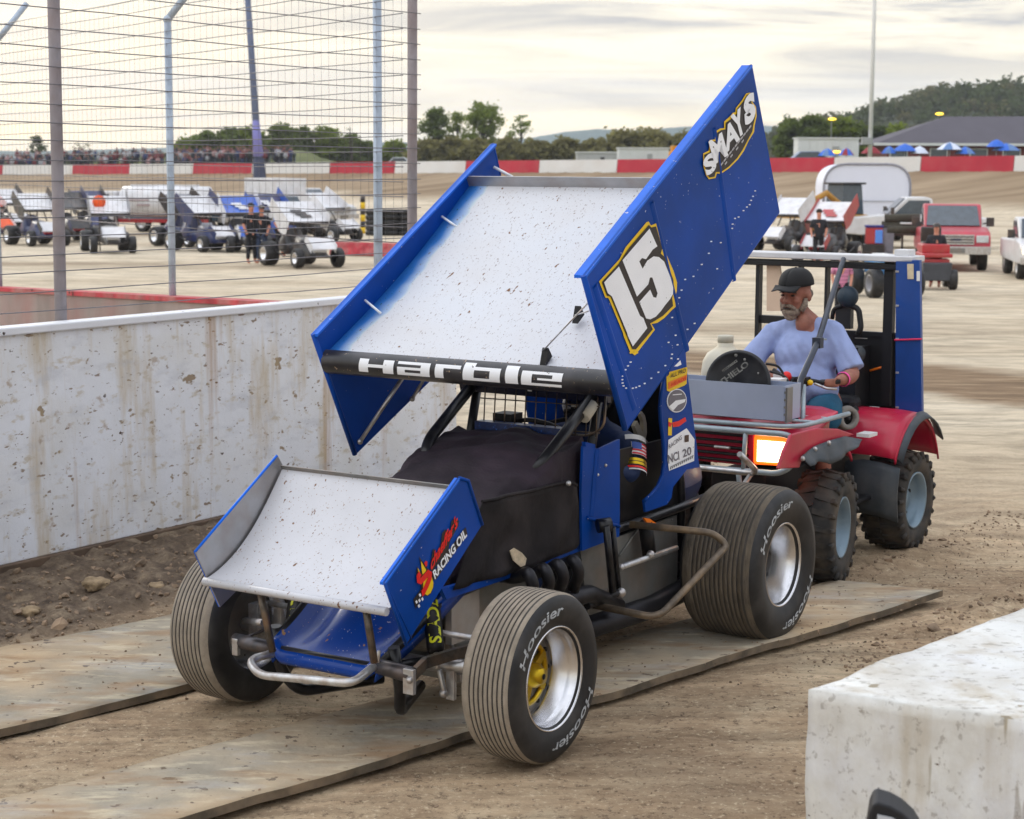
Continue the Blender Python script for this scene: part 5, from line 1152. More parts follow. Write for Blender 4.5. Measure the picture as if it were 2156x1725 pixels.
def wheel(cx, cy, r, hw, sgn, front, steer=0.0):
    c = V((cx, cy, r-.004)); ax = V((math.sin(steer)*-sgn, sgn*math.cos(steer), 0)); ax = V((-math.sin(steer), math.cos(steer), 0))*sgn
    mb = MB(); prof = tyre_prof(r, hw, 7 if front else 11); mb.lathe(prof, c, ax, 72)
    a_, b_, d_ = frame_of(ax)
    # white sidewall lettering, worn
    for rep, start in ((0, .35), (1, .35+math.pi)):
        word = 'Hoosier'; span = 1.35
        def fn2(u, v_):
            tt = start + u*span; rr_ = r*(.745+.115*v_); yy = hw*(1.03 - .03*abs(v_-.3))
            return c + d_*yy + (a_*math.cos(-tt)+b_*math.sin(-tt))*rr_
        put_text(mb, word, fn2, 3, .015, .15)
    w = cp('tyre', mb, [tread if front else rear_tread, rubber, groove if front else rear_groove, letterm])
    w.name = 'wheel'
    o = hw*.86
    mb = MB(); rim = [(.196, -hw*.8), (.19, -hw*.5), (.165, -hw*.35), (.165, o-.105), (.174, o-.095), (.176, o-.05), (.182, o-.045), (.190, o-.03), (.197, o-.008), (.204, o), (.206, o+.006), (.200, o+.010), (.197, o+.002)]
    if not front: rim = [(.196, -hw*.8), (.19, -hw*.4), (.160, -hw*.2), (.150, o-.17), (.172, o-.13), (.176, o-.06), (.188, o-.04), (.195, o-.01), (.208, o), (.210, o+.008), (.200, o+.012), (.196, o+.002)]
    mb.lathe(rim, c, ax, 56)
    cp('rim', mb, chrome, w)
    hub_y = o-.105 if front else o-.13
    mb = MB(); mb.lathe([(0, hub_y-.02), (.14, hub_y-.02), (.165, hub_y-.02), (.165, hub_y-.03)], c, ax, 40, 1 if front else 2)
    for k in range(12):
        th = 2*math.pi*k/12; p = c + d_*(hub_y-.012) + (a_*math.cos(th)+b_*math.sin(th))*.142; mb.ball(p, .010, 3, 8, 5)
    if front:
        mb.lathe([(.108, hub_y-.015), (.110, hub_y), (.125, hub_y), (.127, hub_y-.015)], c, ax, 36, 0)
        for k in range(5):
            th = 2*math.pi*k/5; e_ = a_*math.cos(th)+b_*math.sin(th); t_ = -a_*math.sin(th)+b_*math.cos(th); p0 = c+d_*(hub_y-.012)
            mb.prism([p0+e_*.03-t_*.022, p0+e_*.12-t_*.012, p0+e_*.12+t_*.012, p0+e_*.03+t_*.022], d_*.018, 0)
        mb.lathe([(.05, hub_y-.01), (.048, hub_y+.03), (.034, hub_y+.045), (.030, hub_y+.058), (0, hub_y+.06)], c, ax, 28, 0); mb.lathe([(.012, hub_y+.061), (0, hub_y+.063)], c, ax, 12, 3)
        tag(cp('hub', mb, [gold, dull_al, chrome, black], w), 'gold spoked hub')
    else:
        mb.lathe([(.105, hub_y-.015), (.110, hub_y+.004), (.122, hub_y+.004), (.126, hub_y-.015)], c, ax, 36, 1); mb.lathe([(.07, hub_y-.02), (.068, hub_y+.03), (.05, hub_y+.05), (0, hub_y+.052)], c, ax, 28, 3); cp('hub', mb, [gold, dull_al, chrome, black], w)
    return w
wheel(2.21, .782, .335, .119, 1, True); wheel(2.21, -.700, .335, .122, -1, True)
wheel(0, .632, .378, .203, 1, False); wheel(0, -.82, .415, .235, -1, False)
mb = MB(); mb.tube([V((0, -.7, .37)), V((0, .6, .37))], .032, 12); mb.box((0, 0, .37), (.22, .26, .26)); cp('rear_axle', mb, dull_al, bevel=.02)
# ================================================================ people (skin-modifier bodies fused to one surface)
def skinmesh(J, Eg, root, sub=2, extra=None, voxel=None):
    names = list(J); idx = {n: i for i, n in enumerate(names)}
    me = bpy.data.meshes.new('sk'); me.from_pydata([tuple(J[n][0]) for n in names], [(idx[a], idx[b_]) for a, b_ in Eg], [])
    ob = bpy.data.objects.new('sk', me); COL.objects.link(ob)
    sk = ob.modifiers.new('s', 'SKIN'); sk.use_smooth_shade = True
    for n in names:
        d = me.skin_vertices[0].data[idx[n]]; r = J[n][1]; d.radius = (r, r) if not hasattr(r, '__len__') else r; d.use_root = (n == root)
    sb = ob.modifiers.new('u', 'SUBSURF'); sb.levels = sub; sb.render_levels = sub
    dg = bpy.context.evaluated_depsgraph_get(); dg.update()
    m2 = bpy.data.meshes.new_from_object(ob.evaluated_get(dg))
    bpy.data.objects.remove(ob); bpy.data.meshes.remove(me)
    vs = [v.co.copy() for v in m2.vertices]; fs = [tuple(p.vertices) for p in m2.polygons]; bpy.data.meshes.remove(m2)
    if voxel:
        mb = MB(); mb.add(vs, fs, 0, True)
        if extra: mb.merge(extra)
        me = bpy.data.meshes.new('rm'); me.from_pydata([tuple(p) for p in mb.v], [], mb.f); ob = bpy.data.objects.new('rm', me); COL.objects.link(ob)
        rm = ob.modifiers.new('r', 'REMESH'); rm.mode = 'VOXEL'; rm.voxel_size = voxel; sm_ = ob.modifiers.new('m', 'SMOOTH'); sm_.iterations = 2; sm_.factor = .5
        dg = bpy.context.evaluated_depsgraph_get(); dg.update(); m2 = bpy.data.meshes.new_from_object(ob.evaluated_get(dg))
        bpy.data.objects.remove(ob); bpy.data.meshes.remove(me)
        vs = [v.co.copy() for v in m2.vertices]; fs = [tuple(p.vertices) for p in m2.polygons]; bpy.data.meshes.remove(m2)
    mb = MB(); mb.add(vs, fs, 0, True); return mb
def remesh(mb, voxel, it=2):
    me = bpy.data.meshes.new('rm'); me.from_pydata([tuple(p) for p in mb.v], [], mb.f); ob = bpy.data.objects.new('rm', me); COL.objects.link(ob)
    rm = ob.modifiers.new('r', 'REMESH'); rm.mode = 'VOXEL'; rm.voxel_size = voxel; sm_ = ob.modifiers.new('m', 'SMOOTH'); sm_.iterations = it; sm_.factor = .5
    dg = bpy.context.evaluated_depsgraph_get(); dg.update(); m2 = bpy.data.meshes.new_from_object(ob.evaluated_get(dg))
    bpy.data.objects.remove(ob); bpy.data.meshes.remove(me)
    o = MB(); o.add([v.co.copy() for v in m2.vertices], [tuple(p.vertices) for p in m2.polygons], 0, True); bpy.data.meshes.remove(m2); return o
def lm(mb, p, r, rot=None, n=14): mb.ball(p, r, 0, n, 9, rot)
def head_parts(c, rot, s=1.0):
    """skull, jaw, nose, brow, ears as overlapping volumes; rot maps local (x fwd, y left, z up)"""
    mb = MB(); P = lambda x, y, z: c + rot @ V((x*s, y*s, z*s))
    lm(mb, P(-.01, 0, .035), V((.098, .076, .088))*s, rot); lm(mb, P(.022, 0, -.045), V((.068, .060, .070))*s, rot)
    lm(mb, P(.050, 0, -.080), V((.034, .038, .026))*s, rot)                     # chin
    lm(mb, P(.080, 0, .030), V((.016, .050, .013))*s, rot)                       # brow
    mb.tube([P(.085, 0, .016), P(.108, 0, -.018), P(.088, 0, -.030)], [.010*s, .017*s, .013*s], 8)
    for q in (-1, 1):
        lm(mb, P(.066, q*.040, -.018), V((.022, .020, .020))*s, rot); lm(mb, P(-.010, q*.080, -.002), V((.022, .012, .034))*s, rot)
    return mb
def hand_on_grip(J, Eg, wrist, w0, grip, along, palm_r=.026):
    """palm and five fingers curling round a bar through `grip` running `along`"""
    along = along.normalized(); to = (grip-w0).normalized(); out_ = along.cross(to).normalized()
    J[wrist+'p'] = (w0.lerp(grip, .62), palm_r); Eg.append((wrist, wrist+'p'))
    mb = MB()
    for k, ln in enumerate((.9, 1.0, .96, .8)):
        o = along*(.030-.020*k); b_ = grip + o
        pts = [w0.lerp(grip, .7)+o+out_*.016, b_+out_*.026-to*.004, b_+to*.024*ln+out_*.014, b_+to*.024*ln-out_*.012, b_+to*.006-out_*.022]
        mb.tube(pts, [.010, .0105, .0095, .009, .007], 7); mb.ball(pts[-1], .007, 0, 8, 6)
    pts = [w0.lerp(grip, .45)+along*.024, w0.lerp(grip, .8)+along*.046-out_*.006, grip+along*.036-out_*.022+to*.01]
    mb.tube(pts, [.013, .011, .009], 7); mb.ball(pts[-1], .009, 0, 8, 6)
    return mb

# ---------------------------------------------------------------- six wheeled style push quad behind the car
ATVF = CAR @ Matrix.Translation((-1.9, 0, 0))
atv = thing('push_quad', 'red quad bike with lit headlight and cab frame pushing the blue race car', 'quad bike', ATVF)
def ap(name, mb, mats, parent=None, **kw): return mb.build(name, mats, parent or atv, CAR, **kw)
redp = M('quad_red_plastic', (.46, .010, .045), .36, coat=.15, spec=.3, var=.15, scale=4, dust_or_sheen=(sl(140, 110, 90), .2, 7)); atvt = M('quad_tyre', (.022, .021, .020), .8, var=.4, scale=12, dust_or_sheen=(sl(110, 96, 80), .5, 9)); atvr = M('quad_rim', sl(118, 138, 152), .4, metal=.3, var=.15)
rack = M('rack_tube', sl(158, 170, 176), .45, metal=.3, var=.15, scale=9); flap = M('mud_flap', (.035, .045, .055), .6, var=.35, scale=5, dust_or_sheen=(sl(120, 116, 110), .3, 6))
cabw = M('cab_rail', sl(206, 206, 208), .5, var=.08); cabb = M('cab_black', (.006, .006, .008), .5, var=.3); cabblue = M('cab_blue', (.004, .055, .27), .4, coat=.3, var=.25, scale=2, specks=[(LSP, .74, 22, (1, 1, 1))])
def quad_wheel(x, y, r, hw, steer, sg):
    c = V((x, y, r-.008)); ax = V((-math.sin(steer), math.cos(steer), 0))*sg
    mb = MB(); mb.lathe([(.16, -hw*.8), (.2, -hw), (r*.86, -hw*1.0), (r*.95, -hw*.75), (r*.965, 0), (r*.95, hw*.75), (r*.86, hw*1.0), (.2, hw), (.165, hw*.8)], c, ax, 40)
    a_, b_, d_ = frame_of(ax)
    for k in range(22):                               # tread lugs
        for q in (-1, 1):
            th = 2*math.pi*(k+(q+1)*.25)/22; pts = []
            for rr in (r*.93, r*1.012):
                for dt_, yy in ((-.055, .02), (.04, .02), (.095, .86), (.0, .86)): tt = th+dt_; pts.append(c + d_*(q*yy*hw) + (a_*math.cos(tt)+b_*math.sin(tt))*(rr-(.022 if yy > .5 else 0)))
            mb.add(pts, [(0, 1, 2, 3), (7, 6, 5, 4), (0, 4, 5, 1), (1, 5, 6, 2), (2, 6, 7, 3), (3, 7, 4, 0)], 0)
            tt = th+.05; p0 = c+d_*(q*hw*.99)+(a_*math.cos(tt)+b_*math.sin(tt))*r*.82; p1 = c+d_*(q*hw*.9)+(a_*math.cos(tt)+b_*math.sin(tt))*r*.965; mb.tube([p0, p1], .016, 5)
    w = ap('wheel', mb, atvt)
    mb = MB(); mb.lathe([(.168, hw*.75), (.172, hw*.92), (.160, hw*.9), (.150, hw*.55), (.135, hw*.28), (.06, hw*.22), (.055, hw*.45), (0, hw*.47)], c, ax, 36)
    for k in range(4): th = 2*math.pi*k/4+.4; mb.ball(c+d_*hw*.27+(a_*math.cos(th)+b_*math.sin(th))*.095, .014, 1, 8, 6)
    ap('rim', mb, [atvr, black], w)
    return w
quad_wheel(-1.335, .445, .318, .115, .16, 1); quad_wheel(-1.335, -.445, .318, .115, .16, -1)
quad_wheel(-2.47, .425, .305, .128, 0, 1); quad_wheel(-2.47, -.425, .305, .128, 0, -1)
mb = MB(); mb.box((-1.9, 0, .42), (1.5, .34, .34)); mb.box((-1.35, 0, .36), (.30, .62, .10)); mb.box((-2.45, 0, .34), (.3, .62, .14)); mb.tube([V((-1.335, -.4, .31)), V((-1.335, .4, .31))], .03, 8); mb.tube([V((-2.5, -.4, .31)), V((-2.5, .4, .31))], .035, 8); mb.box((-1.9, .30, .36), (.62, .24, .03)); mb.box((-1.9, -.30, .36), (.62, .24, .03)); mb.box((-1.9, 0, .62), (.8, .30, .2))
ap('chassis', mb, cabb, bevel=.02)
# front cowl with slotted grille
mb = MB(); mb.prism([V((-1.02, -.30, .66)), V((-1.02, .16, .66)), V((-1.00, .16, .85)), V((-1.00, -.30, .85))], V((-.30, 0, 0)), 0)
for k in range(5): z = .683+.036*k; mb.box((-1.005+.002*k, -.07, z), (.03, .40, .015), 1)
mb.box((-.985, -.02, .755), (.02, .10, .016), 2)
mb.prism([V((-1.06, .12, .83)), V((-1.06, .44, .80)), V((-1.40, .48, .93)), V((-1.60, .30, .92)), V((-1.60, -.30, .92)), V((-1.40, -.48, .93)), V((-1.06, -.44, .80)), V((-1.06, -.30, .83))], V((0, 0, .02)), 0)
ap('front_cowl', mb, [redp, black, silver], bevel=.008)
def fender(pts, width, y0, name='fender', lip=.03):
    rows = []
    for k in range(9):
        f = k/8; y = y0+width*f; drop = .06*max(0, f-.6)**1.5*6*.3
        rows.append([V((x, y, z-drop*.5)) for x, z in pts])
    mb = MB(); mb.grid(rows, 0, True); mb.grid([rows[-1], [p+V((0, .004, -lip)) for p in rows[-1]]], 0, True); return ap(name, mb, redp, solid=.012)
def arc(cx, cz, r, a0, a1, n=14, sx=1.0): return [(cx+r*sx*math.cos(R(a0+(a1-a0)*i/n)), cz+r*math.sin(R(a0+(a1-a0)*i/n))) for i in range(n+1)]
fender(arc(-1.34, .42, .40, 50, 140), .28, .18); fender(arc(-1.34, .42, .40, 50, 140), -.36, -.18)
fender(arc(-2.42, .38, .46, 158, 30, sx=.86), .37, .18); fender(arc(-2.42, .38, .46, 158, 30, sx=.86), -.37, -.18)
mb = MB(); fp = [(1640, 988), (1652, 950), (1668, 915), (1720, 902), (1765, 903), (1800, 915), (1770, 925), (1722, 938), (1694, 955), (1684, 985)]
mb.prism([PY(*p, .50) for p in fp], V((0, -.02, 0))); ap('fender_side', mb, redp, bevel=.006)
mb = MB(); tp_ = [(1686, 962), (1712, 941), (1745, 928), (1778, 919), (1815, 926)]; bt_ = [(1706, 982), (1728, 972), (1752, 978), (1784, 956), (1812, 934)]; rows = []
for i in range(5):
    row = []
    for j in range(17):
        f = j/16*4; k = min(3, int(f)); fr = f-k; a = V((*tp_[k], 0)).lerp(V((*tp_[k+1], 0)), fr); b_ = V((*bt_[k], 0)).lerp(V((*bt_[k+1], 0)), fr); c = a.lerp(b_, i/4); p = PY(c.x, c.y, .515+.05*i/4); p.y += .012*math.sin(j*1.4)*i/4; row.append(p)
    rows.append(row)
mb.grid(rows, 0, True)
for q in ((1690, 966), (1716, 946), (1745, 933)): mb.ball(PY(*q, .525), .011, 1, 8, 6)
ap('fender_flare', mb, [flap, silver], solid=.006)
mb = MB(); rows = []
for i in range(9):
    f = i/8; rows.append([V((-2.09+.03*math.sin(f*3), .24+.34*g, .56-.32*f+.02*math.sin(g*4))) for g in (0, .33, .66, 1)])
mb.grid(rows, 0, True); ap('mud_flap', mb, flap, solid=.01)
mb = MB(); rows = []
for i in range(11):
    a = R(30+110*i/10); rows.append([V((-2.42+.40*math.cos(a+.1), .545+.05*g, .38+.455*math.sin(a)-.035*g)) for g in (0, .5, 1)])
mb.grid(rows, 0, True); ap('fender_flare', mb, flap, solid=.01)
# lit headlight with orange surround
def headlight(y0, y1, lab=None):
    mb = MB(); A4 = [V((-1.0, y0, .672)), V((-1.0, y1, .680)), V((-1.05, y1+.005, .835)), V((-1.0, y0, .84))]
    mb.prism(A4, V((-.12, 0, 0)), 0); o = ap('headlight', mb, M('headlight_amber', sl(240, 120, 40), .3, var=.1, emit=(sl(255, 100, 20), 1.6)), bevel=.02)
    c = sum(A4, V((0, 0, 0)))/4; mb = MB(); P4 = [c+(p-c)*.70+V((.006, 0, -.004)) for p in A4]; mb.prism(P4, V((.006, 0, 0)), 0); l_ = ap('lens', mb, M('headlight_lens', (.9, .86, .8), .2, emit=((1.0, .80, .50), 5.0)), o, bevel=.004)
    return o
tag(headlight(.155, .365), 'lit headlight with orange surround'); headlight(-.50, -.29)
# tube guard and racks
mb = MB(); gx = -.955
mb.tube(fillet([V((gx-.1, -.5, .865)), V((gx, -.40, .855)), V((gx, .36, .862)), V((gx-.04, .405, .84)), V((gx-.03, .395, .68)), V((gx, .33, .645)), V((gx, -.40, .632)), V((gx-.1, -.5, .64))], .05), .017, 8)
mb.tube([V((gx, .135, .86)), V((gx, .125, .64))], .014, 8); mb.tube(fillet([V((gx+.01, .1, .64)), V((gx-.03, .10, .50)), V((gx-.25, .12, .42))], .05), .015, 8); mb.tube([V((gx, -.28, .64)), V((gx-.2, -.25, .42))], .015, 8)
ap('bumper_guard', mb, rack)
mb = MB(); mb.tube(fillet([V((-1.50, .50, .925)), V((-1.02, .44, .905)), V((-1.0, .33, .895)), V((-1.0, -.45, .885)), V((-1.5, -.5, .92))], .06), .014, 8)
for x in (-1.15, -1.32): mb.tube([V((x, -.46, .905)), V((x, .46, .912))], .010, 8)
ap('front_rack', mb, rack)
# aluminium box on the front rack with a jug and a round lid in it
alb = M('brushed_box', sl(168, 178, 200), .36, metal=.2, var=.1, scale=2.5)
mb = MB(); bx0, bx1, by0, by1, bz0, bz1 = -1.21, -1.0, -.46, .335, .925, 1.115; th = .006
mb.prism([V((bx1, by0, bz0)), V((bx1, by1, bz0)), V((bx1, by1, bz1)), V((bx1, by0, bz1))], V((-th, 0, 0))); mb.prism([V((bx0, by0, bz0)), V((bx0, by1, bz0)), V((bx0, by1, bz1)), V((bx0, by0, bz1))], V((-th, 0, 0)))
mb.box(((bx0+bx1)/2, by1, (bz0+bz1)/2), (bx1-bx0-.02, th, bz1-bz0)); mb.box(((bx0+bx1)/2, by0, (bz0+bz1)/2), (bx1-bx0-.02, th, bz1-bz0)); mb.box(((bx0+bx1)/2, (by0+by1)/2, bz0+.004), (bx1-bx0-.02, by1-by0-.02, th))
for z in (.96, 1.0, 1.04, 1.08): mb.box((bx1-.012, by1+.003, z), (.02, .004, .012), 1)
mb.box((bx1-.05, by1+.008, 1.01), (.07, .012, .19), 1)
ap('cargo_box', mb, [alb, dull_al])
jug = thing('fuel_jug', 'dirty white plastic jug with orange label in the quad front box', 'jug', CAR @ Matrix.Translation((-1.2, -.26, .935)))
jm = M('jug_plastic', sl(206, 200, 184), .5, var=.08, scale=5, dust_or_sheen=(sl(190, 170, 110), .5, 6)); mb = MB()
jc = V((-1.36, -.20, 0))
sq_ = lambda r, z, e=.72: [V((jc.x+math.copysign(abs(math.cos(a))**e, math.cos(a))*r, jc.y+math.copysign(abs(math.sin(a))**e, math.sin(a))*r, z)) for a in [2*math.pi*k/28 for k in range(29)]]
mb.grid([sq_(.01, .935), sq_(.115, .935), sq_(.125, .96), sq_(.125, 1.13), sq_(.118, 1.19), sq_(.095, 1.235), sq_(.06, 1.262, 1), sq_(.045, 1.275, 1), sq_(.045, 1.30, 1), sq_(.0, 1.302, 1)], 0, True)
mb.build('jug_body', jm, jug, CAR)
mb = MB(); mb.lathe([(0, 1.335), (.042, 1.335), (.046, 1.33), (.046, 1.295), (0, 1.295)], jc, V((0, 0, 1)), 20); mb.build('cap', M('jug_cap', sl(190, 184, 166), .5), jug, CAR)
mb = MB(); mb.prism([V((jc.x+.098, jc.y+.085, 1.225)), V((jc.x+.080, jc.y+.112, 1.225)), V((jc.x+.105, jc.y+.128, 1.175)), V((jc.x+.122, jc.y+.100, 1.175))], V((.004, .003, .003))); mb.build('jug_label', M('jug_label', sl(226, 92, 40), .5), jug, CAR)
lid = thing('round_lid', 'scuffed black round lid with worn white letters propped in the quad front box', 'lid', CAR @ Matrix.Translation((-1.05, .09, .94)))
lc = PX(1554, 806, -1.12); lax = (V((.95, .28, .10))).normalized(); la, lb_, ld = frame_of(lax)
lidm = M('scuffed_black_lid', (.012, .012, .014), .4, var=.4, scale=9, dust_or_sheen=(sl(96, 96, 98), .35, 8)); mb = MB(); lr = .180
mb.lathe([(0, .012), (lr*.86, .012), (lr*.9, .018), (lr, .014), (lr*1.01, 0), (lr, -.02), (0, -.02)], lc, ld, 44)
lxx = V((0, 1, 0)) - ld*ld.y; lxx.normalize(); lyy = ld.cross(lxx)*-1; lyy = lyy if lyy.z > 0 else -lyy
def lidp(u, v_): 
    c_, s_ = math.cos(R(40)), math.sin(R(40)); x, y = (u-.5)*.19, (v_-.5)*.030
    return lc + ld*.0145 + lxx*(x*c_-y*s_-.025) + lyy*(x*s_+y*c_+.05)
put_text(mb, 'THIELO', lidp, 1, .03)
def lidq(u, v_):
    c_, s_ = math.cos(R(40)), math.sin(R(40)); x, y = (u-.5)*.10, (v_-.5)*.013
    return lc + ld*.0145 + lxx*(x*c_-y*s_-.05) + lyy*(x*s_+y*c_+.09)
put_text(mb, 'PERFORMANCE', lidq, 1, .02)
for q, s_ in (((.03, .13), .008), ((.11, .06), .006), ((-.02, .15), .01)): mb.ball(lc+ld*.013+lxx*q[0]+lyy*q[1], s_, 1, 8, 5)
mb.build('lid_disc', [lidm, M('worn_letters', sl(150, 148, 140), .7, var=.4, scale=30, dust_or_sheen=((.015, .015, .015), .8, 22))], lid, CAR)
# handlebar, console, seat
mb = MB(); hb = [PX(1628, 778, -1.66), PX(1655, 796, -1.66), PX(1700, 800, -1.66), PX(1735, 806, -1.72), PX(1768, 803, -1.80)]
mb.tube(hb, [.011, .011, .012, .011, .011], 8, 0); mb.tube([hb[3]+V((.0, -.02, 0)), hb[4]], .017, 8, 0); mb.tube([PX(1715, 808, -1.66), PX(1740, 818, -1.67), PX(1762, 820, -1.7)], .008, 7, 1)
mb.box(PX(1690, 803, -1.64), (.06, .07, .05), 0); mb.ball(PX(1656, 793, -1.62), (.03, .03, .03), 2); mb.ball(PX(1706, 806, -1.63), .017, 3); mb.box(PX(1640, 793, -1.60), (.05, .05, .035), 4); mb.tube([V((-1.55, 0, .93)), PX(1672, 800, -1.65)], .02, 8, 0)
mb.tube(fillet([PX(1612, 766, -1.55), PX(1640, 770, -1.6), PX(1655, 800, -1.6), PX(1650, 812, -1.4)], .05), .008, 6, 0); mb.tube(fillet([PX(1620, 782, -1.5), PX(1655, 792, -1.55), PX(1664, 815, -1.5)], .05), .008, 6, 0); mb.box(PX(1636, 806, -1.48), (.10, .08, .05), 4)
ap('handlebar', mb, [cabb, silver, redv, yellow, trimw])
mb = MB(); mb.box((-2.10, 0, .76), (.66, .30, .12)); mb.box((-2.42, 0, .84), (.12, .36, .14)); ap('seat', mb, cabb, bevel=.04)
# cab frame: roof rail, posts, blue panel, dark back panel
mb = MB(); zx = -2.70; t0, t1 = PX(1560, 541, zx), PX(1935, 545, zx)
mb.box((t0+t1)/2+V((0, 0, .01)), (.20, (t1-t0).length, .036), 0); mb.box(V((zx, (t0.y+t1.y)/2, t0.z-.028)), (.16, (t1-t0).length-.03, .035), 1); p = PX(1905, 538, zx); mb.box(p+V((0, 0, .012)), (.10, .10, .05), 0)
ap('roof_rail', mb, [cabw, cabb], bevel=.006)
mb = MB()
def post(px, w_, ybot=.80): p = PX(px, 560, zx); mb.box((zx+.02, p.y, (p.z+ybot)/2+.03), (.05, w_, p.z-ybot))
post(1602, .026); post(1690, .018, 1.2); post(1746, .018, 1.2); post(1878, .060)
pl = PX(1602, 665, zx); mb.box((zx, pl.y+.14, pl.z-.02), (.05, .28, .05)); pz = PX(1790, 700, zx)
mb.box((zx+.01, .08, pz.z), (.04, .68, .026)); 
ap('cab_post', mb, cabb)
mb = MB(); mb.prism([PX(*p, zx+.03) for p in ((1614, 556), (1640, 556), (1648, 600), (1646, 655), (1614, 655))], V((-.02, 0, 0))); ap('cab_pane', mb, M('beige_pane', sl(216, 190, 164), .6, var=.06))
mb = MB(); mb.box((zx-.02, -.02, (pz.z+.72)/2), (.03, .66, pz.z-.74), 0); mb.tube([PX(1800, 712, zx+.04), PX(1826, 713, zx+.04)], .003, 5, 1); mb.tube([PX(1830, 781, zx+.03), PX(1862, 772, zx+.03)], .008, 6, 2); mb.box(PX(1790, 800, zx+.15), (.22, .16, .42), 0); mb.ball(PX(1806, 745, zx+.2), .05, 3, 12, 8); mb.box(PX(1838, 866, zx+.15), (.06, .06, .05), 4); mb.box(PX(1850, 880, zx+.15), (.22, .20, .03), 3)
ap('back_panel', mb, [cabb, silver, orangev, flap, trimw])
ph = M('panel_photo', sl(206, 190, 160), .5, var=.35, scale=9)
mb = MB(); q0, q1, q2, q3 = PX(1886, 548, zx+.10), PX(1936, 548, zx+.10), PX(1941, 878, zx+.10), PX(1885, 866, zx+.10)
mb.prism([q0, q1, q2, q3], V((-.035, 0, 0)), 0); mb.prism([PX(1910, 556, zx+.103), PX(1924, 556, zx+.103), PX(1924, 588, zx+.103), PX(1911, 588, zx+.103)], V((.003, 0, 0)), 1); mb.prism([PX(1930, 571, zx+.103), PX(1937, 571, zx+.103), PX(1937, 592, zx+.103), PX(1930, 592, zx+.103)], V((.003, 0, 0)), 2)
mb.tube([PX(1883, 716, zx+.108), PX(1941, 714, zx+.108)], .006, 6, 3)
for py in (572, 644, 714, 785, 858): mb.box(PX(1889, py, zx+.103), (.006, .02, .012), 4)
ap('blue_panel', mb, [cabblue, ph, trimw, M('pink_cord', sl(210, 40, 90), .6), silver], bevel=.004)
mb = MB(); mb.tube([PX(1776, 546, -2.58), PX(1722, 720, -1.74), PX(1686, 800, -1.42), PX(1672, 895, -1.22)], [.017, .018, .019, .019], 10, 0); mb.tube([PX(1716, 713, -1.75), PX(1740, 715, -1.80)], .006, 6, 1); mb.box(PX(1722, 722, -1.74), (.05, .05, .06), 0); mb.tube([PX(1692, 812, -1.45), PX(1690, 895, -1.25)], .014, 8, 1)
ap('roof_strut', mb, [M('strut_steel', (.035, .042, .06), .4, metal=.4, var=.3), rack])
mb = MB(); bc = PX(1785, 625, -2.58); mb.ball(bc, .066, 0, 24, 16); ap('round_ball', mb, M('dark_teal_ball', (.012, .03, .05), .55, var=.3))
mb = MB(); mb.tube(fillet([bc+V((0, -.02, -.05)), PX(1755, 650, -2.6), PX(1752, 672, -2.6)], .04), .014, 8); mb.tube(fillet([bc+V((0, .01, -.05)), PX(1808, 650, -2.6), PX(1813, 690, -2.6), PX(1806, 705, -2.6)], .05), .018, 8); mb.box(PX(1778, 668, -2.62), (.05, .10, .14)); ap('ball_bracket', mb, cabb)
mb = MB(); wc = PX(1783, 880, -1.98); mb.lathe([(.040, -.03), (.066, -.03), (.073, 0), (.066, .03), (.040, .03), (.040, -.03)], wc, V((.55, .83, 0)), 28, 0); mb.lathe([(0, -.02), (.04, -.02), (.04, .0), (.012, .0), (.012, .03), (0, .03)], wc, V((.55, .83, 0)), 20, 1); mb.tube([wc, wc+V((-.25, -.05, .02))], .02, 8, 1); mb.box(wc+V((-.02, .12, -.09)), (.12, .08, .02), 2); ap('jockey_wheel', mb, [M('grey_caster', sl(128, 124, 118), .7, var=.2), cabb, trimw])

# ---------------------------------------------------------------- the man on the quad
man = thing('person', 'bearded man in black cap, pale blue t-shirt and blue shorts riding the red quad', 'person', CAR @ Matrix.Translation((-2.08, -.02, .80)))
hc = PX(1675, 622, -2.06); yawr = Matrix.Rotation(R(-6), 3, 'Z') @ Matrix.Rotation(R(6), 3, 'Y')
hip = V((-2.14, -.01, .87)); sL, sR = PX(1760, 696, -2.10), PX(1624, 698, -2.12); eL, eR = PX(1797, 790, -2.05), PX(1576, 770, -1.95); wL, wR = PX(1772, 800, -1.84), PX(1596, 800, -1.70)
gL, gR = PX(1752, 805, -1.76), PX(1622, 790, -1.66)
J = {'hip': (hip, .10), 'belly': (V((-2.06, -.01, 1.03)), .12), 'chest': (V((-2.10, -.02, 1.24)), .085), 'neck0': (V((-2.11, -.03, 1.385)), .062), 'neck': (hc+V((-.035, .0, -.09)), .056), 'head': (hc+V((-.01, 0, -.02)), .06),
     'sL': (sL+V((0, -.03, -.02)), .042), 'eL': (eL, .050), 'fL': (eL.lerp(wL, .4), .052), 'wL': (wL, .036), 'sR': (sR+V((0, .03, -.02)), .042), 'eR': (eR, .050), 'wR': (wR, .036),
     'tL': (V((-2.10, .12, .87)), .095), 'kL': (V((-1.72, .22, .84)), .066), 'aL': (V((-1.80, .24, .46)), .045), 'toL': (V((-1.66, .26, .42)), .04),
     'tR': (V((-2.10, -.14, .87)), .095), 'kR': (V((-1.72, -.24, .84)), .066), 'aR': (V((-1.80, -.27, .46)), .045), 'toR': (V((-1.66, -.29, .42)), .04)}
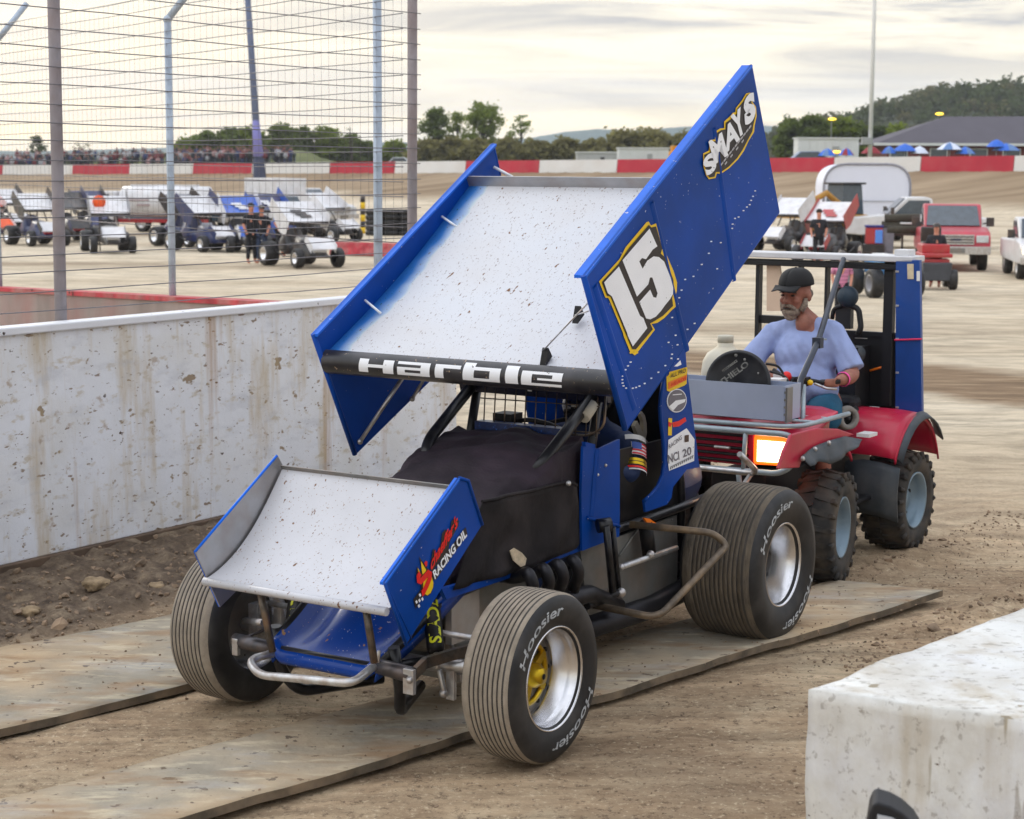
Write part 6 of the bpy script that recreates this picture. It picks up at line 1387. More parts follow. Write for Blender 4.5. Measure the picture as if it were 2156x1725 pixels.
Eg = [('hip', 'belly'), ('belly', 'chest'), ('chest', 'neck0'), ('neck0', 'neck'), ('neck', 'head'), ('chest', 'sL'), ('sL', 'eL'), ('eL', 'fL'), ('fL', 'wL'), ('chest', 'sR'), ('sR', 'eR'), ('eR', 'wR'), ('hip', 'tL'), ('tL', 'kL'), ('kL', 'aL'), ('aL', 'toL'), ('hip', 'tR'), ('tR', 'kR'), ('kR', 'aR'), ('aR', 'toR')]
ex = head_parts(hc, yawr, 1.08); lm(ex, V((-2.062, -.03, 1.365)), (.062, .058, .066))
ex.merge(hand_on_grip(J, Eg, 'wL', wL, gL, hb[4]-hb[3])); ex.merge(hand_on_grip(J, Eg, 'wR', wR, gR, hb[1]-hb[0]))
manskin = M('ruddy_skin', sl(152, 100, 82), .6, var=.2, scale=26, dust_or_sheen=(sl(150, 84, 72), .5, 16), bump=.15, bscale=60)
skinmesh(J, Eg, 'hip', 2, ex, .009).build('body', manskin, man, CAR)
shirt = M('pale_blue_cotton', sl(150, 164, 206), .85, var=.09, scale=5, bump=1.0, bscale=6, spec=.2)
sv = MB(); cth = V((-2.075, -.02, 1.20))
lm(sv, V((-2.05, -.01, 1.00)), (.185, .205, .17)); lm(sv, V((-2.08, -.02, 1.17)), (.150, .205, .17)); lm(sv, V((-2.12, -.02, .90)), (.17, .195, .10)); lm(sv, V((-2.12, -.03, 1.29)), (.105, .18, .075))
for s_, e_, q in ((sL, eL, 1), (sR, eR, -1)):
    lm(sv, s_+V((0, -.035*q, -.01)), (.082, .082, .072)); a = s_+V((0, -.02*q, 0)); d = (e_-s_)
    sv.tube([a-d*.05, a+d*.25, s_+d*.55, s_+d*.82, s_+d*.90], [.066, .073, .073, .080, .082], 14)
    sv.tube([V((-2.125, -.03, 1.335)), V((-2.12, -.03, 1.335)).lerp(s_, .55)+V((0, 0, .006)), s_+V((0, -.02*q, -.005))], [.072, .064, .062], 12)
sm = remesh(sv, .011, 5)
for i, p in enumerate(sm.v):                          # hanging folds
    f = .018*noise.noise(V((p.x*8+p.z*7, p.y*10+p.z*4, p.z*4)))+.011*noise.noise(V((p.x*20, p.y*26+p.z*14, p.z*8))); sm.v[i] = p + V((f, f*.6, 0))
sm.build('t_shirt', shirt, man, CAR)
mb = MB(); mb.add([PX(1716, 766, -1.86)+V((.035, 0, 0)), PX(1732, 764, -1.86)+V((.035, 0, 0)), PX(1738, 772, -1.86)+V((.035, 0, 0)), PX(1722, 775, -1.86)+V((.035, 0, 0))], [(0, 1, 2, 3)])
J3 = {'hip': (V((-2.12, -.01, .85)), .145), 'tL': (V((-2.02, .13, .865)), .125), 'kL': (V((-1.74, .25, .845)), .105), 'tR': (V((-2.02, -.15, .865)), .125), 'kR': (V((-1.74, -.27, .845)), .105)}
skinmesh(J3, [('hip', 'tL'), ('tL', 'kL'), ('hip', 'tR'), ('tR', 'kR')], 'hip', 2).build('shorts', M('blue_shorts', (.008, .09, .17), .85, var=.2, bump=.4, bscale=9), man, CAR)
PH = lambda x, y, z: hc + yawr @ V((x*1.08, y*1.08, z*1.08))
beardm = M('grey_beard', sl(168, 152, 136), .95, var=.4, scale=70, bump=1.0, bscale=150, dust_or_sheen=(sl(120, 90, 74), .6, 30))
mb = MB(); lm(mb, PH(.052, 0, -.082), V((.050, .058, .040)), yawr); lm(mb, PH(.060, 0, -.105), V((.034, .040, .030)), yawr)
for q in (-1, 1): mb.tube([PH(.012, q*.072, -.01), PH(.020, q*.070, -.045), PH(.040, q*.052, -.078)], [.012, .020, .022], 8); mb.tube([PH(.098, 0, -.040), PH(.088, q*.026, -.048), PH(.074, q*.038, -.066)], [.010, .011, .012], 7)
mb.build('beard', beardm, man, CAR)
mb = MB()
for q in (-1, 1): lm(mb, PH(.083, q*.032, .012), V((.008, .014, .006)), yawr, 10); mb.tube([PH(.094, q*.014, .030), PH(.091, q*.034, .033), PH(.076, q*.052, .026)], .005, 6)
mb.tube([PH(.094, -.022, -.060), PH(.100, 0, -.058), PH(.094, .022, -.060)], .005, 6)
mb.build('eyes', M('dark_eye', (.03, .015, .01), .4), man, CAR)
mb = MB(); 
for q in (-1, 1): lm(mb, PH(-.040, q*.058, .004), V((.045, .022, .030)), yawr)
lm(mb, PH(-.072, 0, .006), V((.034, .055, .036)), yawr); mb.build('hair', M('grey_hair', sl(120, 108, 98), .9, var=.25, scale=60), man, CAR)
capm = M('black_cap', (.006, .006, .007), .8, var=.3)
mb = MB(); rows = []
for i in range(10):
    th = math.pi/2*(i/9); rows.append([PH(-.012+.108*math.cos(th)**.7*math.cos(a), .092*math.cos(th)**.7*math.sin(a), .056+.092*math.sin(th)) for a in [2*math.pi*k/28 for k in range(29)]])
mb.grid(rows, 0, True); rows = []
for i in range(6):
    f = i/5; rows.append([PH(.080+(.105*f)*math.cos(a*.9)-.010+.012*math.cos(a), .082*math.sin(a*1.15)*(1-.12*f), .064-.006*f-.022*f*abs(math.sin(a))) for a in [R(-72+144*k/14) for k in range(15)]])
mb.grid(rows, 0, True); lm(mb, PH(-.012, 0, .148), V((.008, .008, .006)), yawr, 8)
mb.build('cap', capm, man, CAR, solid=.005)
mb = MB(); wd_ = (wL-eL).normalized(); mb.lathe([(.041, -.012), (.044, 0), (.041, .012)], wL.lerp(eL, .12), wd_, 20); mb.build('wristband', M('pink_band', sl(244, 70, 160), .5, var=.05), man, CAR)
mb = MB(); 
for q in (-1, 1): mb.box((-1.70, q*.28, .415), (.29, .10, .09))
mb.build('shoes', M('white_shoe', sl(170, 168, 164), .7, var=.1), man, CAR, bevel=.03)

# ---------------------------------------------------------------- the driver strapped in the race car
drv = thing('person', 'race driver in dark blue suit and black helmet seated in the blue car', 'person', CAR @ Matrix.Translation((.45, 0, .45)))
suit = M('navy_suit', (.006, .022, .085), .7, var=.25, scale=6, bump=.4, bscale=14)
dsL, deL, dwL = V((.52, .24, .98)), PY(1328, 1005, .30), PY(1318, 1040, .25)
J = {'hip': (V((.45, 0, .50)), .13), 'belly': (V((.42, 0, .72)), .13), 'chest': (V((.40, 0, .92)), .14), 'neck': (V((.42, 0, 1.08)), .06), 'head': (V((.46, 0, 1.17)), .075), 'sL': (dsL, .075), 'eL': (deL, .062), 'wL': (V((.86, .16, .98)), .04), 'hL': (V((.90, .12, 1.02)), .038), 'sR': (V((.50, -.22, .98)), .075), 'eR': (V((.70, -.26, .82)), .06), 'wR': (V((.86, -.18, 1.0)), .04), 'hR': (V((.90, -.13, 1.04)), .038), 'kL': (V((.95, .15, .66)), .085), 'fL': (V((1.3, .12, .35)), .06), 'kR': (V((.95, -.15, .66)), .085), 'fR': (V((1.3, -.12, .35)), .06)}
Eg = [('hip', 'belly'), ('belly', 'chest'), ('chest', 'neck'), ('neck', 'head'), ('chest', 'sL'), ('sL', 'eL'), ('eL', 'wL'), ('wL', 'hL'), ('chest', 'sR'), ('sR', 'eR'), ('eR', 'wR'), ('wR', 'hR'), ('hip', 'kL'), ('kL', 'fL'), ('hip', 'kR'), ('kR', 'fR')]
ex = MB()
for hx in ((V((.91, .12, 1.03)), 1), (V((.91, -.13, 1.05)), -1)):
    for k in range(4): o = hx[0]+V((.0, -.012*hx[1], .03-.02*k)); ex.tube([o, o+V((.035, -.005, .012)), o+V((.045, -.02*hx[1], -.012)), o+V((.02, -.035*hx[1], -.014))], [.010, .0098, .009, .008], 6)
    ex.tube([hx[0], hx[0]+V((-.01, -.03*hx[1], .04)), hx[0]+V((.02, -.05*hx[1], .045))], [.012, .011, .009], 6)
skinmesh(J, Eg, 'hip', 2, ex, .010).build('body', suit, drv, CAR)
mb = MB(); mb.ball(V((.47, 0, 1.20)), (.150, .125, .145), 0, 24, 16); mb.ball(V((.50, 0, 1.15)), (.150, .115, .10), 0, 20, 12); hl = mb.build('helmet', M('black_helmet', (.008, .008, .010), .2, coat=.6, var=.2), drv, CAR)
mb = MB(); rows = []
for i in range(6): rows.append([V((.475+.152*math.cos(a)*math.cos(e), .128*math.sin(a)*math.cos(e), 1.20+.150*math.sin(e))) for a in [R(-65+130*k/16) for k in range(17)] for e in [R(-14+32*i/5)]])
mb.grid(rows, 0, True); mb.build('visor', M('smoke_visor', (.03, .03, .05), .06, coat=.6), drv, CAR)
# sleeve bands and flag patch follow the upper arm
mb = MB(); ax = (deL-dsL); aa, ab, ad = frame_of(ax); Ln = ax.length
def arm(t_, th, off=.004): r_ = (.078*(1-t_)+.070*t_)+off; return dsL + ax*t_ + (aa*math.cos(th)+ab*math.sin(th))*r_
tho = math.atan2(V((.3, .95, 0)).dot(ab), V((.3, .95, 0)).dot(aa))
def band(t0_, t1_, mi, off=.006, w=2.0): mb.grid([[arm(t0_+(t1_-t0_)*i/3, tho-w/2+w*k/12, off) for k in range(13)] for i in range(4)], mi, True)
band(-.06, .08, 1); band(.62, .70, 2); band(.72, .80, 2); band(.84, .90, 3); band(.92, .96, 1)
band(.16, .52, 1, .006, 1.35)
for k in range(7):
    if k % 2 == 0: t0_ = .17+.34*k/7; band(t0_, t0_+.34/7, 4, .008, 1.3)
mb.grid([[arm(.17+.19*i/3, tho+s_*(.65-.62*k/6), .010) for k in range(7)] for i in range(4)] if (s_ := 1) else [], 5, True)
mb.build('sleeve_patch', [suit, trimw, gold, redv, M('flag_red', sl(206, 40, 60), .6), M('flag_blue', sl(60, 90, 170), .6)], drv, CAR)
# ================================================================ infield vehicles and people, 40 to 60 m away
def at_ground(px, py):                                 # where the ray meets the sloping infield
    z = -.3
    for _ in range(6): w = G(px, py, z); z = gz(w.x, w.y)
    return V((w.x, w.y, z))
def VF(px, py, yaw): return Matrix.Translation(at_ground(px, py)) @ Matrix.Rotation(R(yaw), 4, 'Z')    # x forward, y left
def cwheel(name, rt, F, x, y, r, w, rimm, tyrem=None):
    mb = MB(); mb.lathe([(r*.55, -w*.42), (r*.62, -w*.5), (r*.92, -w*.5), (r, -w*.36), (r, w*.36), (r*.92, w*.5), (r*.62, w*.5), (r*.55, w*.42)], (x, y, r-.01), (0, 1, 0), 24); o = mb.build(name, tyrem or rubber, rt, F)
    sg = 1 if y > 0 else -1
    mb = MB(); mb.lathe([(r*.58, .42*w*sg), (r*.6, .5*w*sg), (r*.5, .46*w*sg), (r*.42, .15*w*sg), (r*.2, .1*w*sg), (0, .2*w*sg)], (x, y, r-.01), (0, 1, 0), 20); mb.build('rim', rimm, o, F); return o
pm = {}
def paint(key, c, rough=.4):
    if key not in pm: pm[key] = M(key, c, rough, coat=.2, var=.12, scale=2, dust_or_sheen=(MUD2, .25, 3))
    return pm[key]
Wt, Bk, Bl, Rd, Or = paint('race_white', (.72, .72, .74)), paint('race_black', (.015, .015, .018)), paint('race_blue', (.01, .10, .50)), paint('race_red', (.45, .02, .03)), paint('race_orange', sl(250, 90, 20))
Gy, Dk = paint('race_grey', (.20, .21, .24)), paint('race_navy', (.015, .03, .12))
def sprint(label, px, py, yaw, foil_c, board_c, nose_c, body_c, mark=None, wing_x=0.0, fw_c=None, sc=.84, group='winged race cars parked on the infield'):
    F = VF(px, py, yaw) @ Matrix.Translation((-1.1*sc, 0, 0)) @ Matrix.Scale(sc, 4)
    rt = thing('winged_race_car', label, 'race car', F.copy(), group)
    b = lambda n, mb, m, p=None, **k: mb.build(n, m, p or rt, F, **k)
    mb = MB(); n0, n1 = V((1.45+wing_x, 0, 1.50)), V((.20+wing_x, 0, 2.20)); d = n1-n0; up = V((-d.z, 0, d.x)).normalized(); up = up if up.z > 0 else -up
    mb.grid([[n0+d*u+V((0, y, 0))-up*.04*math.sin(math.pi*u) for y in (-.76, 0, .76)] for u in (0, .25, .5, .75, 1)], 0, True); mb.grid([[n0+d*u+V((0, y, 0))-up*(.05+.04*math.sin(math.pi*u)) for y in (.76, 0, -.76)] for u in (0, .25, .5, .75, 1)], 0, True); mb.tube([n0+V((0, -.76, -.02)), n0+V((0, .76, -.02))], .06, 8, 1)
    if mark is not None:
        for k in range(3): c = n0+d*(.3+.12*k)+up*.012; mb.box(c+V((0, .1-.12*k, 0)), (.16, .42, .006), 2, Matrix.Rotation(math.atan2(-d.z, -d.x)*-1+math.pi, 3, 'Y'))
    w = b('top_wing', mb, [foil_c, Bk, mark or Bk])
    for s_, e0, e1_ in ((1, .30, .40), (-1, .10, .62)):
        P = [n0-d*.06+up*e0, n1+d*.08+up*e0, n1+d*.08-up*e1_*.5, n0+d*.3-up*e1_, n0-d*.02-up*e1_*.8]; mb = MB(); mb.prism([p+V((0, .765*s_, 0)) for p in P], V((0, .012, 0))); b('side_board', mb, board_c, w)
    mb = MB(); mb.prism([V((2.70, -.45, .62)), V((2.70, .45, .62)), V((2.22, .45, 1.0)), V((2.22, -.45, 1.0))], V((0, 0, .02)), 0); fwg = b('front_wing', mb, fw_c or foil_c)
    for s_ in (-1, 1): mb = MB(); mb.prism([V((2.75, s_*.46, .75)), V((2.25, s_*.46, 1.1)), V((2.1, s_*.46, .9)), V((2.6, s_*.46, .5))], V((0, .012, 0))); b('side_board', mb, board_c, fwg)
    mb = MB(); sec = [(2.55, .26, .34, .44), (2.1, .32, .34, .70), (1.6, .36, .36, .92), (1.1, .37, .38, 1.06), (1.0, .37, .38, .80), (.45, .38, .40, .82), (.3, .36, .40, 1.28), (.05, .33, .45, 1.22), (-.3, .30, .48, .90), (-.62, .16, .58, .75)]
    rows = [[V((x, hw*y, z0+(z1-z0)*z)) for y, z in ((-1, 0), (-1.02, .55), (-.8, .92), (-.3, 1), (.3, 1), (.8, .92), (1.02, .55), (1, 0), (-1, 0))] for x, hw, z0, z1 in sec]; mb.grid(rows, 0, True); mb.poly(rows[0][:-1]); mb.poly(rows[-1][:-1][::-1]); b('body', mb, body_c)
    mb = MB(); mb.box((2.2, 0, .62), (.5, .5, .16), 0, Matrix.Rotation(.5, 3, 'Y')); b('nose_cowl', mb, nose_c, bevel=.04)
    mb = MB()
    for s_ in (-1, 1): mb.tube([V((1.25, .33*s_, 1.03)), V((.95, .31*s_, 1.42)), V((.2, .3*s_, 1.46)), V((.05, .3*s_, .5))], .028, 7); mb.tube([V((1.0, .2*s_, 1.4)), V((1.3+wing_x, .25*s_, 1.55))], .018, 6); mb.tube([V((.7, .4*s_, .55)), V((.5, .8*s_, .55)), V((1.1, .8*s_, .35)), V((1.2, .4*s_, .35))], .02, 6)
    mb.tube([V((2.5, -.3, .36)), V((2.75, -.25, .36)), V((2.75, .25, .36)), V((2.5, .3, .36))], .02, 6); mb.tube([V((2.2, -.7, .33)), V((2.2, .7, .33))], .03, 6); mb.tube([V((0, -.7, .38)), V((0, .7, .38))], .035, 6); b('frame', mb, Bk)
    for x, y, r, ww in ((2.2, .75, .335, .28), (2.2, -.75, .335, .28), (0, .65, .38, .42), (0, -.82, .42, .46)): cwheel('wheel', rt, F, x, y, r, ww, chrome)
    return rt
sprint('white winged race car at the front of the infield row, right of the leaning mast', 640, 560, -58, Wt, Wt, Wt, Bk, Bk)
sprint('race car with bright blue wing behind the front white one', 510, 528, -68, Bl, Wt, Wt, Bk, Wt)
sprint('white winged race car with navy tail just right of the second fence post', 432, 528, -50, Wt, Dk, Wt, Dk, None)
sprint('white race car with a round orange mark on its wing board, left of the tanker', 232, 530, -72, Wt, Gy, Wt, Bk, None)
sprint('race car with black wing boards and white foil at the far left', 82, 516, -55, Wt, Bk, Rd, Dk, None)
sprint('race car half cut off by the left edge with white nose', -28, 506, -40, Or, Wt, Wt, Dk, None)
sprint('white winged race car mostly hidden behind the blue wing board at right', 1655, 528, -125, Wt, Wt, Wt, Bk, None)
sprint('race car with red and white wing tipped up steeply behind the quad roof', 1742, 552, -120, Wt, Rd, Rd, Bk, Rd)
sprint('dark race car with black wing, partly behind the first fence post', 150, 508, -60, Bk, Dk, Rd, Bk, None)
sprint('small race car with grey wing and yellow green nose low behind the navy one', 398, 518, -45, Gy, Bk, paint('race_lime', sl(190, 200, 60)), Dk, None)
sprint('dark blue race car with white nose tucked behind the leaning mast', 570, 516, -58, Dk, Bl, Wt, Dk, Wt)
sprint('black race car with white wing, furthest left of the second row', 20, 492, -52, Wt, Bk, Bk, Bk, None)
sprint('race car with dark wing parked behind the round orange marker', 192, 500, -60, Dk, Bk, Wt, Bk, None)
sprint('white winged race car right of the box truck in the second row', 690, 508, -40, Wt, Wt, Gy, Bk, None)
dt_ = thing('marker_disc', 'round orange marker disc beside the white race car left of the tanker', 'marker', VF(206, 528, -70))
Fd = MW[dt_]; mb = MB(); mb.lathe([(0, .02), (.22, .02), (.22, -.02), (0, -.02)], (.6, 0, 1.66), (1, 0, 0), 24); mb.build('disc', Or, dt_, Fd); mb = MB(); mb.tube([(.58, 0, 0), (.58, 0, 1.5)], .02, 6); mb.build('stake', Bk, dt_, Fd)

def pickup(label, px, py, yaw, pc, lights=None, grille=True, bed=True, sc=1.0, name='pickup_truck', cat='truck', plow=False):
    F = VF(px, py, yaw) @ Matrix.Translation((-2.7*sc, 0, 0)) @ Matrix.Scale(sc, 4)
    rt = thing(name, label, cat, F.copy()); b = lambda n, mb, m, p=None, **k: mb.build(n, m, p or rt, F, **k)
    mb = MB()
    pr = [(-2.55, .55), (-2.55, 1.12), (-.55, 1.14), (-.52, 1.16), (1.05, 1.18), (1.10, 1.22), (2.45, 1.12), (2.62, .98), (2.66, .52), (2.1, .48), (-2.1, .48)]
    mb.prism([V((x, -.97, z)) for x, z in pr], V((0, 1.94, 0)), 0)
    cabp = [(-.62, 1.10), (-.48, 1.80), (-.30, 1.86), (.42, 1.86), (1.12, 1.18)]; mb.prism([V((x, -.82, z)) for x, z in cabp], V((0, 1.64, 0)), 0)
    b('body', mb, pc, bevel=.05)
    mb = MB(); mb.prism([V((.50, -.70, 1.80)), V((.50, .70, 1.80)), V((1.09, .76, 1.24)), V((1.09, -.76, 1.24))], V((.02, 0, .02))); b('windshield', mb, glass)
    for s_ in (-1, 1):
        mb = MB(); mb.prism([V((-.45, .825*s_, 1.24)), V((-.38, .825*s_, 1.74)), V((.36, .825*s_, 1.74)), V((.88, .825*s_, 1.24))], V((0, .012*s_, 0))); b('window', mb, glass)
        mb = MB(); mb.box((.98, 1.06*s_, 1.36), (.12, .22, .26)); mb.tube([V((.98, .85*s_, 1.3)), V((.98, 1.0*s_, 1.34))], .025, 6); b('mirror', mb, Bk, bevel=.02)
        mb = MB(); mb.box((2.655, .74*s_, .92), (.06, .34, .20)); b('headlight', mb, lights or M('headlamp_glass', (.6, .62, .62), .15), bevel=.02)
        for x in (1.62, -1.62): cwheel('wheel', rt, F, x, .82*s_, .40, .26, silver)
    mb = MB(); mb.box((2.67, 0, .90), (.05, 1.02, .28), 0); 
    for k in range(3): mb.box((2.70, 0, .82+.08*k), (.03, .98, .025), 1)
    mb.box((2.69, 0, .90), (.045, .3, .06), 2); b('grille', mb, [silver, Bk, Dk])
    mb = MB(); mb.box((2.72, 0, .60), (.16, 1.94, .22)); mb.box((2.81, 0, .60), (.02, .52, .14), 1) ; b('bumper', mb, [silver if not plow else Bk, dull_al], bevel=.03)
    return rt
redt = paint('faded_truck_red', sl(188, 56, 74)); wtr = paint('truck_white', (.70, .70, .71))
pickup('faded red pickup truck with grey grille facing the camera on the infield', 2010, 572, -100, redt, sc=1.0)
pickup('white car with lit headlights cut off by the right edge of the picture', 2216, 592, -98, wtr, M('lit_headlamp', (1, .9, .7), .2, emit=((1.0, .80, .50), 4.0)), sc=.86)
pickup('long white pickup truck standing sideways behind the tipped race car', 1770, 520, 176, wtr)
pickup('small white pickup truck left of the black and yellow post', 722, 484, -40, wtr)
pickup('dark teal pickup truck behind the blue winged race car', 492, 492, -30, paint('truck_teal', sl(52, 84, 104)))
# tanker truck
F = VF(326, 494, 172) @ Matrix.Scale(.80, 4); tk = thing('tanker_truck', 'white water tanker truck with red frame among the race cars at left', 'tanker truck', F)
b = lambda n, mb, m, p=None, **k: mb.build(n, m, p or tk, F, **k)
mb = MB(); mb.lathe([(0, -2.6), (.55, -2.55), (.80, -2.4), (.84, 0), (.80, 2.2), (.55, 2.35), (0, 2.4)], (-.6, 0, 1.72), (1, 0, 0), 30); mb.box((-.6, 0, 2.56), (3.6, .4, .08)); mb.box((.8, .835, 1.8), (1.6, .02, .12), 1); mb.box((.3, .84, 1.55), (.7, .02, .10), 1); b('tank', mb, [Wt, M('faded_lettering', sl(170, 150, 150), .6)])
mb = MB(); mb.box((0, 0, .72), (5.6, .8, .18)); b('chassis', mb, Rd)
mb = MB(); mb.prism([V((x, -.95, z)) for x, z in ((1.9, .6), (1.9, 2.25), (2.7, 2.25), (2.95, 1.6), (3.6, 1.45), (3.65, .6))], V((0, 1.9, 0))); b('cab', mb, Wt, bevel=.06)
for s_ in (-1, 1): mb = MB(); mb.prism([V((2.1, .955*s_, 1.6)), V((2.1, .955*s_, 2.1)), V((2.6, .955*s_, 2.1)), V((2.78, .955*s_, 1.6))], V((0, .012*s_, 0))); b('window', mb, glass)
mb = MB(); mb.prism([V((2.74, -.8, 2.15)), V((2.74, .8, 2.15)), V((2.95, .8, 1.65)), V((2.95, -.8, 1.65))], V((.02, 0, .01))); b('windshield', mb, glass)
for x in (-2.4, -1.4, 2.9):
    for s_ in (-1, 1): cwheel('wheel', tk, F, x, .85*s_, .48, .3, silver)
# box truck
F = VF(600, 492, -58) @ Matrix.Scale(.80, 4); bx = thing('box_truck', 'white box truck parked behind the front white race car', 'truck', F)
b = lambda n, mb, m, p=None, **k: mb.build(n, m, p or bx, F, **k)
mb = MB(); mb.box((-1.2, 0, 1.9), (3.6, 2.0, 2.1), 0)
for k in range(4): mb.box((-.2-.6*k, -1.008, 2.0-.1*(k % 2)), (.36, .012, .22), 1)
b('cargo_box', mb, [Wt, M('grey_lettering', sl(150, 152, 170), .6)], bevel=.05)
mb = MB(); mb.prism([V((x, -.92, z)) for x, z in ((.65, .6), (.65, 2.0), (1.1, 2.05), (1.55, 1.42), (2.3, 1.25), (2.35, .6))], V((0, 1.84, 0))); b('cab', mb, Wt, bevel=.06)
mb = MB(); mb.prism([V((1.14, -.78, 1.98)), V((1.14, .78, 1.98)), V((1.53, .8, 1.45)), V((1.53, -.8, 1.45))], V((.02, 0, .02))); b('windshield', mb, glass)
for x in (-2.2, 1.6):
    for s_ in (-1, 1): cwheel('wheel', bx, F, x, .82*s_, .4, .28, silver)
# black and yellow post, tyre stack fence, low red barriers
pbase = at_ground(764, 492); yp = thing('marker_post', 'black and yellow banded marker post beside the galvanised fence post', 'post', Matrix.Translation(pbase)); mb = MB()
hh = (492-414)*pbase.y/FPX
for k in range(6): mb.lathe([(0, hh*k/6), (.11, hh*k/6), (.11, hh*(k+1)/6), (0, hh*(k+1)/6)], pbase, (0, 0, 1), 14, k % 2)
mb.build('post', [yellow, Bk], yp)
tb = at_ground(822, 496); ts = thing('tyre_stack', 'tall black stacks of tyres between the two right fence posts', 'tyres', Matrix.Translation(tb)); mbs = []
for i in range(3):
    mb = MB()
    for k in range(5): mb.lathe([(.22, .02), (.40, .0), (.44, .08), (.44, .14), (.40, .21), (.22, .19)], tb+V((-.62+.62*i, .1*i, .22*k)), (0, 0, 1), 18)
    mb.build('tyre_pile', rubber, ts)
def low_barrier(label, px0, px1, py, mat, h=.42):
    p, q = at_ground(px0, py), at_ground(px1, py+4); d = (q-p); n_ = V((-d.y, d.x, 0)).normalized()*.18; rt = thing('low_barrier', label, 'barrier', Matrix.Translation((p+q)/2)); up = V((0, 0, h))
    mb = MB(); mb.add([p-n_*1.4, q-n_*1.4, q+n_*1.4, p+n_*1.4, p-n_*.6+up, q-n_*.6+up, q+n_*.6+up, p+n_*.6+up], [(3, 2, 1, 0), (4, 5, 6, 7), (0, 1, 5, 4), (1, 2, 6, 5), (2, 3, 7, 6), (3, 0, 4, 7)]); mb.build('barrier_body', mat, rt, bevel=.03)
low_barrier('low faded red barrier at the right end of the infield row of race cars', 700, 842, 536, redw); low_barrier('short red barrier between the tanker and the second fence post', 330, 378, 512, redw)

# people standing by the cars
def stander(label, px, py, h, top_c, leg_c, yaw, hat=None):
    p = at_ground(px, py); rt = thing('person', label, 'person', Matrix.Translation(p)); s = h/1.75; Rz = Matrix.Rotation(R(yaw), 3, 'Z'); T = lambda x, y, z: p + Rz @ V((x*s, y*s, z*s))
    J = {'hip': (T(0, 0, .95), .12*s), 'chest': (T(0, 0, 1.28), .14*s), 'neck': (T(0, 0, 1.47), .055*s), 'head': (T(.02, 0, 1.60), .09*s), 'head2': (T(.01, 0, 1.70), .07*s)}
    Eg = [('hip', 'chest'), ('chest', 'neck'), ('neck', 'head'), ('head', 'head2')]
    for q, n in ((1, 'L'), (-1, 'R')):
        J.update({'s'+n: (T(0, .19*q, 1.38), .06*s), 'e'+n: (T(.02, .25*q, 1.12), .045*s), 'w'+n: (T(.16, .22*q, .93), .033*s), 'h'+n: (T(.20, .21*q, .86), .035*s), 't'+n: (T(0, .09*q, .88), .09*s), 'k'+n: (T(.02, .10*q, .48), .062*s), 'a'+n: (T(-.02, .11*q, .09), .045*s), 'f'+n: (T(.13, .12*q, .04), .04*s)})
        Eg += [('chest', 's'+n), ('s'+n, 'e'+n), ('e'+n, 'w'+n), ('w'+n, 'h'+n), ('hip', 't'+n), ('t'+n, 'k'+n), ('k'+n, 'a'+n), ('a'+n, 'f'+n)]
    skinmesh(J, Eg, 'hip', 1).build('body', skin, rt)
    J2 = {'hem': (T(0, 0, .84), .150*s), 'hip': (T(0, 0, .98), .150*s), 'chest': (T(0, 0, 1.28), .17*s), 'nk': (T(0, 0, 1.43), .085*s), 'sL': (T(0, .19, 1.37), .085*s), 'cL': (T(.01, .245, 1.12), .068*s), 'sR': (T(0, -.19, 1.37), .085*s), 'cR': (T(.01, -.245, 1.12), .068*s)}
    skinmesh(J2, [('hem', 'hip'), ('hip', 'chest'), ('chest', 'nk'), ('chest', 'sL'), ('sL', 'cL'), ('chest', 'sR'), ('sR', 'cR')], 'hip', 1).build('shirt', top_c, rt)
    J3 = {'hip': (T(0, 0, .95), .135*s)}
    E3 = []
    for q, n in ((1, 'L'), (-1, 'R')): J3.update({'t'+n: (T(0, .09*q, .86), .10*s), 'k'+n: (T(.02, .10*q, .48), .078*s), 'a'+n: (T(-.02, .11*q, .12), .062*s)}); E3 += [('hip', 't'+n), ('t'+n, 'k'+n), ('k'+n, 'a'+n)]
    skinmesh(J3, E3, 'hip', 1).build('trousers', leg_c, rt)
    mb = MB(); mb.ball(T(-.01, 0, 1.69), (.105*s, .1*s, .085*s), 0, 14, 9)
    if hat: mb.prism([T(.08, -.07, 1.68), T(.19, -.05, 1.66), T(.19, .05, 1.66), T(.08, .07, 1.68)], V((0, 0, .012)))
    mb.build('cap' if hat else 'hair', hat or M('dark_hair', (.02, .015, .01), .8), rt)
    return rt
dkc = M('dark_cloth', (.015, .015, .02), .85, var=.2); jean = M('jeans', (.04, .06, .12), .85, var=.2); blc = M('blue_cloth', (.02, .14, .48), .85); redc = M('red_cloth', (.4, .05, .05), .85)
stander('man in black shirt and dark trousers left of the front white race car', 530, 556, 1.78, dkc, dkc, -60)
stander('person in dark jeans standing right beside the man in black', 552, 556, 1.72, dkc, jean, -100, Bk)
stander('person in bright blue shirt leaning near the white race car', 590, 540, 1.66, blc, dkc, -40, Bl)
stander('person in dark clothes by the tipped red and white wing', 1722, 556, 1.65, dkc, dkc, -100)
stander('person in dark shirt behind the red utility cart', 1968, 606, 1.55, dkc, redc, -110, Bk)

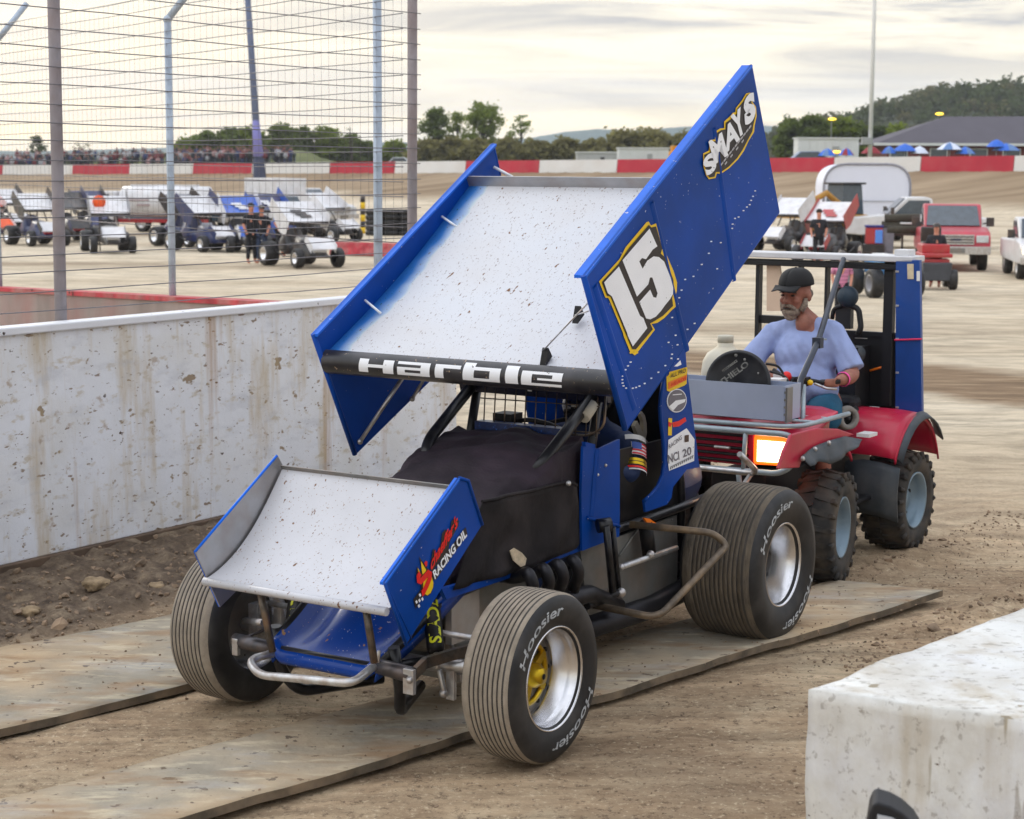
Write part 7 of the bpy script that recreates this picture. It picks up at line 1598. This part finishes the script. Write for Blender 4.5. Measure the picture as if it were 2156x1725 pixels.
# white rounded trailer with dark edge, standing behind the white pickup
F = VF(1822, 508, -92); tr = thing('rounded_trailer', 'big white trailer with rounded top corners standing behind the white pickup', 'trailer', F)
b = lambda n, mb, m, p=None, **k: mb.build(n, m, p or tr, F, **k)
kd = at_ground(1822, 508).y/FPX; hw, ht = 90*kd, (508-348)*kd
outl = fillet([V((0, -hw, .35)), V((0, -hw, ht)), V((0, hw, ht)), V((0, hw, .35))], hw*.55, 10)
mb = MB(); mb.prism(outl, V((-2.6, 0, 0))); b('body', mb, M('trailer_white', sl(222, 226, 240), .45, var=.03, scale=1))
mb = MB(); mb.tube([p+V((.02, 0, 0)) for p in outl], .05, 8); b('edge_trim', mb, M('trim_grey', sl(140, 140, 150), .5))
for s_ in (-1, 1): cwheel('wheel', tr, F, -1.3, hw*.86*s_, .38, .25, silver)
mb = MB(); mb.box((.03, 0, ht*.52), (.03, hw*1.5, .02)); mb.box((.03, -hw*.3, .8), (.03, .03, .7)); b('door_seam', mb, Gy)
# dark cabbed loader with yellow arm
F = VF(1762, 520, -150); ld_ = thing('loader', 'small loader with dark glass cab and ochre arm before the rounded trailer', 'loader', F)
b = lambda n, mb, m, p=None, **k: mb.build(n, m, p or ld_, F, **k)
och = M('ochre_paint', sl(176, 128, 48), .5, var=.15)
mb = MB(); mb.box((0, 0, .9), (2.0, 1.2, .6)); b('body', mb, och, bevel=.06)
mb = MB(); mb.box((-.3, 0, 1.75), (1.0, 1.05, 1.1), 0, None, (.85, .9)); mb.box((-.3, 0, 2.34), (1.1, 1.15, .08), 1); b('cab', mb, [glass, Bk], bevel=.03)
mb = MB(); mb.tube([(.2, .65, 1.4), (1.1, .65, 2.0), (2.2, .65, 1.5)], .12, 8); mb.box((2.5, 0, 1.35), (.6, 1.6, .5)); b('arm', mb, och)
for x in (-.7, .8):
    for s_ in (-1, 1): cwheel('wheel', ld_, F, x, .68*s_, .5, .35, och)
# red, white and blue drinks cooler on a flat cart, grey bin and dark rolled load
def boxy(name, label, cat, px, py, yaw, parts, frame_sc=1.0):
    F = VF(px, py, yaw); rt = thing(name, label, cat, F)
    for nm, mat, fn_, bev in parts: mb = MB(); fn_(mb); mb.build(nm, mat, rt, F, bevel=bev)
    return rt, F
rt, F = boxy('utility_cart', 'red utility cart with dark bin, just right of the blue cab panel', 'cart', 1964, 606, -95, [
    ('body', Rd, lambda m: (m.box((0, 0, .80), (1.3, .72, .10)), m.box((-.1, 0, .95), (.9, .66, .22)), m.box((.35, 0, .66), (.5, .6, .12))), .03), ('bin', M('cart_bin', sl(66, 68, 74), .6), lambda m: m.box((.45, 0, .42), (.5, .66, .44), 0, None, (1.05, 1.05)), .03), ('seat', Bk, lambda m: (m.box((-.45, 0, 1.05), (.4, .5, .10)), m.box((-.66, 0, 1.25), (.08, .5, .4))), .04)])
for x in (.5, -.5):
    for s_ in (-1, 1): cwheel('wheel', rt, F, x, .40*s_, .24, .18, silver)
rt, F = boxy('drinks_cooler', 'red, white and blue drinks cooler standing above the quad roof', 'cooler', 1838, 556, -95, [
    ('stand', Bk, lambda m: m.box((0, 0, .30), (.5, .62, .60)), .01), ('body', Rd, lambda m: m.box((0, 0, .86), (.42, .50, .50)), .03), ('front_panel', M('cooler_blue', sl(92, 150, 236), .5, var=.1), lambda m: m.box((.225, .13, .84), (.02, .22, .40)), .005), ('lid', M('cooler_lid', sl(46, 44, 120), .5), lambda m: m.box((0, 0, 1.145), (.45, .54, .07)), .02)])
rt, F = boxy('rolled_tarp', 'bundle of dark brown rolled tarps on a stand left of the red pickup', 'tarp', 1898, 556, -95, [
    ('stand', Bk, lambda m: [m.box((0, y, .45), (.06, .06, .9)) for y in (-.5, 0, .5)] + [m.box((0, 0, .9), (.5, 1.2, .06))], 0), ('roll', M('tarp_brown', sl(70, 66, 56), .9, var=.3, scale=3, bump=.4), lambda m: (m.tube([(0, -.62, 1.12), (0, -.1, 1.14), (0, .62, 1.12)], .18, 14), m.tube([(.05, -.55, 1.38), (.05, .5, 1.40)], .13, 12), m.tube([(.24, -.5, 1.05), (.24, .55, 1.06)], .12, 12)), 0), ('strap', trimw, lambda m: m.tube([(.20, -.1, 1.24), (.24, .35, 1.24)], .03, 8), 0)])
rt, F = boxy('grey_bin', 'grey ribbed bin between the drinks cooler and the rolled tarps', 'bin', 1866, 556, -95, [('body', M('bin_grey', sl(130, 132, 142), .6), lambda m: [m.box((0, 0, .55), (.4, .34, 1.1), 0, None, (1.1, 1.1))] + [m.box((.21, -.12+.06*k, .6), (.02, .02, .8)) for k in range(5)], .02), ('lid', Bk, lambda m: m.box((0, 0, 1.13), (.46, .42, .06)), .02)])
# low quad with rider seen through the cab frame
F = VF(1795, 624, -80); qd = thing('utility_quad', 'blue and white quad with big dark tyres seen through the cab frame', 'quad bike', F @ Matrix.Translation((-.2, .8, 0)))
F = MW[qd]; b = lambda n, mb, m, p=None, **k: mb.build(n, m, p or qd, F, **k)
mb = MB(); mb.box((0, 0, .62), (1.3, .5, .3)); mb.box((.6, 0, .80), (.5, .9, .08)); mb.box((-.6, 0, .80), (.5, .9, .08)); b('body', mb, M('quad_blue', sl(70, 150, 214), .45), bevel=.05)
mb = MB(); mb.box((.84, 0, .72), (.04, .6, .12)); mb.box((-.1, 0, .86), (.7, .3, .1)); b('seat', mb, trimw, bevel=.03)
for x in (.6, -.6):
    for s_ in (-1, 1): cwheel('wheel', qd, F, x, .46*s_, .32, .26, Gy)
st = stander('person with bare arms and a flag striped shirt seen through the cab frame', 1770, 672, 1.15, M('striped_shirt', sl(190, 120, 150), .8, var=.5, scale=3, stretch=(1, 1, 14)), dkc, -95, Bk)
# ---------------------------------------------------------------- the evening haze between here and the hills
hz = bpy.data.materials.new('evening_haze'); hz.use_nodes = True; t = hz.node_tree
t.nodes.remove(t.nodes['Principled BSDF']); pvn = N(t, 'ShaderNodeVolumePrincipled'); pvn.inputs['Color'].default_value = (.86, .90, .95, 1); pvn.inputs['Density'].default_value = .00022; pvn.inputs['Anisotropy'].default_value = .2
t.links.new(pvn.outputs[0], t.nodes['Material Output'].inputs['Volume'])
mb = MB(); mb.box((0, 920, 60), (2900, 1980, 145)); tag(mb.build('haze', hz), kind='stuff')
